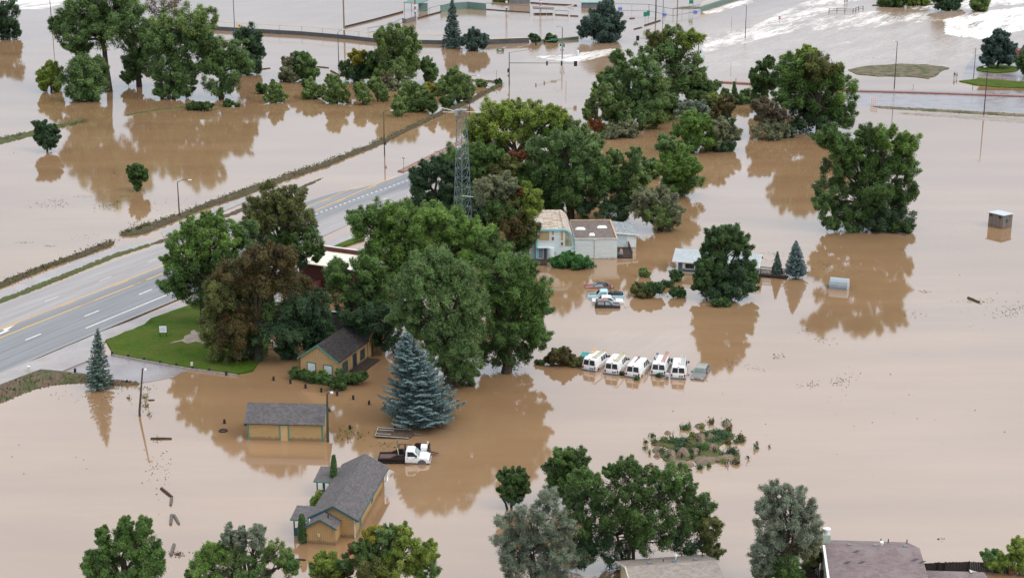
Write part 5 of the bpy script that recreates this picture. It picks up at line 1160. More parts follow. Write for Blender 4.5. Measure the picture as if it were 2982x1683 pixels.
# flat wing
M_WEATH = siding("weathered_siding", (0.66, 0.71, 0.705), 0.34, (0.10, 0.09, 0.08), 0.25)
fw = part(MB().box(6.3, 13.25, 0.35, 12.6, -0.5, 3.3), "flat_wing", M_WEATH, rt)
sub(MB().box(6.36, 13.1, 0.5, 12.5, 3.3, 3.34), "flat_roof", paint("old_roofing", (0.17, 0.135, 0.122), (0.085, 0.064, 0.058), 1.4, 0.8), fw)
sub(MB().box(6.3, 13.3, 0.25, 0.42, 3.3, 3.46), "parapet_cap", M_OFFW, fw)
sub(MB().box(13.08, 13.32, 0.425, 12.48, 3.3, 3.47).box(6.3, 13.32, 12.49, 12.7, 3.3, 3.48), "parapet_rim", M_TANWOOD, fw)
for sx, sy, w in ((7.7, 6.8, 0.85), (11.4, 7.8, 0.85), (9.3, 2.9, 0.5)):
    sub(MB().hexa([(sx - w, sy - .55, 3.34), (sx + w, sy - .55, 3.34), (sx + w, sy + .55, 3.34), (sx - w, sy + .55, 3.34), (sx - w * .6, sy - .3, 3.62), (sx + w * .6, sy - .3, 3.62), (sx + w * .6, sy + .3, 3.62), (sx - w * .6, sy + .3, 3.62)]), "skylight", M_WHITE_P, fw, bevel=0.04)
sub(MB().tube([(9.6, 0.28, 3.2), (9.6, 0.28, -0.3)], 0.07, 8).box(9.45, 9.75, 0.18, 0.34, 3.05, 3.3), "downspout", M_OFFW, fw)
rw = part(MB().prism([(13.9, 7, -0.5), (17.1, 7, -0.5), (17.1, 7, 2.25), (13.9, 7, 2.6)], (0, 5.4, 0)), "rear_wing", M_PALE, rt)
sub(MB().slab([(13.4, 6.6, 2.82), (17.5, 6.6, 2.42), (17.3, 12.8, 2.72), (13.4, 12.8, 3.2)], 0.14), "rear_roof", shingle("blue_grey_shingles", (0.26, 0.285, 0.30)), rw, uv=True)
sub(MB().hexa([(13.4, 6.5, 2.60), (17.5, 6.5, 2.20), (17.5, 6.59, 2.20), (13.4, 6.59, 2.60), (13.4, 6.5, 2.80), (17.5, 6.5, 2.40), (17.5, 6.59, 2.40), (13.4, 6.59, 2.80)]), "fascia", M_WHITE_P, rw)
sub(MB().box(15.5, 16.7, 6.93, 6.99, 0.1, 2.1), "door", M_WHITE_P, rw)
dk = part(MB().box(13.4, 15.8, 0.4, 6.95, -0.3, 0.14), "side_deck", M_DWOOD, rt)
r_ = MB()
for yy in np.arange(0.5, 6.9, 0.9): r_.box(15.72, 15.8, yy, yy + .08, 0.14, 1.05)
for xx in np.arange(13.5, 15.8, 0.6): r_.box(xx, xx + .08, 0.41, 0.49, 0.14, 0.5)
r_.box(15.7, 15.82, 0.4, 6.9, 1.05, 1.12).box(13.42, 15.69, 0.4, 0.5, 0.5, 0.56); sub(r_, "railing", M_BLACK, dk)

# --- grey blue house behind the pine
rt = empty("grey_blue_house", (26.0, 242.7, 0), "grey blue house with a pale grey roof, half hidden by a pine", "house", None, math.radians(-15.5))
hw = MB(); hw.prism([(0.3, 0, -0.6), (0.3, 4.6, -0.6), (0.3, 4.6, 2.05), (0.3, 2.3, 3.1), (0.3, 0, 2.05)], (12.3, 0, 0)); part(hw, "wall", siding("grey_blue_siding", (0.12, 0.16, 0.215), 0.3), rt)
m = MB(); m.slab([(-0.6, -0.5, 1.9), (13.1, -0.5, 1.9), (13.1, 2.3, 3.28), (-0.6, 2.3, 3.28)], 0.1); m.slab([(-0.6, 2.3, 3.28), (13.1, 2.3, 3.28), (13.1, 5.1, 1.9), (-0.6, 5.1, 1.9)], 0.1)
part(m, "roof", shingle("pale_blue_shingles", (0.43, 0.47, 0.50), 0.3, 0.14, 0.08), rt, uv=True)
m = MB(); m.box(-0.62, 13.12, -0.55, -0.503, 1.76, 1.9)
for a, b in (((-0.5, 1.9), (2.3, 3.28)), ((5.1, 1.9), (2.3, 3.28))):
    m.hexa([(13.11, a[0], a[1] - .16), (13.16, a[0], a[1] - .16), (13.16, b[0], b[1] - .16), (13.11, b[0], b[1] - .16), (13.11, a[0], a[1] + .02), (13.16, a[0], a[1] + .02), (13.16, b[0], b[1] + .02), (13.11, b[0], b[1] + .02)])
part(m, "roof_trim", M_WHITE_P, rt)
window_xz(rt, 1.45, 2.9, 0.7, 1.5, 0, M_WHITE_P, M_GLASS); part(MB().box(1.0, 1.42, -0.05, -0.005, 0.65, 1.55), "shutter", M_WHITE_P, rt)
window_xz(rt, 9.5, 10.6, 0.6, 1.5, 0, M_WHITE_P, M_GLASS)
part(MB().box(0.25, 12.62, -0.03, 0.0, -0.3, 0.08), "base_board", M_WHITE_P, rt)
window_yz(rt, 0.8, 1.6, 0.3, 1.9, 12.6, M_WHITE_P, M_BLIND)
f = part(frame_yz(2.3, 3.5, 0.2, 2.1, 12.6), "door_frame", M_WHITE_P, rt); sub(MB().box(12.585, 12.62, 2.3, 3.5, 0.2, 2.1), "door", M_GLASS, f)
part(MB().tube([(0.6, 2.3, 3.2), (0.6, 2.3, 4.9)], 0.025, 5), "aerial", M_STEEL, rt)
rp = empty("wooden_ramp", tuple(G(2208, 806)), "dark wooden ramp with railings leading from the grey blue house", "ramp", None, math.radians(-20))
part(MB().box(0.0, 4.1, 0.1, 1.5, 0.1, 0.22), "deck", M_DWOOD, rp)
for yy in (0.0, 1.55):
    r_ = MB(); r_.box(0, 4.1, yy, yy + .08, 1.15, 1.24); r_.box(0, 4.1, yy, yy + .07, 0.28, 0.34)
    for xx in np.arange(0.0, 4.1, 0.2): r_.box(xx, xx + (0.1 if abs(xx % 2) < .05 else 0.05), yy + .01, yy + .06, -0.3 if abs(xx % 2) < .05 else .3, 1.15)
    part(r_, "railing", M_DWOOD, rp)
r_ = MB(); r_.hexa([(4.1, 0.0, 0.1), (5.0, 0, -0.4), (5.0, 1.6, -0.4), (4.1, 1.6, 0.1), (4.1, 0, 0.22), (5.0, 0, -0.28), (5.0, 1.6, -0.28), (4.1, 1.6, 0.22)]); part(r_, "step", M_DWOOD, rp)
r_ = MB(); r_.tube([(4.1, 0.04, 1.2), (5.0, 0.04, 0.2)], 0.05, 4); part(r_, "handrail", M_DWOOD, rp)

# --- small square pump house and the floating barn shed
rt = empty("pump_house", (83.88, 272.18, 0), "small square grey brown hut with pale flat roof standing alone in the water", "hut", None, math.radians(-52.7))
part(MB().box(0, 3.0, 0, 2.7, -0.5, 2.32), "wall", siding("grey_panels", (0.215, 0.175, 0.155), 0.75, dirt_h=0.35, vertical=True), rt)
part(MB().slab([(-0.2, -0.2, 2.46), (3.2, -0.2, 2.46), (3.2, 2.9, 2.36), (-0.2, 2.9, 2.36)], 0.1), "roof", M_TINROOF, rt)
part(MB().box(0.35, 0.65, -0.14, 0.0, 1.85, 2.1), "wall_lamp", M_BLACK, rt); part(MB().box(2.2, 2.5, -0.14, 0, 1.8, 2.1), "wall_lamp", M_BLACK, rt)
part(MB().box(3.0, 3.1, 0.9, 1.4, 1.0, 1.6), "meter_box", M_TEALDK, rt)
rt = empty("garden_shed", (48.51, 233.6, 0), "small pale metal shed with rounded roof afloat near the reflections", "shed", None, math.radians(-20))
pr_ = [(0, -0.5), (2.1, -0.5), (2.1, 0.75), (1.95, 1.2), (1.55, 1.52), (1.05, 1.62), (0.55, 1.52), (0.15, 1.2), (0, 0.75)]
part(MB().prism([(0.0, y, z - .1) for y, z in pr_], (2.7, 0, 0)), "shell", paint("blue_grey_metal", (0.30, 0.345, 0.385), (0.24, 0.28, 0.315), 1.2, 0.45), rt)
part(MB().prism([(2.72, y * 1.02 - .02, z - .08) for y, z in pr_], (0.06, 0, 0)), "end_rim", M_TINROOF, rt)
part(MB().box(-0.03, 2.72, -0.04, -0.005, -0.3, 0.32), "base_panel", paint("slate_panel", (0.22, 0.26, 0.30)), rt)

# --- maroon building between the trees
rt = empty("maroon_building", (-30.5, 233.16, 0), "dark red building with a white flat roof glimpsed between the trees", "building", None, math.radians(-25.95))
part(MB().box(-2.4, 9.5, 0.15, 9.5, -0.5, 3.85), "wall", M_MAROON, rt)
part(MB().box(-2.6, 9.7, 0.0, 7.4, 3.85, 4.0), "roof", M_ROOFWHITE, rt)
part(MB().box(-2.6, 9.7, 7.41, 7.8, 3.85, 4.7).box(2.2, 9.7, 7.81, 9.6, 3.85, 4.3), "parapet", M_MAROON, rt)
part(MB().box(-2.6, 9.7, 7.35, 7.86, 4.7, 4.78), "parapet_cap", M_OFFW, rt)
part(MB().box(2.2, 2.55, -0.15, 0.14, 3.3, 3.84), "drain_head", M_OFFW, rt); part(MB().box(2.25, 2.5, -0.1, 0.14, -0.3, 3.29), "drain_pipe", M_BLACK, rt)
gt = part(MB().box(-3.0, 1.6, -3.3, -3.2, -0.5, 1.7).box(1.5, 1.6, -3.19, 0.1, -0.5, 1.75), "yard_fence", M_MAROON, rt)
for x in (-2.3, -0.6, 0.5): sub(MB().box(x, x + 0.12, -3.38, -3.31, -0.5, 1.72), "gate_post", M_GALV, gt)
sub(MB().box(-1.6, 0.7, -3.42, -3.25, 1.72, 1.86), "gate_beam", paint("orange_beam", (0.60, 0.30, 0.04)), gt)

# --- roofs at the lower edge
rt = empty("beige_roofed_house", (10.53, 133.96, 0), "house with beige shingle roof cut off by the lower edge, below the huge tree", "house", "houses along the lower edge", math.radians(9.33))
part(gable_walls_y(0, 1, 0, 1, 0, .5, 0.01) if False else MB().prism([(0.25, -6.2, -0.5), (0.25, 3.0, -0.5), (0.25, 3.0, 1.95), (0.25, 0, 2.85), (0.25, -6.2, 0.95)], (8.0, 0, 0)), "wall", siding("cream_siding", (0.70, 0.64, 0.42), 0.3), rt)
m = MB(); m.slab([(0, 0, 3.0), (8.72, 0, 3.0), (8.5, 3.25, 2.0), (-0.2, 3.25, 2.0)], 0.14); m.slab([(0, 0, 3.0), (8.72, 0, 3.0), (9.0, -6.6, 0.9), (0.0, -6.6, 0.9)], 0.14)
part(m, "roof", M_SHBEIGE, rt, uv=True)
part(MB().hexa([(-0.1, 0, 2.83), (-0.01, 0, 2.83), (-0.01, -6.6, 0.73), (-0.1, -6.6, 0.73), (-0.1, 0, 3.02), (-0.01, 0, 3.02), (-0.01, -6.6, 0.92), (-0.1, -6.6, 0.92)]).hexa([(-0.28, 3.25, 1.83), (-0.21, 3.25, 1.83), (-0.01, 0.001, 2.83), (-0.1, 0.001, 2.83), (-0.28, 3.25, 2.02), (-0.21, 3.25, 2.02), (-0.01, 0.001, 3.02), (-0.1, 0.001, 3.02)]), "roof_trim", M_OFFW, rt)
for vx in (2.2, 4.55, 6.6): part(MB().box(vx, vx + 0.42, 0.3, 0.62, 2.86, 3.06), "roof_vent", paint("blue_grey_vent", (0.17, 0.20, 0.23)), rt, bevel=0.03)
for vx, vy in ((3.9, 1.2), (7.9, 2.0)): part(MB().tube([(vx, vy, 2.4), (vx, vy, 2.85)], 0.05, 6), "vent_pipe", M_BLACK, rt)
part(MB().lathe((5.3, 1.9, 2.3), [(0.06, 0), (0.06, 0.4), (0.15, 0.4), (0.15, 0.55), (0.03, 0.6)], 10), "vent_cap", M_WHITE_P, rt)

rt = empty("pink_roofed_house", (29.4, 136.36, 0), "house with patched pinkish shingle roof and a white chimney at the lower right", "house", "houses along the lower edge", math.radians(-3.82))
m = MB(); m.slab([(0, 0, 4.0), (8.74, 0, 4.0), (8.2, 3.3, 3.0), (0.15, 3.3, 3.0)], 0.14); m.slab([(0, 0, 4.0), (8.74, 0, 4.0), (9.2, -7.6, 1.6), (0.0, -7.6, 1.6)], 0.14)
part(m, "roof", M_SHPINK, rt, uv=True)
part(MB().prism([(0.1, -7.4, -0.5), (0.1, 3.0, -0.5), (0.1, 3.0, 2.95), (0.1, 0, 3.82), (0.1, -7.4, 1.5)], (8.6, 0, 0)), "wall", siding("pale_green_siding", (0.42, 0.47, 0.38), 0.2), rt)
part(MB().hexa([(-0.24, 0, 3.8), (-0.02, 0, 3.8), (-0.02, -7.6, 1.4), (-0.24, -7.6, 1.4), (-0.24, 0, 4.03), (-0.02, 0, 4.03), (-0.02, -7.6, 1.63), (-0.24, -7.6, 1.63)]), "roof_trim", M_WHITE_P, rt)
ch = part(MB().box(-0.12, 0.6, 0.9, 1.6, 2.8, 4.6), "chimney", paint("pale_green_paint", (0.50, 0.56, 0.48)), rt)
sub(MB().lathe((0.25, 1.25, 4.6), [(0.2, 0), (0.2, 0.35), (0.36, 0.36), (0.36, 0.55), (0.1, 0.62)], 14), "chimney_cap", M_WHITE_P, ch, smooth=False)
dk_ = paint("lost_shingle_patch", (0.055, 0.052, 0.058))
for i, (x, y) in enumerate(((2.7, -0.75), (1.7, -2.2), (3.05, -2.1), (7.95, -1.6), (8.6, -1.85), (8.6, -4.4))):
    m = MB(); z = lambda yy: 4.0 + yy * 0.3158 + 0.012
    for q in range(3):
        xa, ya = x - 0.3 + q * 0.18, y + 0.12 * (q - 1); m.poly([(xa, ya, z(ya)), (xa + 0.42, ya, z(ya)), (xa + 0.42, ya + 0.11, z(ya + .11)), (xa, ya + 0.11, z(ya + .11))])
    part(m, "missing_shingles", dk_, rt)
for vx in (2.1, 4.5, 7.3): part(MB().box(vx, vx + 0.36, 0.2, 0.55, 3.85, 4.05), "roof_vent", paint("blue_grey_vent", (0.17, 0.20, 0.23)), rt, bevel=0.03)
part(MB().lathe((5.35, 0.7, 3.75), [(0.07, 0), (0.07, 0.3), (0.18, 0.3), (0.18, 0.46), (0.04, 0.5)], 10), "vent_cap", M_WHITE_P, rt)
for vx in (5.6, 6.3, 8.05): part(MB().tube([(vx, 2.6, 3.1), (vx, 2.6, 3.62)], 0.05, 6), "vent_pipe", M_BLACK, rt)
lr = part(MB().slab([(9.0, 0.45, 1.5), (14.95, 0.45, 1.5), (16.0, -3.0, 0.75), (9.0, -5.5, 0.6)], 0.12), "lower_roof", M_SHPINK, rt, uv=True)
sub(MB().box(12.4, 12.8, -0.9, -0.55, 1.2, 1.42), "roof_vent", paint("blue_grey_vent", (0.17, 0.20, 0.23)), lr, bevel=0.03)
part(MB().box(9.0, 14.6, -5.0, 0.2, -0.5, 0.55), "lower_wall", paint("pale_green_paint", (0.50, 0.56, 0.48)), rt)

# --- fences at the lower edge
def board_fence(label, pts, h, mname, boards=True):
    P = [G(*p) for p in pts]; rt = empty("wooden_fence", P[0], label, "fence", "dark board fences")
    m = MB(); posts = MB()
    for a, b in zip(P, P[1:]):
        n = max(1, int((b - a).length / 0.16)); d = (b - a) / n; nn = Vector((-d.y, d.x, 0)).normalized() * 0.02
        for k in range(n):
            p, q = a + d * (k + 0.05), a + d * (k + 0.95); z1 = h + random.uniform(-.03, .03)
            m.hexa([Vector((v.x, v.y, z)) for z in (-0.4, z1) for v in (p - nn, q - nn, q + nn, p + nn)])
        for k in range(0, n + 1, 15):
            p = a + d * k - nn * 5; posts.box(p.x - .06, p.x + .06, p.y - .06, p.y + .06, -.5, h + .1)
    m.build("board_panel", mname, rt); posts.build("post", mname, rt)
    return rt
M_FENCE = paint("black_brown_boards", (0.030, 0.022, 0.020), (0.016, 0.012, 0.011), 5, 0.8)
board_fence("dark board fence right of the pink roofed house", [(2660, 1668), (2750, 1664), (2820, 1662), (2937, 1668)], 1.0, M_FENCE)
board_fence("dark board fence left of the pink roofed house", [(2330, 1690), (2400, 1692)], 1.2, M_FENCE)
board_fence("short rust brown board fence section in the lower right corner", [(2938, 1672), (2962, 1674)], 1.1, paint("rust_boards", (0.17, 0.06, 0.03), (0.12, 0.04, 0.02), 4))
pr_ = tag(MB().tube([G(2958, 1683, -0.3), G(2958, 1683, 2.3)], [0.1, 0.09], 6).build("gate_post", M_DWOOD), "thin reddish brown post standing in front of the lower right bushes", "post")
pr_ = tag(MB().hexa([G(2822, 1658, z) + Vector((dx, dy, 0)) for z in (0.2, 1.6) for dx, dy in ((0, 0), (0.12, 0), (0.9 if z < 1 else 0.12, -0.6), (0.0, -0.6 if z > 1 else -.2))]).build("leaning_panel", paint("pale_green_paint", (0.50, 0.56, 0.48))), "pale green panel leaning against the dark board fence", "panel")
# ------------------------------------------------------------------ vehicles
def car_paint(name, c, dirt=0.25, rough=0.25):
    t = NT(name)
    tc = t.new("ShaderNodeTexCoord"); sep = t.new("ShaderNodeSeparateXYZ"); t.link(tc.outputs["Object"], sep.inputs[0])
    n = t.noise(2.2, 5, 0.65)
    m = t.new("ShaderNodeMath", operation='MULTIPLY_ADD'); t.link(sep.outputs[2], m.inputs[0]); m.inputs[1].default_value = -0.9; m.inputs[2].default_value = 0.75
    a = t.new("ShaderNodeMath", operation='ADD'); t.link(n, a.inputs[0]); t.link(m.outputs[0], a.inputs[1])
    k = t.ramp(a.outputs[0], [(0.55, (0, 0, 0)), (1.0, (dirt * 2.4,) * 3)])
    tone = t.ramp(n, [(0.3, tuple(x * 0.9 for x in c)), (0.7, c)])
    t.base(t.mix(k, tone, (0.28, 0.21, 0.15)))
    t.set(Roughness=rough); t.b.inputs["Coat Weight"].default_value = 0.4; t.b.inputs["Coat Roughness"].default_value = 0.15
    return t.mat
V_WHITE = car_paint("white_car_paint", (0.80, 0.80, 0.80), 0.16)
V_GREYBUMP = paint("grey_bumper", (0.11, 0.12, 0.14), (0.07, 0.075, 0.09), 2, 0.5)
V_TYRE = paint("tyre_rubber", (0.02, 0.02, 0.02), (0.012, 0.012, 0.012), 6, 0.8)
V_RIM = paint("steel_rim", (0.30, 0.30, 0.31), (0.18, 0.18, 0.19), 4, 0.4, 0.5, 0.5)
V_RED = paint("red_lens", (0.30, 0.02, 0.02), (0.2, 0.015, 0.015), 4, 0.2)
V_ORANGE = paint("orange_lens", (0.75, 0.16, 0.03), (0.6, 0.12, 0.02), 4, 0.25)
V_CLEAR = paint("clear_lens", (0.55, 0.56, 0.58), (0.4, 0.4, 0.42), 4, 0.15)
V_LETTER = paint("faded_red_lettering", (0.60, 0.26, 0.26), (0.70, 0.50, 0.50), 3, 0.5)
V_PLATE = paint("number_plate", (0.45, 0.47, 0.48), (0.35, 0.36, 0.37), 9, 0.5)
V_GLASS = glass_dark("car_glass", (0.018, 0.022, 0.028), 0.05)
V_GLASSG = glass_dark("pale_car_glass", (0.16, 0.20, 0.20), 0.08)
class Car:
    def __init__(s, name, label, cat, at, heading, z, w, lower, cab, belt, topz, tum=0.16, paint_m=None, group=None, roof_m=None):
        p = G(*at, 0.0); p.z = z
        s.root = empty(name, p, label, cat, group, math.pi / 2 - math.radians(heading))
        s.w, s.belt, s.topz, s.tum, s.cab = w, belt, topz, tum, cab
        m = MB(); h = w / 2
        n = len(lower); m.prism([(x, -h, zz) for x, zz in lower], (0, w, 0))
        s.body = part(m, "body", paint_m, s.root, bevel=0.06, smooth=True)
        m = MB(); L = [(x, s.yw(zz), zz) for x, zz in cab]; R = [(x, -s.yw(zz), zz) for x, zz in cab]
        nb = len(m.v); k = len(cab); m.v += L + R
        m.f.append(tuple(range(k))); m.f.append(tuple(range(2 * k - 1, k - 1, -1))); m.m += [0, 0]
        for i in range(k):
            j = (i + 1) % k; m.f.append((i, k + i, k + j, j)); m.m.append(0)
        s.cabin = part(m, "cabin", roof_m or paint_m, s.root, bevel=0.05, smooth=True)
    def yw(s, z): return s.w / 2 - 0.03 - s.tum * max(0, (z - s.belt)) / max(0.01, s.topz - s.belt)
    def side(s, pts, sides=(-1, 1), m=None, name="side_window", off=0.014):
        for sg in sides:
            b = MB(); b.prism([(x, sg * (s.yw(z) + off - 0.02), z) for x, z in pts], (0, sg * 0.02, 0)); part(b, name, m or V_GLASS, s.root)
    def pane(s, p0, p1, t0, t1, y0, y1, m=None, name="windscreen", off=0.012):
        a, b = Vector((p0[0], 0, p0[1])), Vector((p1[0], 0, p1[1])); d = b - a; n = Vector((-d.z, 0, d.x)).normalized()
        if n.z < 0 and abs(n.z) > .2: n = -n
        c0, c1 = a + d * t0, a + d * t1
        yy = lambda c, f: f * s.yw(c.z)
        q = [(c0, y0), (c0, y1), (c1, y1), (c1, y0)]
        bmb = MB()
        for sg in (1, -1):
            bmb.poly([(c.x + n.x * off * sg, yy(c, f), c.z + n.z * off * sg) for c, f in q])
        part(bmb, name, m or V_GLASS, s.root)
    def wheels(s, xs, r=0.36, rim=True):
        for x in xs:
            for sg in (-1, 1):
                y = sg * (s.w / 2 - 0.12)
                wh = part(MB().lathe((x, y, r), [(r * 0.62, -0.13), (r * 0.97, -0.12), (r, -0.07), (r, 0.07), (r * 0.97, 0.12), (r * 0.62, 0.13)], 18, axis='y'), "wheel", V_TYRE, s.root, smooth=True)
                sub(MB().lathe((x, y + sg * 0.10, r), [(r * 0.60, -0.02), (r * 0.60, 0.03), (r * 0.3, 0.05), (r * 0.1, 0.055)], 14, axis='y'), "rim", V_RIM, wh)
    def add(s, mb, name, m, **kw): return part(mb, name, m, s.root, **kw)
def strokes(mb, x0, x1, fy, z0, h, n, vert=True, seed=1, slant=0.0):
    """short letter-like strokes of worn, unreadable lettering; fy maps (u, z) to a surface point"""
    r = random.Random(seed); u = x0; du = (x1 - x0) / n
    for k in range(n):
        hh = h * r.choice((1, 0.7, 0.7, 1)); a, b = u + du * 0.12, u + du * 0.55
        s = slant * (b - x0); s2 = slant * (a - x0)
        for q in ([(a, z0 + s2), (a + du * 0.2, z0 + s2), (a + du * 0.2, z0 + hh + s2), (a, z0 + hh + s2)], [(a, z0 + hh * r.choice((0, .45, .8)) + s2), (b + du * .2, z0 + hh * .45 + s), (b + du * .2, z0 + hh * .65 + s), (a, z0 + hh * .65 + s2)]):
            mb.poly([fy(*p) for p in q])
        u += du
def van(at, heading, label, ladder, beacon=False, rack=False, letter=True, box=False, mirror_black=True):
    lower = [(-2.62, 0.42), (-2.66, 0.62), (-2.64, 1.16), (1.75, 1.18), (2.35, 1.08), (2.66, 0.92), (2.72, 0.60), (2.66, 0.36)]
    cab = [(-2.64, 1.14), (-2.52, 1.98), (-2.30, 2.06), (0.95, 2.07), (1.18, 1.98), (1.88, 1.14)]
    c = Car("white_van", label, "van", at, heading, -0.43, 1.98, lower, cab, 1.14, 2.06, 0.17, V_WHITE, "white vans parked in a row in the flood")
    c.pane((-2.64, 1.14), (-2.52, 1.98), 0.10, 0.86, 0.07, 0.86, name="rear_window"); c.pane((-2.64, 1.14), (-2.52, 1.98), 0.10, 0.86, -0.86, -0.07, name="rear_window")
    c.pane((1.18, 1.98), (1.88, 1.14), 0.08, 0.92, -0.88, 0.88)
    c.side([(0.78, 1.22), (1.62, 1.22), (1.12, 1.86), (0.78, 1.88)]); c.side([(0.05, 1.24), (0.62, 1.24), (0.62, 1.86), (0.05, 1.86)]); c.side([(-0.62, 1.24), (-0.12, 1.24), (-0.12, 1.84), (-0.62, 1.84)])
    c.add(MB().box(-2.82, -2.6, -0.99, 0.99, 0.36, 0.60), "rear_bumper", V_GREYBUMP, bevel=0.04); c.add(MB().box(2.62, 2.82, -0.97, 0.97, 0.34, 0.58), "front_bumper", V_GREYBUMP, bevel=0.04)
    for sg in (-1, 1):
        c.add(MB().box(-2.685, -2.63, sg * 0.84 - 0.09, sg * 0.84 + 0.09, 0.72, 1.08), "tail_light", V_RED)
        c.add(MB().box(2.5, 2.70, sg * 0.74 - 0.16, sg * 0.74 + 0.16, 0.70, 0.88), "headlight", V_CLEAR)
        c.add(MB().box(1.45, 1.62, sg * 1.12 - 0.12, sg * 1.12 + 0.12, 1.20, 1.46).box(1.5, 1.56, min(sg * .93, sg * 1.05), max(sg * .93, sg * 1.05), 1.26, 1.32), "mirror", M_BLACK if mirror_black else V_WHITE, bevel=0.03)
    c.add(MB().box(-2.675, -2.64, -0.62, -0.10, 0.70, 0.90), "plate_holder", M_BLACK); c.add(MB().box(-2.685, -2.676, -0.50, -0.2, 0.74, 0.86), "number_plate", V_PLATE)
    c.add(MB().box(-2.52, -2.44, -0.12, 0.12, 1.99, 2.04), "brake_light", V_RED)
    c.wheels((-1.75, 1.85))
    if letter:
        m = MB(); strokes(m, 0.12, 0.80, lambda u, z: (-2.664, u, z), 0.78, 0.10, 7, seed=at[0]); c.add(m, "rear_lettering", V_LETTER)
        m = MB(); strokes(m, -2.35, -0.55, lambda u, z: (u, -c.w / 2 - 0.006, z), 0.66, 0.30, 7, seed=at[0] + 1, slant=0.06); c.add(m, "side_lettering", V_LETTER)
    for x in (-1.9, 0.4):
        c.add(MB().box(x, x + 0.06, -0.82, 0.82, 2.14, 2.19).box(x, x + .06, -0.8, -0.74, 2.04, 2.14).box(x, x + .06, 0.74, 0.8, 2.04, 2.14), "roof_rack", V_WHITE)
    if beacon: c.add(MB().box(-1.7, -1.52, -0.12, 0.16, 2.08, 2.22), "beacon", V_ORANGE, bevel=0.03)
    if box: c.add(MB().box(-0.7, 1.0, 0.42, 0.7, 2.2, 2.28).box(0.3, 0.6, 0.42, .75, 2.28, 2.36), "rack_load", paint("orange_yellow_gear", (0.55, 0.45, 0.22), (0.5, 0.22, 0.10), 4))
    if rack: c.add(MB().tube([(-1.6, 0.55, 2.2), (0.6, 0.55, 2.22)], 0.03, 5).tube([(-1.6, 0.75, 2.2), (0.6, 0.75, 2.22)], 0.03, 5).box(-1.6, -1.5, .5, .8, 2.19, 2.4).box(.5, .6, .5, .8, 2.19, 2.4), "pipe_rack", M_STEEL)
    if ladder:
        nm, col, lb, x0, x1, y0, y1, sk = ladder
        lm = MB(); th = math.radians(sk)
        for yy in (y0, y1): lm.box(x0, x1, yy - .035, yy + .035, 2.20, 2.30)
        for k in range(int((x1 - x0) / 0.32)): lm.box(x0 + .15 + k * .32, x0 + .19 + k * .32, y0, y1, 2.225, 2.265)
        o = lm.build("ladder", col, None)
        o.location = c.root.location; o.rotation_euler = (0, 0, c.root.rotation_euler[2])
        tag(o, lb, "ladder", "ladders on the van roofs")
    return c
FIB = paint("yellowed_fibreglass", (0.50, 0.44, 0.25), (0.40, 0.34, 0.18), 3, 0.6)
FIBR = paint("red_fibreglass", (0.46, 0.17, 0.14), (0.40, 0.16, 0.14), 3, 0.6)
ALU = paint("dull_aluminium", (0.52, 0.52, 0.48), (0.40, 0.40, 0.37), 3, 0.4, 0.5, 0.3)
van((1738, 1062), 26, "white van at the left end of the row beside the teal bin", ("ladder", FIB, "yellowed ladder on the leftmost van in the row", -2.45, 1.6, -0.78, -0.36, 0), box=True)
van((1797, 1072), 20, "white van with orange beacon and yellowed ladder, second in the row", ("ladder", FIB, "yellowed ladder on the second van, beside an orange beacon", -2.5, 1.75, -0.74, -0.30, 0), beacon=True)
van((1860, 1081), 22, "white van with a black bar and no ladder in the middle of the row", None, mirror_black=False)
van((1926, 1074), 14, "white van carrying a red ladder, fourth in the row", ("ladder", FIBR, "red railed ladder on the fourth van in the row", -2.3, 1.9, -0.68, -0.30, 0), rack=True)
van((1978, 1083), 9, "white van at the right end of the row next to the muddy estate car", ("ladder", ALU, "pale ladder on the rightmost van in the row", -2.3, 1.6, -0.74, -0.24, 0), beacon=True)
c_ = [o for o in bpy.data.objects if o.get("label", "").startswith("white van with a black bar")][0]
part(MB().box(-1.6, 0.7, 0.02, 0.12, 2.2, 2.28), "roof_bar", M_BLACK, c_); part(MB().box(0.55, 0.75, .2, .4, 2.1, 2.3), "beacon", V_ORANGE, c_, bevel=.03)
# muddy estate car facing the camera
MUDPAINT = car_paint("muddy_car_paint", (0.13, 0.12, 0.115), 0.30, 0.5)
MUDROOF = car_paint("dusty_roof_paint", (0.25, 0.245, 0.21), 0.15, 0.5)
SED_L = [(-2.3, 0.35), (-2.35, 0.6), (-2.3, 0.90), (-1.0, 0.95), (0.95, 0.93), (2.2, 0.80), (2.38, 0.65), (2.36, 0.35)]
c = Car("estate_car", "mud coated grey estate car facing the camera at the end of the van row", "car", (2040, 1089), 197, -0.46, 1.76, SED_L, [(-2.25, 0.9), (-1.95, 1.34), (-1.7, 1.40), (0.0, 1.42), (0.2, 1.38), (0.85, 0.9)], 0.9, 1.42, 0.2, MUDPAINT, None, MUDROOF)
c.pane((0.2, 1.38), (0.85, 0.9), 0.08, 0.92, -0.86, 0.86, glass_dark('teal_grey_glass', (0.07, 0.10, 0.10))); c.pane((-2.25, 0.9), (-1.95, 1.34), 0.1, 0.9, -.85, .85, name="rear_window")
c.side([(-0.35, 0.96), (0.85, 0.96), (0.3, 1.32), (-0.35, 1.34)]); c.side([(-1.25, 0.96), (-0.45, 0.96), (-0.45, 1.34), (-1.25, 1.33)]); c.side([(-2.05, 0.96), (-1.35, 0.96), (-1.35, 1.33), (-1.82, 1.31)])
c.add(MB().box(2.33, 2.44, -0.86, 0.86, 0.38, 0.56), "bumper", V_GREYBUMP, bevel=0.03)
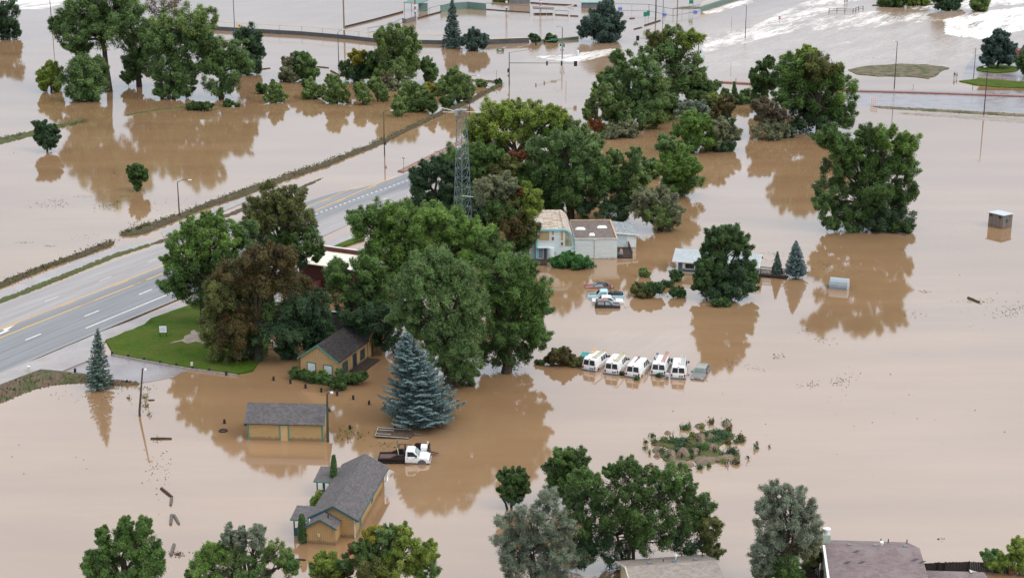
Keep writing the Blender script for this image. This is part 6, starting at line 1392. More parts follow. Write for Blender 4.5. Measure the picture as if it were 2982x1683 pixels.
for sg in (-1, 1): c.add(MB().box(2.3, 2.41, sg * .62 - .16, sg * .62 + .16, 0.58, 0.72), "headlight", V_CLEAR); c.add(MB().box(0.75, 0.9, sg * 0.98 - .1, sg * .98 + .1, .92, 1.06), "mirror", M_BLACK, bevel=.02)
c.wheels((-1.4, 1.45), 0.32)
# red coupe, light blue pickup, white saloon and dark off-roader near the pale blue building
c = Car("red_car", "red car with a black roof sunk to its doors, farthest of the four parked cars", "car", (1744, 836), 272, -0.72, 1.72, [(-2.2, 0.35), (-2.25, 0.7), (-2.15, 0.98), (-0.9, 1.0), (0.85, 0.98), (2.1, 0.84), (2.28, 0.7), (2.25, 0.35)], [(-1.55, 0.95), (-0.95, 1.38), (-0.6, 1.42), (0.1, 1.42), (0.3, 1.38), (1.0, 0.95)], 0.95, 1.42, 0.2, car_paint("dull_red_paint", (0.24, 0.05, 0.05), 0.30, 0.4), "cars parked by the pale blue building", paint("black_vinyl_roof", (0.045, 0.048, 0.055), None, 3, 0.7))
c.pane((0.3, 1.38), (1.0, 0.95), 0.08, 0.95, -.88, .88, V_GLASSG); c.pane((-1.55, .95), (-0.95, 1.38), .1, .9, -.85, .85, name="rear_window"); c.side([(-0.75, 1.02), (0.75, 1.02), (0.22, 1.33), (-0.5, 1.34)], m=V_GLASSG)
c.add(MB().box(-2.0, 1.9, .862, .872, .9, .95).box(-2.0, 1.9, -.872, -.862, .9, .95), "chrome_strip", V_CLEAR)
tag(MB().box(*[v for p in (G(1775, 838),) for v in (p.x - .14, p.x + .14, p.y - 1.3, p.y - 1.05)], -0.3, 0.85).build("wooden_post", M_GWOOD), "thick wooden post standing in the water beside the red car", "post")
LB = car_paint("light_blue_paint", (0.38, 0.62, 0.70), 0.22, 0.3)
c = Car("pickup_truck", "light blue pickup truck with black bags in its bed", "pickup", (1764, 864), 272, -0.62, 1.9, [(0.0, 0.4), (0.0, 1.08), (1.0, 1.08), (2.55, 1.0), (2.72, 0.85), (2.7, 0.4)], [(-0.35, 1.0), (-0.28, 1.62), (-0.1, 1.70), (0.75, 1.70), (0.9, 1.62), (1.42, 1.04)], 1.0, 1.7, 0.18, LB, "cars parked by the pale blue building")
c.pane((0.9, 1.62), (1.42, 1.04), 0.08, 0.94, -.9, .9); c.pane((-0.35, 1.0), (-0.28, 1.62), .2, .85, -.85, .85, name="rear_window"); c.side([(-0.1, 1.1), (1.15, 1.1), (0.75, 1.56), (-0.1, 1.58)], m=V_GLASSG)
m = MB(); m.box(-2.7, 0.0, -0.95, 0.95, 0.4, 0.62); m.box(-2.7, 0.0, -0.95, -0.83, 0.62, 1.1); m.box(-2.7, 0.0, 0.83, 0.95, 0.62, 1.1); m.box(-2.7, -2.6, -0.83, 0.83, 0.62, 1.08); m.box(-0.12, 0.0, -.83, .83, .62, 1.1); c.add(m, "cargo_bed", LB)
c.add(MB().box(1.1, 2.5, -0.6, 0.6, 1.06, 1.085), "bonnet_patch", MUDPAINT); c.wheels((-1.75, 1.7), 0.36); c.add(MB().box(2.66, 2.8, -.93, .93, .45, .65), "bumper", V_CLEAR, bevel=.03)
bagm = paint("black_plastic", (0.014, 0.014, 0.018), (0.03, 0.03, 0.036), 4, 0.3)
for k, (bx_, by_, br_) in enumerate(((-0.85, 0.1, 0.52), (-1.5, -0.05, 0.56), (-2.15, 0.1, 0.5))):
    bm = bmesh.new(); bmesh.ops.create_icosphere(bm, subdivisions=3, radius=br_)
    for v in bm.verts: v.co *= 1 + random.uniform(-.10, .10); v.co.z *= 0.85
    for f in bm.faces: f.smooth = True
    me = bpy.data.meshes.new("rubbish_bag"); bm.to_mesh(me); bm.free()
    o = mesh_obj("rubbish_bag", me, bagm); w = Matrix.Rotation(c.root.rotation_euler[2], 4, 'Z') @ Vector((bx_, by_, 1.12)); o.location = c.root.location + w
    tag(o, ["black bag right behind the cab of the light blue pickup", "largest black bag, in the middle of the light blue pickup's bed", "black bag at the tailgate of the light blue pickup"][k], "bag", "black bags in the pickup bed")
c = Car("white_car", "white saloon car with a muddy boot, between the blue pickup and the dark off-roader", "car", (1769, 879), 91, -0.60, 1.8, [(-2.3, 0.4), (-2.35, 0.7), (-2.3, 0.98), (-1.0, 1.0), (1.0, 1.0), (2.3, 0.9), (2.45, 0.75), (2.42, 0.4)], [(-1.35, 0.95), (-0.85, 1.46), (-0.6, 1.52), (0.3, 1.52), (0.5, 1.46), (1.25, 0.97)], 0.95, 1.52, 0.18, car_paint("dirty_white_paint", (0.66, 0.64, 0.62), 0.30, 0.35), "cars parked by the pale blue building", V_WHITE)
c.pane((0.5, 1.46), (1.25, .97), .08, .95, -.9, .9, V_GLASSG); c.pane((-1.35, .95), (-.85, 1.46), .1, .9, -.88, .88, name="rear_window"); c.side([(-0.9, 1.02), (0.95, 1.02), (0.4, 1.42), (-0.65, 1.43)]); c.wheels((-1.5, 1.5), .33)
c.add(MB().box(2.4, 2.52, -.86, .86, .5, .62), "bumper", V_CLEAR, bevel=.03)
DK = car_paint("dark_plum_paint", (0.028, 0.020, 0.026), 0.06, 0.25)
c = Car("off_road_car", "small dark two door off-road car with a reddish roof, nearest of the four parked cars", "car", (1769, 893), 91, -0.62, 1.66, [(-1.85, 0.4), (-1.88, 1.1), (0.65, 1.1), (1.75, 1.02), (1.86, 0.9), (1.85, 0.4)], [(-1.86, 1.05), (-1.7, 1.62), (-1.55, 1.68), (0.0, 1.68), (0.15, 1.64), (0.78, 1.06)], 1.05, 1.68, 0.14, DK, "cars parked by the pale blue building")
c.pane((0.15, 1.64), (0.78, 1.06), .08, .95, -.9, .9, V_GLASSG); c.pane((-1.86, 1.05), (-1.7, 1.62), .12, .88, -.8, .8, name="rear_window"); c.side([(-1.5, 1.16), (-0.55, 1.14), (-0.55, 1.56), (-1.45, 1.56)], m=V_GLASSG); c.side([(-0.35, 1.12), (0.5, 1.12), (0.1, 1.55), (-0.35, 1.56)], m=V_GLASSG)
c.add(MB().box(-1.4, -0.75, -.58, .58, 1.686, 1.70).box(-0.6, 0.02, -.58, .58, 1.686, 1.70), "roof_panel", paint("faded_red_roof", (0.30, 0.15, 0.13), (0.24, 0.11, 0.10), 2, .5)); c.wheels((-1.15, 1.2), .36)
# white flatbed truck and the trailers
FT = car_paint("truck_white_paint", (0.82, 0.82, 0.82), 0.10, 0.25)
c = Car("flatbed_truck", "white cab truck with a black utility bed near the blue spruce", "truck", (1178, 1341), 92, -0.36, 1.95, [(0.15, 0.5), (0.15, 1.16), (1.3, 1.18), (2.55, 1.10), (2.86, 0.95), (2.9, 0.55), (2.7, 0.45)], [(0.15, 1.12), (0.22, 1.80), (0.4, 1.88), (1.02, 1.88), (1.2, 1.80), (1.78, 1.15)], 1.12, 1.88, 0.16, FT)
c.pane((1.2, 1.80), (1.78, 1.15), .06, .95, -.92, .92, V_GLASSG); c.pane((0.15, 1.12), (0.22, 1.80), .2, .85, -.85, .85, name="rear_window"); c.side([(0.42, 1.24), (1.52, 1.24), (1.05, 1.74), (0.42, 1.76)])
m = MB(); m.box(-2.9, 0.08, -1.0, 1.0, 0.62, 0.85); m.box(-2.9, -2.84, -1.0, 1.0, 0.85, 1.0)
for sg in (-1, 1): m.prism([(-2.9, sg * 1.0, 0.5), (0.08, sg * 1.0, 0.5), (0.08, sg * 1.0, 1.42), (-0.8, sg * 1.0, 1.42), (-1.5, sg * 1.0, 1.05), (-2.9, sg * 1.0, 1.0)], (0, -sg * 0.22, 0))
m.box(-0.02, 0.1, -1.0, 1.0, 0.5, 1.95)
bed = c.add(m, "utility_bed", paint("black_truck_bed", (0.018, 0.013, 0.015), (0.030, 0.020, 0.020), 2, 0.45))
c.add(MB().box(-2.85, -0.9, -0.76, 0.76, 0.855, 0.87), "bed_floor", paint("rusty_bed_floor", (0.11, 0.065, 0.055), (0.06, 0.035, 0.03), 1.5)); c.add(MB().tube([(-0.55, -0.5, 0.9), (-0.75, -0.2, 2.0)], 0.05, 5), "yellow_pole", FIB)
c.wheels((-1.95, 2.05), 0.39)
c.add(MB().box(2.78, 2.98, -0.96, 0.96, 0.42, 0.60), "front_bumper", V_CLEAR, bevel=.04); c.add(MB().box(2.84, 2.92, -.62, .62, .64, .92), "grille", V_GREYBUMP)
for sg in (-1, 1): c.add(MB().box(2.78, 2.90, sg * .8 - .14, sg * .8 + .14, .68, .9), "headlight", V_ORANGE if sg < 0 else V_CLEAR); c.add(MB().box(1.35, 1.5, sg * 1.12 - .12, sg * 1.12 + .12, 1.2, 1.48), "mirror", M_BLACK, bevel=.03)
for sg in (-1, 1):
    c.add(MB().lathe((2.05, sg * 0.985, 0.42), [(0.46, -0.015), (0.50, -0.015), (0.50, 0.015), (0.46, 0.015)], 20, axis='y'), "wheel_arch", V_GREYBUMP)
c.add(MB().box(0.35, 0.52, -0.985, -0.972, 1.0, 1.06), "door_handle", M_BLACK)
tr_ = empty("utility_trailer", tuple(G(1207, 1324)), "black utility trailer with a white tank behind the flatbed truck", "trailer", None, math.radians(-3))
M_TRB = paint("black_trailer_steel", (0.022, 0.014, 0.014), (0.05, 0.025, 0.02), 2, 0.5)
m = MB(); m.box(-1.9, 1.75, -0.8, 0.8, 0.3, 0.42); m.prism([(-0.4, 0.8, 0.3), (1.75, 0.8, 0.3), (1.75, 0.8, 1.15), (0.1, 0.8, 1.15), (-0.4, 0.8, 0.5)], (0, -0.07, 0)); m.prism([(0.3, -0.8, 0.0), (1.75, -0.8, 0.0), (1.75, -0.8, 0.75), (0.3, -0.8, 0.5)], (0, 0.07, 0)); m.box(1.68, 1.75, -.8, .8, 0.0, 1.15); part(m, "bed", M_TRB, tr_)
m = MB()
for yy in (0.75, -0.75): m.tube([(-1.9, yy, 0.95), (-0.3, yy, 0.95)], 0.04, 5)
for xx in (-1.85, -1.2, -.55): m.tube([(xx, .75, .3), (xx, .75, .95)], 0.04, 5)
part(m, "side_rail", M_TRB, tr_)
part(MB().hexa([(-1.95, -0.1, 0.3), (-1.9, -0.1, 0.3), (-1.9, .6, 0.3), (-1.95, .6, .3), (-1.98, -0.1, 1.75), (-1.93, -0.1, 1.75), (-1.93, .35, 1.85), (-1.98, .35, 1.85)]), "tail_ramp", paint("grey_ramp", (0.13, 0.135, 0.13), (.09, .09, .085), 3), tr_)
part(MB().tube([(1.75, -.4, .3), (2.75, 0, .25)], .05, 5).tube([(1.75, .4, .3), (2.75, 0, .25)], .05, 5), "drawbar", M_TRB, tr_)
tk = tag(MB().box(*(lambda p: (p.x + .75, p.x + 1.5, p.y - .62, p.y + .42))(G(1207, 1324)), 0.42, 1.22).build("water_tank", M_WHITE_P, None, bevel=.08, smooth=True), "white plastic tank standing on the black trailer", "tank")
part(MB().box(*(lambda p: (p.x + 1.44, p.x + 1.6, p.y + .1, p.y + .3))(G(1207, 1324)), 1.2, 1.55), "tank_pipe", M_OFFW, tk)
A_, B_, C_, D_ = G(1092, 1269, .28), G(1190, 1276, .12), G(1197, 1252, .2), G(1101, 1245, .34)
mid = (A_ + B_ + C_ + D_) / 4
fl = empty("flat_trailer", (mid.x, mid.y, 0), "low flat trailer with a brown plank deck and pale rims, tilted in the water", "trailer")
dkp = [A_, B_, (B_ + C_) / 2 + (B_ - A_).normalized() * .55, C_, D_]
o = MB().prism([p + Vector((0, 0, 0)) for p in dkp], (0, 0, -0.14)).build("deck", paint("brown_planks", (0.10, 0.068, 0.052), (0.055, 0.038, 0.03), 3, .95, 0.1, bump=.4), fl)
m = MB()
for a, b in ((A_, B_), (D_, C_), (A_, D_), (A_.lerp(D_, .28), B_.lerp(C_, .28).lerp(A_.lerp(D_, .28), .55)), (A_.lerp(D_, .74), B_.lerp(C_, .74).lerp(A_.lerp(D_, .74), .5))): m.tube([a + Vector((0, 0, .04)), b + Vector((0, 0, .04))], 0.032, 5)
m.build("rim", ALU, fl)
m = MB(); e_ = dkp[2]; m.tube([e_, e_ + (B_ - A_).normalized() * .8 + Vector((0, 0, .05))], 0.06, 5); m.build("drawbar", M_STEEL, fl)
# bin, tub and other things by the vans
p = G(1712, 1058); bn = empty("waste_bin", tuple(p), "teal metal waste bin behind the leftmost van", "bin", None, math.radians(-24))
TE = paint("teal_bin_paint", (0.03, 0.27, 0.27), (0.02, 0.2, 0.2), 2, .5)
part(MB().prism([(-.8, -.75, -.3), (-.8, .6, -.3), (-.8, .75, 1.15), (-.8, .1, 1.42), (-.8, -.75, 1.05)], (1.6, 0, 0)), "shell", TE, bn); part(MB().hexa([(-.84, -.8, 1.06), (.84, -.8, 1.06), (.84, .1, 1.43), (-.84, .1, 1.43), (-.84, -.8, 1.12), (.84, -.8, 1.12), (.84, .1, 1.49), (-.84, .1, 1.49)]), "lid", TE, bn)
p = G(1942, 1103); tb_ = empty("plastic_tub", tuple(p), "pale grey tub standing in the water between the two right vans", "tub")
part(MB().lathe((0, 0, -.2), [(.26, 0), (.28, .7), (.27, .95), (.2, 1.0)], 14), "shell", paint("pale_tub", (.46, .48, .5), (.34, .35, .37), 3), tb_, smooth=True); part(MB().box(-.18, .18, -.3, -.22, .05, .4), "tap_panel", M_STEEL, tb_)
tree('brush_pile', 'brown pile of drowned brush left of the teal bin', (1635, 1062), [(1615, 1045, 26, 16, 'rust'), (1645, 1038, 26, 20, 'rust'), (1655, 1052, 24, 14, 'bare'), (1625, 1028, 16, 12, 'olive')], 'rust', cat='brush pile', leafpx=2.6, spiky=.4, stems=3, fork=.2, trunk=.03)
tree('shrub', 'olive weeds between the brush pile and the teal bin', (1682, 1066), [(1672, 1054, 14, 12), (1688, 1055, 14, 12)], 'olive', cat='shrub', leafpx=2.4, stems=2, fork=.2)
tree('shrub', 'small weed clump left of the brush pile', (1572, 1062), [(1566, 1057, 10, 5), (1578, 1056, 8, 6)], 'dark', cat='shrub', leafpx=2.4, stems=2, fork=.2)
for lb, bs in (("weed clump floating behind the third van", (1855, 1106)), ("weed clump floating between the second and third van", (1812, 1092)), ("weed clump floating behind the fourth van", (1918, 1098))):
    tree('weed_clump', lb, bs, [(bs[0], bs[1] - 2, 7, 2.5)], 'deep', cat='weeds', group='weed clumps behind the vans', leafpx=2.2, stems=2, fork=.2)
# ------------------------------------------------------------------ poles, lamps, signals, signs, posts
M_POLE = paint("dark_pole", (0.060, 0.055, 0.053), (0.04, 0.037, 0.036), 4, .6)
M_WPOLE = paint("wooden_pole", (0.085, 0.06, 0.045), (0.05, 0.035, 0.027), 6, .85, bump=.3)
M_TPOLE = paint("tan_pole", (0.24, 0.20, 0.15), (0.16, 0.13, 0.10), 3, .7)
M_LAMP = paint("lamp_head", (0.66, 0.67, 0.68), (0.55, 0.56, 0.57), 6, .35)
def street_lamp(label, base, topy, arms, r=0.11, box=None, lean=0.0, mat_=None, name='street_lamp', group='street lamps', head=(0.62, 0.2, 0.14)):
    b = G(*base); H = top(b, topy); rt = empty(name, b, label, "lamp", group)
    L = Vector((lean, 0, 0))
    part(MB().tube([(0, 0, -.4), (0, 0, .5), (L.x, 0, H)], [r * 1.25, r * 1.2, r * .7], 8), "pole", mat_ or M_POLE, rt)
    for ax, ay in arms:
        e = PY(ax, ay, b.y) - b; s = Vector((L.x, 0, H if arms.index((ax, ay)) == 0 else e.z - .15))
        a = part(MB().tube([s, s.lerp(e, .5) + Vector((0, 0, .12 * abs(e.x - s.x))), e], [r * .55, r * .45, r * .4], 6), "arm", mat_ or M_POLE, rt)
        sg = 1 if e.x >= s.x else -1
        sub(MB().hexa([(e.x - .05 * sg, -head[1] * .6, e.z - head[2] * .5), (e.x + head[0] * sg, -head[1], e.z - head[2] * .5), (e.x + head[0] * sg, head[1], e.z - head[2] * .5), (e.x - .05 * sg, head[1] * .6, e.z - head[2] * .5), (e.x, -head[1] * .5, e.z + head[2] * .6), (e.x + head[0] * .9 * sg, -head[1] * .7, e.z + head[2] * .5), (e.x + head[0] * .9 * sg, head[1] * .7, e.z + head[2] * .5), (e.x, head[1] * .5, e.z + head[2] * .6)]), "lamp_head", M_LAMP, a, bevel=.03)
    if box: z = top(b, box); part(MB().box(.1, .42, -.2, .12, z - .3, z + .3), "junction_box", M_POLE, rt)
    return rt
street_lamp("street lamp beside the debris bank at the left, near the road", (523, 634), 531, [(548, 524)])
street_lamp("street lamp in the water left of the lattice mast", (1120, 453), 327, [(1137, 322)], box=418)
street_lamp("street lamp with a second low arm behind the lattice mast", (1367, 338), 226, [(1389, 221), (1348, 294)])
street_lamp("short street lamp behind the dark tree left of the mast", (1298, 545), 453, [(1264, 441)])
street_lamp("street lamp whose arm shows over the top of the big clump", (1150, 684), 588, [(1127, 580)], r=.08)
street_lamp("street lamp rising behind the yellow green poplars", (1642, 420), 323, [(1611, 314)])
street_lamp("street lamp in front of the ball field wall at upper left", (987, 202), 96, [(997, 86)])
street_lamp("lone street lamp standing in the fast current", (2170, 112), 18, [(2153, 13)])
street_lamp("street lamp beside the muddy grass island", (2604, 258), 123, [(2606, 121)], r=.12)
street_lamp("street lamp on the lower verge of the side road at the right", (2865, 334), 198, [(2872, 196)], r=.12)
street_lamp("blue topped lamp post at the lawn corner at the right", (2835, 228), 142, [(2834, 161)], r=.10, mat_=M_STEEL)
street_lamp("leaning wooden pole lamp in the yard at lower left", (407, 1211), 1073, [(420, 1076)], r=.12, lean=.75, mat_=M_WPOLE, name='yard_lamp', group='yard lamps on wooden poles', head=(.3, .2, .2))
street_lamp("wooden pole lamp at the right end of the yellow shed", (955, 1286), 1146, [(962, 1143)], r=.14, lean=.1, mat_=M_WPOLE, name='yard_lamp', group='yard lamps on wooden poles', head=(.34, .2, .2))
def pole(label, base, topy, r, m, name='utility_pole', cat='pole', group='tall poles by the ball fields', bands=None, lean=0.0):
    b = G(*base); H = top(b, topy); rt = empty(name, b, label, cat, group)
    part(MB().tube([(0, 0, -.4), (0, 0, H * .5), (lean, 0, H)], [r, r * .85, r * .7], 8), "shaft", m, rt)
    if bands:
        cols = (M_WHITE_P, paint("blue_band", (.12, .22, .42)), paint("red_band", (.55, .15, .10)))
        for k in range(6): part(MB().lathe((0, 0, .3 + k * .62), [(r * 1.9, 0), (r * 1.9, .6)], 10), "padding_band", cols[(k * 2 + 1) % 3], rt)
    return rt
pole("dark utility pole left of the cottonwoods at upper left", (152, 86), -60, .14, M_WPOLE)
pole("grey pole with a side lamp near the yellow road sign", (684, 99), -50, .16, M_STEEL)
pole("thick tan pole behind the outfield wall", (1003, 112), -70, .28, M_TPOLE)
pole("dark floodlight pole rising from driftwood by the green boards", (1909, 62), -80, .22, M_POLE)
pole("thin dark pole right of the driftwood pole", (1930, 70), -60, .11, M_POLE)
pole("grey pole in front of the green field patch", (1972, 49), -60, .2, M_TPOLE)
pole("pole with red and blue padding behind the teal dugout", (1209, 42), -80, .2, M_POLE, bands=1)
pole("pole with striped padding at the middle ball field", (1475, 31), -80, .2, M_POLE, bands=1)
pole("blue padded pole behind the open dugout", (1574, 30), -80, .2, M_POLE, bands=1)
pole("short dark stub of a pole at the small conifer", (2141, 285), 228, .09, M_WPOLE, group=None)
# --- traffic signals
M_SIG = paint("signal_black", (.018, .018, .02), None, 4, .5)
def emis(name, c, s):
    t = NT(name); t.base(c); t.b.inputs["Emission Color"].default_value = c + (1,); t.b.inputs["Emission Strength"].default_value = s; return t.mat
M_GREENLIT = emis("lit_green_lens", (0.05, 0.9, 0.5), 2.0)
M_LENSOFF = paint("unlit_lens", (.04, .03, .03))
def signal_head(rt, c, plate=False, lit=None, yaw=0.0, s=1.0):
    m = MB(); w, h = (.42 if plate else .22) * s, (.68 if plate else .6) * s
    m.box(c.x - w, c.x + w, c.y - .05, c.y, c.z - h, c.z + h); m.box(c.x - .19 * s, c.x + .19 * s, c.y - .28, c.y - .055, c.z - .56 * s, c.z + .56 * s)
    o = part(m, "signal_head", M_SIG, rt)
    for k in range(3):
        z = c.z + (.36 - .36 * k) * s
        sub(MB().lathe((c.x, c.y - .30, z), [(.13 * s, -.02), (.13 * s, .02)], 10, axis='y'), "lens", M_GREENLIT if lit == k else M_LENSOFF, o)
def mast(label, base, topy, army, end, heads, polehead=(), lamp=None, sign=None):
    b = G(*base); H = top(b, topy); rt = empty("traffic_signal", b, label, "traffic signal", "traffic signals at the junction")
    part(MB().tube([(0, 0, -.3), (0, 0, H)], [.17, .11], 8), "pole", M_STEEL, rt)
    za = top(b, army); e = G(end[0], end[1], za) - b
    arm = part(MB().tube([(0, 0, za), (e.x, e.y, za + .1)], [.11, .06], 6), "mast_arm", M_STEEL, rt)
    for t, pl, lit in heads: signal_head(rt, Vector((e.x * t, e.y * t - .1, za)), pl, lit)
    for dx, py, lit, s in polehead: signal_head(rt, Vector((dx, -.15, top(b, py))), False, lit, s=s)
    if lamp:
        q = PY(lamp[0], lamp[1], b.y) - b
        a = part(MB().tube([(0, 0, H - .1), (q.x * .5, 0, H + .3), (q.x, 0, q.z)], .045, 5), "lamp_arm", M_STEEL, rt); sub(MB().box(q.x - .35, q.x + .3, -.15, .15, q.z - .08, q.z + .08), "lamp_head", M_LAMP, a)
    if sign: q = Vector((e.x * sign, e.y * sign - .15, za + .1)); part(MB().box(q.x - .9, q.x + .9, q.y - .03, q.y, q.z - .3, q.z + .3), "street_name_sign", paint("green_sign", (.02, .22, .14)), rt)
mast("traffic signal with a long mast arm over open water", (1483, 249), 153, 184, (1676, 186), [(.57, False, None), (.79, False, None), (1.0, True, None)], [(-.3, 206, None, .9), (-.3, 221, None, .5)], (1546, 145))
mast("traffic signal with a green street name sign by the outfield wall", (1637, 172), 80, 112, (1561, 127), [(1.0, False, None), (.68, False, None)], [(-.5, 134, 2, .9), (.5, 133, None, .9), (-.45, 146, None, .4), (.35, 146, None, .4)], (1615, 81), .33)
mast("traffic signal whose arm reaches left behind the thin crowned cottonwood", (2031, 244), 100, 128, (1857, 112), [(1.0, True, None), (.7, False, None)], [(.5, 154, 2, 1.0), (.45, 165, None, .5)])
# --- lattice mast with aerials
M_MAST = paint('mast_steel', (.17, .215, .23), (.12, .155, .165), 3, .55, .4, .2)
tb0 = G(1348, 742); HT = top(tb0, 318); rt = empty("lattice_mast", tb0, "grey steel lattice mast with white aerials among the trees", "mast")
w0, w1 = 1.95, 0.85
def leg(k, z): a = 2.094 * k + 0.52; r_ = w0 + (w1 - w0) * z / HT; return Vector((r_ * math.cos(a), r_ * math.sin(a), z))
for k in range(3): part(MB().tube([leg(k, -.5), leg(k, HT)], [.09, .065], 6), "leg", M_MAST, rt)
nz = 15
for k in range(3):
    m = MB()
    for i in range(nz):
        z0, z1 = HT * i / nz, HT * (i + 1) / nz; a, b = leg(k, z0), leg((k + 1) % 3, z0); a1, b1 = leg(k, z1), leg((k + 1) % 3, z1); mdl = (a + b) / 2
        m.tube([mdl, a1], .038, 4, cap=False); m.tube([mdl, b1], .038, 4, cap=False); m.tube([a1, b1], .035, 4, cap=False)
    part(m, "bracing", M_MAST, rt)
def aerial(p0, p1, n, label):
    a, b = PY(p0[0], p0[1], tb0.y) , PY(p1[0], p1[1], tb0.y); d = (b - a)
    m = MB(); m.tube([a - tb0, b - tb0], .05, 5)
    for k in range(n):
        q = a + d * (k + .5) / n - tb0; h = .9 - .4 * k / n; m.tube([q + Vector((0, -h, .12)), q + Vector((0, h, -.12))], .025, 4)
    part(m, "aerial", M_WHITE_P, rt)
aerial((1325, 324), (1283, 314), 6, ""); aerial((1330, 328), (1290, 327), 5, ""); aerial((1344, 326), (1402, 328), 7, ""); aerial((1346, 570), (1408, 577), 9, "")
part(MB().box(-.8, .8, -.8, .8, HT - .15, HT - .05).box(-1.1, -.6, -.9, -.5, HT - .9, HT), "head_frame", M_GALV, rt)
# --- signs
def sign(label, base, boardpx, m, posts=1, cat='sign', shape='rect', group=None, post_m=None, extra=None, name='road_sign'):
    b = G(*base); x0, y0, x1, y1 = boardpx; rt = empty(name, b, label, cat, group)
    a, c = PY(x0, y0, b.y) - b, PY(x1, y1, b.y) - b
    z0, z1 = c.z, a.z; xa, xb = a.x, c.x; cx, cz = (xa + xb) / 2, (z0 + z1) / 2
    for k in range(posts):
        xp = cx if posts == 1 else (xa + .06 if k == 0 else xb - .06)
        part(MB().tube([(xp, .04, -.3), (xp, .04, z1 - .02)], .045, 6), "post", post_m or M_STEEL, rt)
    if shape == 'rect': pts = [(xa, z0), (xb, z0), (xb, z1), (xa, z1)]
    elif shape == 'diamond': pts = [(cx, z0), (xb, cz), (cx, z1), (xa, cz)]
    else: pts = [(cx + (xb - xa) / 2 * math.cos(math.pi / 8 + k * math.pi / 4) / math.cos(math.pi / 8), cz + (z1 - z0) / 2 * math.sin(math.pi / 8 + k * math.pi / 4) / math.cos(math.pi / 8)) for k in range(8)]
    part(MB().prism([(x, -.05, z) for x, z in pts], (0, .04, 0)), "board", m, rt)
    if extra:
        for em, pp in extra: part(MB().prism([(cx + x * (xb - xa), -.062, cz + z * (z1 - z0)) for x, z in pp], (0, .008, 0)), "marking", em, rt)
    return rt
sign("white notice board on two dark posts on the lawn", (475, 985), (463, 948, 486, 968), M_WHITE_P, 2, post_m=M_BLACK, cat='sign', name='notice_board', extra=[(M_BLACK, [(-.56, .5), (.56, .5), (.56, .58), (-.56, .58)]), (M_BLACK, [(-.57, -.5), (-.5, -.5), (-.5, .5), (-.57, .5)]), (M_BLACK, [(.5, -.5), (.57, -.5), (.57, .5), (.5, .5)]), (M_BLACK, [(-.56, -.58), (.56, -.58), (.56, -.5), (-.56, -.5)]), (paint("pale_print", (.5, .6, .7)), [(-.3, .05), (.3, .05), (.3, .15), (-.3, .15)]), (paint("pale_print", (.5, .6, .7)), [(-.3, -.2), (.3, -.2), (.3, -.12), (-.3, -.12)])])
sign("small white sign with black arrows on the brick median tip", (1174, 503), (1170, 457, 1180, 466), M_WHITE_P, extra=[(M_BLACK, [(-.3, -.1), (-.1, -.1), (-.1, .35), (-.3, .35)]), (M_BLACK, [(.1, -.1), (.3, -.1), (.3, .35), (.1, .35)]), (M_BLACK, [(-.1, -.4), (.1, -.4), (.25, -.1), (0, -.1)])])
sign("yellow diamond warning sign left of the ball field wall", (698, 100), (691, 70, 703, 82), paint("warning_yellow", (.80, .42, .03), (.7, .36, .03), 4, .5), shape='diamond', extra=[(M_BLACK, [(-.08, -.2), (.05, -.2), (.05, .12), (.16, .05), (.02, .28), (-.14, .1), (-.08, .12)])])
sign("red stop sign in the fast current", (2270, 76), (2267.5, 48, 2273, 57), paint("stop_red", (.48, .05, .06), None, 4, .5), shape='oct', extra=[(M_WHITE_P, [(-.35 + .2 * k, -.12), (-.25 + .2 * k, -.12), (-.25 + .2 * k, .12), (-.35 + .2 * k, .12)]) for k in range(4)])
for lb, bs, bd, pc in (("green board with two posts near the driftwood pole, left one", (1884, 71), (1874, 36, 1884, 49), 1), ("green board near the driftwood pole, right one", (1889, 69), (1884, 32, 1892, 47), 1), ("green board on two posts beside the far wall", (2014, 36), (2007, 1, 2019, 12), 2)):
    sign(lb, bs, bd, paint("green_sign", (.02, .22, .14)), pc, name='green_board', group='green boards by the ball fields')
for lb, bs, ty in (("thin sign post in the water right of the long mast arm", (1648, 268), 236), ("bare post beyond the thicket at the bank tip", (1446, 240), 205), ("thin marker post in the water left of the wading pair", (2659, 262), 246), ("marker post in the open current with debris at its foot", (2130, 79), 50), ("thin stake near the fourth lamp in the current", (2128, 205), 184), ("white marker post by the left street lamp", (465, 648), 627)):
    b = G(*bs); tag(MB().tube([(b.x, b.y, -.3), (b.x, b.y, top(b, ty))], .05, 6).build("marker_post", M_STEEL if 'white' not in lb else M_WHITE_P), lb, "post", "thin marker posts in the flood")
# barricade, rail fence
b = G(2545, 306); rt = empty("road_barricade", b, "slanted road barricade with white and orange boards by the side road", "barricade")
for k in range(3):
    z = .45 + .55 * k
    part(MB().hexa([(-.95, 0, z - .2), (.95, 0, z + .05), (.95, .06, z + .05), (-.95, .06, z - .2), (-.95, 0, z + .08), (.95, 0, z + .33), (.95, .06, z + .33), (-.95, .06, z + .08)]), "board", M_WHITE_P, rt)
    for q in range(4): x = -.8 + q * .45; part(MB().hexa([(x, -.012, z - .18 + (x + .95) * .13), (x + .2, -.012, z - .16 + (x + .95) * .13), (x + .2, -.002, z - .16 + (x + .95) * .13), (x, -.002, z - .18 + (x + .95) * .13), (x + .08, -.012, z + .06 + (x + .95) * .13), (x + .28, -.012, z + .08 + (x + .95) * .13), (x + .28, -.002, z + .08 + (x + .95) * .13), (x + .08, -.002, z + .06 + (x + .95) * .13)]), "stripe", V_ORANGE, rt)
for x in (-.8, .8): part(MB().box(x - .04, x + .04, .065, .14, -.3, 1.95), "upright", M_WHITE_P, rt)
b = G(2414, 37); rt = empty("rail_fence", b, "dark two rail fence standing in the fast current", "fence")
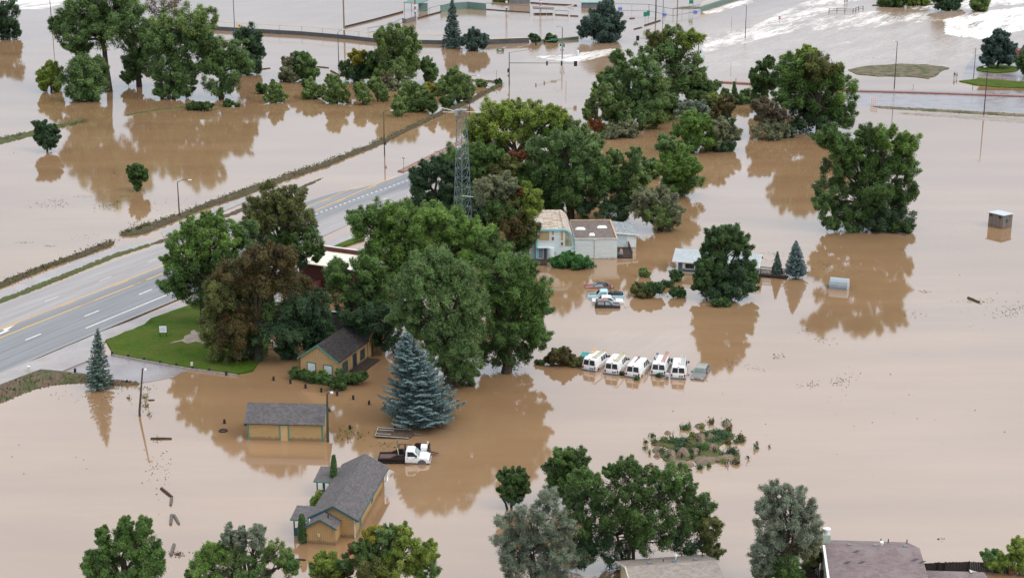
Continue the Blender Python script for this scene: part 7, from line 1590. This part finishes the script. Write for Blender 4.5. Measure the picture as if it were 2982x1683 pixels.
fp = [G(*q) - b for q in ((2414, 37), (2437, 37), (2460, 37.5), (2484, 38.5), (2492, 35), (2500, 32), (2513, 31))]
for p in fp: part(MB().box(p.x - .1, p.x + .1, p.y - .1, p.y + .1, -.5, 1.55), "post", M_WPOLE, rt)
for p, q in zip(fp, fp[1:]):
    for z in (.6, 1.3): part(MB().tube([p + Vector((0, 0, z)), q + Vector((0, 0, z))], .07, 5), "rail", M_WPOLE, rt)
# --- bollards, one by one
BL = [((327, 1035), 'first black bollard of the lawn edge row, next to the spruce'), ((374, 1043), 'second black bollard of the lawn edge row'), ((420, 1052), 'third black bollard of the lawn edge row'), ((467, 1061), 'fourth black bollard of the lawn edge row'), ((514, 1069), 'fifth black bollard of the lawn edge row'), ((561, 1077), 'black bollard with a white box on its top'), ((610, 1084), 'seventh black bollard of the lawn edge row'), ((659, 1092), 'last black bollard of the lawn edge row, at the red brown tree'),
      ((797, 1108), 'black bollard left of the yellow house hedge, first of the water row'), ((846, 1117), 'second black bollard in the water before the yellow house'), ((890, 1130), 'third black bollard in the water before the yellow house'), ((936, 1141), 'fourth black bollard, in the water below the right front window'), ((982, 1152), 'fifth black bollard, in the water right of the shed lamp'), ((1029, 1163), 'sixth black bollard, where the pale reflection begins'), ((1075, 1178), 'black bollard inside the pale patch of reflected sky'), ((1122, 1187), 'black bollard at the left foot of the blue spruce'),
      ((219, 1084), 'black bollard at the top of the muddy corner'), ((319, 1103), 'black bollard hidden at the right foot of the slim spruce'), ((370, 1118), 'black bollard with weeds at the yard corner'), ((654, 1233), 'lone black bollard left of the yellow shed'), ((715, 1238), 'black bollard at the left end of the yellow shed'), ((1019, 1250), 'black bollard in the glare right of the shed lamp'), ((1150, 1248), 'black bollard behind the flat trailer')]
bp = None
for (bx_, by_), lb in BL:
    b = G(bx_, by_)
    if bp is None:
        bp = empty("bollard", b, lb, "bollard", "black bollards round the yellow house yard")
        part(MB().box(-.13, .13, -.13, .13, -.4, .52), "post", M_BLACK, bp, bevel=.02); part(MB().lathe((0, 0, .521), [(.12, 0), (.09, .05)], 8), "cap", M_BLACK, bp)
    else:
        n = bp.copy(); COL.objects.link(n); n.location = b; n["label"] = lb
        for ch in bp.children: cc = ch.copy(); cc.parent = n; COL.objects.link(cc)
b = G(561, 1077); tag(MB().box(b.x - .22, b.x + .08, b.y - .1, b.y + .12, .58, 1.05).build("white_box", M_OFFW, None, bevel=.02), "white box resting on a lawn edge bollard", "box")
b = G(85, 1084); rt = empty("utility_box", b, "pale green utility post at the pavement end on the left", "utility box"); part(MB().box(-.16, .16, -.14, .14, 0, .75), "shell", M_OFFW, rt, bevel=.02); part(MB().box(-.18, .18, -.16, .16, .751, .85), "cap", M_WHITE_P, rt)
b = G(1457, 149); rt = empty("utility_cabinet", b, "low green cabinet with white marks washed into the water", "cabinet"); part(MB().box(-1.15, 1.15, -.6, .6, -.2, .85), "shell", paint("green_cabinet", (.12, .17, .14), (.08, .12, .1), 2), rt, bevel=.04); part(MB().box(-.5, -.15, -.62, -.605, .25, .6).box(.0, .3, -.62, -.605, .3, .6), "label_plate", M_WHITE_P, rt)
b = G(1682, 163); rt = empty("utility_cylinder", b, "white upright cylinder in the rough water by the signals", "utility box"); part(MB().lathe((0, 0, -.3), [(.42, 0), (.42, 1.7), (.36, 1.85), (.15, 1.92)], 14), "shell", paint("pale_cylinder", (.62, .66, .68), (.5, .53, .55), 2), rt, smooth=True); part(MB().box(-.2, .2, -.45, -.41, .6, 1.1), "door", M_OFFW, rt)
# --- ball field walls and shelters far away
M_FIELD = paint("dark_field_wall", (.085, .088, .095), (.06, .062, .068), .6, .7)
M_TEALW = paint("teal_wall", (.13, .21, .19), (.10, .165, .15), .6, .7)
M_RAILY = paint("yellow_rail", (.66, .56, .30), (.55, .46, .24), 1, .6)
def field_wall(label, pts, h, m, rail=0.0, posts=0.0, thick=.15, name='field_wall', zbot=-.4, rm=None):
    P = [G(*p) for p in pts]; rt = empty(name, P[0], label, "wall", "ball field walls"); w = MB(); pm = MB(); rl = MB()
    for a, b in zip(P, P[1:]):
        n = Vector((-(b - a).y, (b - a).x, 0)).normalized() * thick / 2
        w.hexa([Vector((v.x, v.y, z)) for z in (zbot, h) for v in (a - n, b - n, b + n, a + n)])
        if rail:
            rl.tube([a + Vector((0, 0, rail)), b + Vector((0, 0, rail))], .09, 5)
        if posts:
            k = max(1, int((b - a).length / posts))
            for i in range(k + 1): q = a.lerp(b, i / k) - n * 1.6; pm.tube([q + Vector((0, 0, -.3)), q + Vector((0, 0, max(h, rail)))], .045, 4)
    w.build("panel", m, rt)
    if rail: rl.build("top_rail", rm or M_RAILY, rt)
    if posts: pm.build("post", M_STEEL, rt)
    return rt
field_wall("long dark outfield wall with a yellow top rail left of the tall spruce", [(560, 84), (633, 89), (750, 96), (880, 103.5), (1002, 114), (1091, 124), (1208, 128.5), (1295, 130)], 1.25, M_FIELD, 2.85, 6.5)
field_wall("grey outfield wall right of the tall spruce", [(1400, 131), (1417, 130.5), (1475, 128), (1541, 125.5)], 1.55, M_FIELD, 1.62, 0)
field_wall("outfield wall end sinking into the water at the signals", [(1562, 125), (1590, 123), (1625, 120.5), (1685, 115)], .8, M_TEALW, .9, 0)
field_wall("low brown kerb wall on the left ball field", [(1005, 81), (1090, 60), (1174, 37)], .55, M_DWOOD)
field_wall("chain link fence posts between the low wall and the dugout", [(1071, 96), (1130, 86), (1172, 67)], .06, M_DWOOD, 1.5, 5, rm=M_STEEL)
field_wall("grey block wall of the nearer dugout", [(1172, 66), (1183, 69), (1212, 60)], 1.5, paint("block_grey", (.17, .15, .145), (.12, .105, .1), 1))
field_wall("low dark wall leading to the teal backstop", [(1216, 56), (1250, 46), (1284, 37)], .45, M_DWOOD, 2.6, 6, rm=M_STEEL)
field_wall("teal padded backstop behind the tall spruce", [(1283, 37), (1310, 30), (1362, 26), (1415, 31)], 2.5, M_TEALW)
field_wall("low wall right of the teal backstop", [(1416, 29), (1480, 34), (1543, 38)], .3, M_DWOOD, 2.4, 7, rm=M_STEEL)
field_wall("broken low wall right of the open dugout", [(1617, 45), (1655, 47)], .35, M_DWOOD, 1.7, 9, rm=M_STEEL)
field_wall("short low wall piece left of the broad pine", [(1660, 48), (1684, 49)], .35, M_DWOOD)
field_wall("far low wall beyond the open dugout", [(1545, 10), (1600, 14), (1680, 18)], .4, M_DWOOD)
field_wall("slanting dark wall with white panels at the top right", [(2041, 33), (2136, 2), (2230, -28)], 1.55, M_TEALW)
field_wall("row of white advertising boards above the slanting wall", [(2041, 31.5), (2080, 19), (2120, 6)], 2.9, M_OFFW, zbot=1.6)
field_wall("chain link fence between the broad pine and the slanting wall", [(1790, 31), (1890, 33), (1960, 47), (2035, 34)], .05, M_DWOOD, 2.4, 5, rm=M_STEEL)
rt = empty("dugout_shelter", G(1211, 32), "teal roofed dugout shelter on the far ball field", "shelter", "ball field shelters")
m = MB(); m.slab([(-4.2, -3, 3.3), (2.2, -3, 3.0), (4.6, 3.5, 3.6), (-2.0, 3.5, 3.9)], .2); part(m, "roof", M_TEALW, rt); part(MB().box(1.0, 4.4, -1.2, -1.0, -.4, 2.9), "rear_wall", M_TEALW, rt)
for x, y_ in ((-4.0, -2.8), (-1.8, 3.2), (2.0, -2.8)): part(MB().tube([(x, y_, -.4), (x, y_, 3.4)], .1, 6), "post", M_STEEL, rt)
rt = empty("dugout_shelter", G(1582, 43), "open dugout with a grey flat roof on thin posts", "shelter", "ball field shelters")
part(MB().slab([(-3.6, -1, 2.3), (3.6, -1.4, 2.1), (4.0, 1.4, 2.35), (-3.9, 1.8, 2.75)], .25), "roof", paint("grey_roof_sheet", (.15, .12, .12)), rt)
for x in (-3.3, -1.1, 1.1, 3.3): part(MB().tube([(x, -1, -.4), (x, -1, 2.2)], .06, 5), "post", M_OFFW, rt)
part(MB().box(-3.5, 3.5, -.6, .6, -.4, .45), "bench_wall", M_DWOOD, rt)
rt = empty("field_building", G(1720, 22), "grey ball field building with a green roof beside the broad pine", "building", "ball field shelters")
part(MB().box(-3.4, 3.2, -2, 2, -.4, 2.0), "wall", paint("grey_block_wall", (.17, .175, .18), (.13, .13, .135), .8), rt); part(MB().slab([(-3.8, -2.4, 2.0), (3.6, -2.4, 2.0), (3.6, 2.6, 3.2), (-3.8, 2.6, 3.2)], .15), "roof", paint("sea_green_roof", (.24, .36, .33), (.2, .3, .28), 1), rt)
rt = empty("field_building", G(1520, 10), "plain grey building at the very top of the ball fields", "building", "ball field shelters")
part(MB().box(-4.8, 3.0, -2, 2, -.4, 3.4), "wall", paint("grey_block_wall", (.17, .175, .18)), rt); part(MB().box(-5.0, 3.2, -2.2, 2.2, 3.41, 3.6), "roof", M_TEALW, rt)
for lb, bs in (("blue barrel afloat right of the broad pine", (1805, 27)), ("blue barrel at the thin dark pole", (1934, 45)), ("blue barrel washed against the slanting wall", (2024, 37))):
    b = G(*bs); tag(MB().lathe((b.x - .6, b.y, .3), [(.4, 0), (.52, .1), (.52, 1.3), (.4, 1.4)], 10, axis='x').build("barrel", paint("blue_plastic", (.12, .20, .62), (.1, .16, .5), 2, .4)), lb, "barrel", "blue barrels adrift")
b = G(1668, 22); tag(MB().hexa([b + Vector(v) for v in ((-2.4, -.6, 0), (.4, -.3, .6), (.4, .3, .6), (-2.4, .3, 0), (-2.4, -.6, .25), (.4, -.3, .95), (.4, .3, .95), (-2.4, .3, .25))]).build("drift_board", M_OFFW), "long white board washed against the far low wall", "board")
# roof corner of the building at the right edge
b = G(2975, 168); rt = empty("red_brown_building", b, "red brown building corner with dark roof cut off by the right edge", "building"); part(MB().box(-.8, 9, 0, 6, -.4, 1.9), "wall", paint("red_brown_wall", (.24, .075, .04), (.18, .05, .03), 1), rt); part(MB().slab([(-1.2, -.6, 1.8), (9.5, -.6, 1.8), (9.5, 3.2, 3.8), (1.6, 3.2, 3.8)], .2), "roof", M_SHDARK, rt, uv=True)
# --- driftwood, planks, floating things
def log(label, a, b, r=.16, m=None, cat='log', name='drift_log', lift=.05, group='logs and timbers adrift'):
    A, B = G(*a), G(*b); tag(MB().tube([A + Vector((0, 0, lift)), A.lerp(B, .5) + Vector((0, 0, lift + .03)), B + Vector((0, 0, lift))], [r, r * .95, r * .85], 7).build(name, m or M_GWOOD), label, cat, group)
for lb, a, b, r in (("straight dark timber afloat right of the leaning yard lamp", (439, 1278), (500, 1278), .14), ("short dark stick above the straight dark timber", (432, 1166), (450, 1165), .08), ("slanting grey timber at the top of the drifting group", (470, 1423), (501, 1448), .17), ("short upright grey timber below the slanting one", (500, 1451), (497, 1472), .16), ("left timber of the pair forming a V", (500, 1500), (497, 1528), .17), ("right timber of the pair forming a V", (507, 1501), (521, 1526), .16), ("lowest grey timber beside a clump of weeds", (507, 1586), (498, 1618), .17), ("dark log in open water at the far right", (2819, 868), (2852, 882), .2),
                    ("driftwood lodged at the foot of the floodlight pole", (1878, 76), (1922, 62), .4), ("driftwood left of the lodged pile", (1847, 87), (1869, 81), .3), ("small driftwood piece right of the broad pine", (1834, 56), (1848, 55), .3), ("dark driftwood right of the rounded tree at upper left", (755, 204), (787, 200), .22), ("driftwood left of the dark low tree", (964, 208), (991, 222), .3), ("driftwood right of the grey green pair", (922, 196), (957, 199), .22), ("fallen bough at the foot of the large separate tree", (2600, 676), (2640, 687), .2), ("dark plank end beside the feathery willow", (860, 1630), (890, 1631), .12), ("thin log beyond the long low hedge", (1995, 763), (2006, 757), .2)):
    log(lb, a, b, r, M_DWOOD if 'dark' in lb or 'drift' in lb else M_GWOOD)
b = G(650, 1255); m = MB()
ring = [Vector((b.x + .42 * math.cos(k * .5236), b.y + .42 * math.sin(k * .5236), .06)) for k in range(13)]; m.tube(ring, .12, 7, cap=False); tag(m.build("old_tyre", V_TYRE, smooth=True), "old tyre lying in the water left of the yellow shed", "tyre")
b = G(1733, 776); tag(MB().box(b.x - .45, b.x + .3, b.y - .2, b.y + .25, -.1, .28).build("floating_crate", M_STEEL, None, bevel=.04), "grey crate afloat at the right end of the juniper", "crate")
b = G(1836, 760 - 8, .14); 
tag(MB().lathe((b.x - 1.6, b.y + 1.0, .16), [(.42, 0), (.45, .5), (.3, .62)], 10).build("round_table", M_STEEL), "round grey table on the side deck of the pale blue building", "table")
b2 = G(1808, 742, .14); tag(MB().hexa([b2 + Vector(v) for v in ((-.3, -.3, 0), (.4, -.3, 0), (.35, .3, 0), (-.25, .3, 0), (-.1, -.15, .95), (.2, -.15, .95), (.2, .15, .95), (-.1, .15, .95))]).build("cloth_bundle", paint("pink_cloth", (.55, .36, .28), (.45, .28, .22), 4), None, bevel=.05), "pinkish cloth bundle on the side deck of the pale blue building", "bundle")
# --- floating scraps and weeds nobody could count
def scraps(label, spots, pal, size=(.05, .16), flat=True, name="floating_debris", seed=3, kind='stuff'):
    r = np.random.default_rng(seed); P, N, S, Cc = [], [], [], []
    a, bb = np.array(PAL[pal][0]), np.array(PAL[pal][1])
    for (x, y, rx, ry, n) in spots:
        k = r.normal(size=(n, 2)) * .5
        for q in k:
            g_ = G(x + q[0] * rx, y + q[1] * ry)
            P.append((g_.x, g_.y, .03 + (0 if flat else abs(r.normal()) * .25)))
        N.append(np.array([0, 0, 1.0]) + r.normal(size=(n, 3)) * (.25 if flat else .8)); S.append(r.uniform(size[0], size[1], n)); Cc.append((a + (bb - a) * r.random((n, 1))) * r.uniform(.6, 1.2, (n, 1)))
    P = np.array(P); N = np.concatenate(N); N /= np.linalg.norm(N, axis=1, keepdims=True)
    tag(mesh_obj(name, leaves_mesh(name, P, N, np.concatenate(S), np.concatenate(Cc), r, .5), LEAF), label, kind=kind)
scraps("scattered brown scraps floating on the calm water", [(130, 595, 60, 14, 60), (165, 585, 30, 10, 40), (180, 598, 40, 8, 40), (240, 573, 40, 6, 40), (280, 563, 30, 8, 40), (365, 572, 20, 4, 20), (480, 600, 90, 20, 60), (420, 615, 40, 12, 20), (300, 508, 70, 10, 24), (350, 520, 40, 6, 20), (70, 706, 30, 3, 26), (145, 718, 24, 4, 24), (250, 690, 60, 12, 20), (330, 698, 20, 4, 14), (60, 445, 60, 12, 14), (2100, 870, 120, 20, 16), (2340, 962, 26, 8, 26), (2395, 990, 50, 14, 34), (2360, 1118, 40, 12, 40), (2445, 1112, 40, 14, 46), (2485, 1090, 60, 30, 16), (2690, 848, 24, 6, 30), (2660, 915, 50, 10, 22), (2840, 876, 60, 8, 60), (2960, 900, 60, 16, 90), (2930, 915, 50, 10, 40), (2800, 900, 200, 80, 24), (2600, 1200, 300, 160, 20), (2100, 1200, 300, 120, 14), (2130, 1060, 60, 12, 24), (2200, 1075, 40, 8, 14), (2180, 760, 120, 10, 50), (2250, 740, 60, 6, 50), (2390, 775, 40, 10, 40), (2480, 790, 60, 14, 40), (2200, 170, 200, 30, 40), (2640, 188, 120, 8, 70), (2560, 172, 60, 6, 40), (2700, 182, 40, 10, 50), (480, 1385, 30, 100, 40), (440, 1370, 20, 40, 24), (520, 1610, 40, 6, 40), (520, 1614, 12, 8, 40), (460, 1280, 14, 8, 24), (420, 1155, 20, 40, 40), (400, 1130, 60, 8, 60), (330, 1128, 60, 10, 50), (230, 1150, 120, 20, 30), (90, 1330, 200, 120, 8), (1560, 230, 300, 80, 20), (1940, 862, 40, 10, 20), (1820, 896, 20, 6, 12), (1180, 1350, 60, 8, 30), (1060, 1400, 120, 60, 14), (2740, 1570, 20, 3, 10), (2210, 1620, 40, 6, 20)], 'rust', seed=4)
scraps("green weed tops poking out around the yard corner", [(425, 1160, 8, 8, 26), (424, 1183, 10, 4, 30), (378, 1160, 8, 5, 16), (436, 1205, 8, 8, 14), (1020, 1262, 30, 22, 40), (1050, 1270, 20, 10, 26), (1000, 1280, 26, 14, 24), (318, 604, 40, 7, 70), (345, 590, 14, 4, 26), (330, 505, 10, 5, 14), (405, 655, 40, 6, 30), (2270, 1040, 20, 6, 12), (1120, 1300, 60, 8, 20)], 'olive', (.1, .22), False, "weeds", 7)
bk = []
for (x0, y0), (x1, y1), n in (((0, 832), (334, 705), 50), ((352, 686), (520, 632), 44), ((520, 632), (750, 545), 60), ((750, 545), (1020, 452), 60), ((1020, 452), (1297, 328), 60), ((1297, 328), (1460, 250), 36), ((0, 410), (250, 356), 40)):
    for k in range(n):
        t = (k + random.random()) / n; bk.append((x0 + (x1 - x0) * t, y0 + (y1 - y0) * t - 2, 10, 5, random.choice((0, 6, 14, 26))))
scraps("tufts of grass and brush along the debris banks", [b_ for b_ in bk if b_[4]], 'olive', (.10, .26), False, "grass_tufts", 9)
scraps("brown sticks and litter along the debris banks", [b_ for b_ in bk if b_[4] > 6], 'rust', (.10, .28), False, "bank_litter", 10)
# --- island of mud and weeds at the lower right
def mound(label, cx, cy, rx, ry, h, m=None, rot=0.0):
    c = G(cx, cy); bm = bmesh.new(); mm = mpp(c); kx = rx * mm; ky = (G(cx, cy - ry) - G(cx, cy + ry)).length / 2; rows = []
    rr = random.Random(cx)
    for i in range(7):
        t = i / 6; row = []
        for k in range(26):
            a = k * 2 * math.pi / 26; w = 1 + .18 * math.sin(3 * a + cx) + .08 * rr.uniform(-1, 1)
            row.append(bm.verts.new((c.x + kx * t * w * math.cos(a) + (cy - c.y) * 0, c.y + ky * t * w * math.sin(a) + rot * kx * t * math.cos(a), -.15 + (h + .15) * math.cos(t * math.pi / 2) ** 0.8 + rr.uniform(-.04, .04))))
        rows.append(row)
    for a, b in zip(rows, rows[1:]):
        for k in range(26):
            j = (k + 1) % 26; f = bm.faces.new((a[k], b[k], b[j], a[j])); f.smooth = True
    bmesh.ops.remove_doubles(bm, verts=bm.verts, dist=.001); bmesh.ops.recalc_face_normals(bm, faces=bm.faces)
    me = bpy.data.meshes.new("mud_bank"); bm.to_mesh(me); bm.free(); tag(mesh_obj("mud_bank", me, m or M_MUD), label, kind="structure")
I = lambda x, y: (1860 + x / 6.44, 1210 + y / 6.44)
for k, (x, y, rx, ry, h) in enumerate(((740, 930, 300, 90, .55), (1260, 850, 300, 80, .5), (830, 720, 140, 80, .75), (600, 750, 140, 90, .6), (350, 650, 100, 80, .45), (1170, 440, 110, 80, .7), (1350, 420, 100, 70, .55), (1140, 210, 110, 40, .4), (1660, 190, 110, 50, .5), (540, 330, 80, 30, .3), (1380, 600, 130, 60, .5), (1650, 790, 220, 70, .35), (350, 760, 80, 30, .4), (1050, 680, 110, 60, .5))):
    q = I(x, y); mound("mud hummock of the weedy island" if k else "bare mud foot of the weedy island", q[0], q[1], rx / 6.44, ry / 6.44, h, rot=.12)
ground_sheet("mud_bank", "matted brown ground of the weedy island", [I(*q) for q in ((230, 500), (420, 440), (700, 420), (900, 410), (1000, 330), (1300, 290), (1700, 270), (1790, 400), (1680, 480), (1520, 550), (1580, 690), (1880, 690), (1900, 790), (1500, 860), (1000, 800), (750, 850), (500, 840), (410, 700), (640, 620), (460, 560), (260, 545))], 0.10, M_VERGE_GRASS, 0.35, 0.8)
ws = [(300, 510, 60, 30, 60), (480, 480, 90, 40, 140), (650, 500, 120, 50, 180), (850, 500, 120, 60, 180), (780, 580, 120, 40, 120), (950, 570, 80, 50, 120), (1000, 400, 60, 60, 80), (1240, 360, 120, 40, 160), (1480, 340, 160, 60, 200), (1620, 400, 140, 60, 180), (1450, 470, 180, 50, 180), (1700, 270, 60, 40, 80), (1640, 160, 90, 50, 120), (1220, 620, 120, 60, 180), (1120, 600, 80, 40, 80), (560, 760, 90, 60, 140), (700, 690, 80, 50, 90), (980, 700, 60, 60, 90), (430, 690, 60, 40, 70), (1000, 800, 40, 30, 40), (890, 250, 90, 50, 120), (1180, 220, 50, 40, 60), (1750, 700, 110, 70, 200), (1900, 430, 80, 50, 90), (1950, 480, 60, 40, 60), (1830, 500, 80, 40, 50), (1680, 520, 70, 50, 60), (250, 400, 70, 20, 40), (130, 510, 60, 15, 26), (230, 960, 60, 20, 40), (1150, 990, 70, 25, 60), (930, 1045, 60, 20, 50), (1320, 950, 50, 40, 40), (1600, 880, 160, 20, 60), (1830, 900, 90, 30, 70), (2200, 630, 60, 30, 30), (2220, 540, 30, 20, 16), (2450, 600, 30, 20, 10), (2050, 820, 40, 10, 10), (1340, 140, 60, 50, 40), (130, 620, 50, 20, 26), (200, 720, 30, 20, 20)]
r_ = np.random.default_rng(21); P, N, S, Cc = [], [], [], []
for x, y, rx, ry, n in ws:
    n = int(n * 2.0)
    k = r_.normal(size=(n, 2)) * .45; q = [G(*I(x + a * rx, y + b_ * ry)) for a, b_ in k]
    P += [(v.x, v.y, .05 + abs(r_.normal()) * .20) for v in q]; nn = np.array([0, 0, .7]) + r_.normal(size=(n, 3)) * .6; N.append(nn / np.linalg.norm(nn, axis=1, keepdims=True)); S.append(r_.uniform(.06, .16, n))
    pl = PAL[r_.choice(['dark', 'deep', 'deep', 'olive', 'rust'])]; Cc.append((np.array(pl[0]) + (np.array(pl[1]) - np.array(pl[0])) * r_.random((n, 1))) * r_.uniform(.8, 1.25))
tag(mesh_obj("weeds", leaves_mesh("weeds", np.array(P), np.concatenate(N), np.concatenate(S), np.concatenate(Cc), r_), LEAF), "green and brown weeds covering the small island", kind="stuff")
m = MB()
for x, y, n, w in ((820, 800, 14, 90), (1130, 740, 10, 60), (1420, 680, 20, 60), (1760, 730, 34, 130), (1080, 480, 10, 40), (900, 590, 12, 60), (1550, 750, 10, 50), (620, 420, 6, 30), (960, 200, 8, 30), (1380, 130, 16, 60), (1650, 960, 6, 40), (800, 260, 10, 60)):
    for k in range(n):
        p = G(*I(x + random.gauss(0, w * .4), y + random.gauss(0, 18))); h = random.uniform(.3, .8); m.tube([p, p + Vector((random.uniform(-.2, .2), random.uniform(-.2, .2), h))], [.03, .012], 4, cap=False)
tag(m.build("dead_stalks", M_DWOOD), "dead upright stalks on the small island", kind="stuff")
# ------------------------------------------------------------------ people
def body_mesh(walk=False):
    H = 1.75
    J = {'pel': (0, 0, .95), 'wst': (0, 0, 1.10), 'chs': (0, .0, 1.32), 'nck': (0, 0, 1.47), 'hd0': (0, -.01, 1.56), 'hd1': (0, -.01, 1.70)}
    e = [('pel', 'wst'), ('wst', 'chs'), ('chs', 'nck'), ('nck', 'hd0'), ('hd0', 'hd1')]
    R = {'pel': .135, 'wst': .125, 'chs': .15, 'nck': .055, 'hd0': .085, 'hd1': .085}
    for s, k in ((-1, 'l'), (1, 'r')):
        st = .22 * s if walk else 0.0; aw = -.18 * s if walk else 0.02
        J.update({'hp' + k: (.10 * s, 0, .90), 'kn' + k: (.11 * s, -.04 - st * .6 - (.05 if walk else 0), .50), 'an' + k: (.115 * s, .02 - st, .09), 'to' + k: (.13 * s, -.15 - st, .04), 'sh' + k: (.19 * s, 0, 1.38), 'el' + k: (.235 * s, .03 + aw * .4, 1.12), 'wr' + k: (.24 * s, -.06 + aw, .88), 'hn' + k: (.24 * s, -.08 + aw, .80)})
        e += [('pel', 'hp' + k), ('hp' + k, 'kn' + k), ('kn' + k, 'an' + k), ('an' + k, 'to' + k), ('chs', 'sh' + k), ('sh' + k, 'el' + k), ('el' + k, 'wr' + k), ('wr' + k, 'hn' + k)]
        R.update({'hp' + k: .095, 'kn' + k: .065, 'an' + k: .045, 'to' + k: .04, 'sh' + k: .07, 'el' + k: .048, 'wr' + k: .034, 'hn' + k: .036})
    names = list(J); me = bpy.data.meshes.new("body"); me.from_pydata([J[n] for n in names], [(names.index(a), names.index(b)) for a, b in e], [])
    o = bpy.data.objects.new("body", me); COL.objects.link(o); sk = o.modifiers.new("skin", 'SKIN'); sk.use_smooth_shade = True; ss = o.modifiers.new("sub", 'SUBSURF'); ss.levels = 1; ss.render_levels = 1
    for i, n in enumerate(names): me.skin_vertices[0].data[i].radius = (R[n], R[n])
    me.skin_vertices[0].data[0].use_root = True
    dg = bpy.context.evaluated_depsgraph_get(); out = bpy.data.meshes.new_from_object(o.evaluated_get(dg)); bpy.data.objects.remove(o); bpy.data.meshes.remove(me)
    bm = bmesh.new(); bm.from_mesh(out)
    for s in (-1, 1):                       # four fingers and a thumb, slightly curled
        aw = (-.18 * s if walk else 0.02); hx, hy, hz = .24 * s, -.08 + aw, .79
        for q in range(5):
            ln = (.055, .075, .085, .078, .06)[q]; dy = (-.035 + .018 * q) if q else -.03
            f = MB(); f.tube([(hx, hy + dy, hz + (.02 if q else .05)), (hx - .008 * s, hy + dy - (0 if q else .03), hz - ln * .5), (hx - .022 * s, hy + dy - (0 if q else .02), hz - ln)], [.010, .009, .007], 5)
            tm = bpy.data.meshes.new("finger"); tm.from_pydata(f.v, [], f.f); bm.from_mesh(tm); bpy.data.meshes.remove(tm)
    bm.to_mesh(out); bm.free(); return out
PB = {w: body_mesh(w) for w in (False, True)}
SKIN = paint("skin", (.42, .26, .19), (.36, .22, .16), 4, .6)
def person(label, feet, hpx, shirt, trousers, face, walk=False, hair=(.03, .022, .018), shorts=False, group='people standing in the flood'):
    b = G(*feet); s = top(b, hpx) / 1.78; rt = empty("person", b, label, "person", group, math.radians(face)); rt.scale = (s, s, s)
    me = PB[walk].copy(); o = mesh_obj("body", me, [SKIN, paint("shirt_%d" % (len(MATS)), shirt), paint("trousers_%d" % (len(MATS)), trousers), M_BLACK], rt)
    for p in me.polygons:
        c = p.center; arm = abs(c.x) > .20
        p.material_index = 0 if c.z > 1.46 else 1 if (c.z > 1.0 and not (arm and c.z < 1.15)) else 0 if arm and c.z > .68 else 3 if c.z < .10 else 0 if (shorts and c.z < .5) else 2
    m = MB(); m.lathe((0, .01, 1.66), [(.098, -.03), (.10, .03), (.085, .08), (.05, .11), (.01, .118)], 12); part(m, "hair", paint("hair_%d" % len(MATS), hair), rt, smooth=True)
    f = MB(); f.tube([(0, -.09, 1.655), (0, -.115, 1.625)], [.012, .018], 5)
    for sx in (-.033, .033): f.lathe((sx, -.09, 1.665), [(.012, -.008), (.012, .004)], 6, axis='y')
    f.box(-.025, .025, -.097, -.085, 1.585, 1.595); part(f, "face", paint("face_dark", (.12, .06, .05)), rt)
    return rt
person("person in a grey top and dark trousers, leftmost of the group by the signal pole", (2037, 242), 222, (.25, .28, .32), (.03, .035, .05), 20)
person("person in a white top and dark shorts in the group by the signal pole", (2049, 242), 221, (.70, .70, .70), (.04, .04, .045), -10, shorts=True)
person("person in a pale top with a red bag strap, rightmost of the group", (2059, 242.5), 222, (.62, .45, .42), (.03, .04, .07), 10)
person("person in dark clothes walking along the brick median", (2186, 249), 228, (.03, .03, .035), (.05, .05, .06), 80, True)
person("wading person in a black top on the flooded street at the right", (2779, 229), 209.5, (.035, .037, .045), (.20, .17, .16), 170, True)
person("wading person in a teal top close behind the one in black", (2786, 228), 212, (.10, .26, .28), (.22, .18, .17), 175, True)
person("person in dark clothes at the top edge, left of two by the rail fence", (2460, 12), -2, (.03, .03, .035), (.02, .02, .025), 30)
person("person in dark clothes at the top edge, right of two by the rail fence", (2466, 12.5), -1, (.06, .06, .07), (.02, .02, .025), -30)
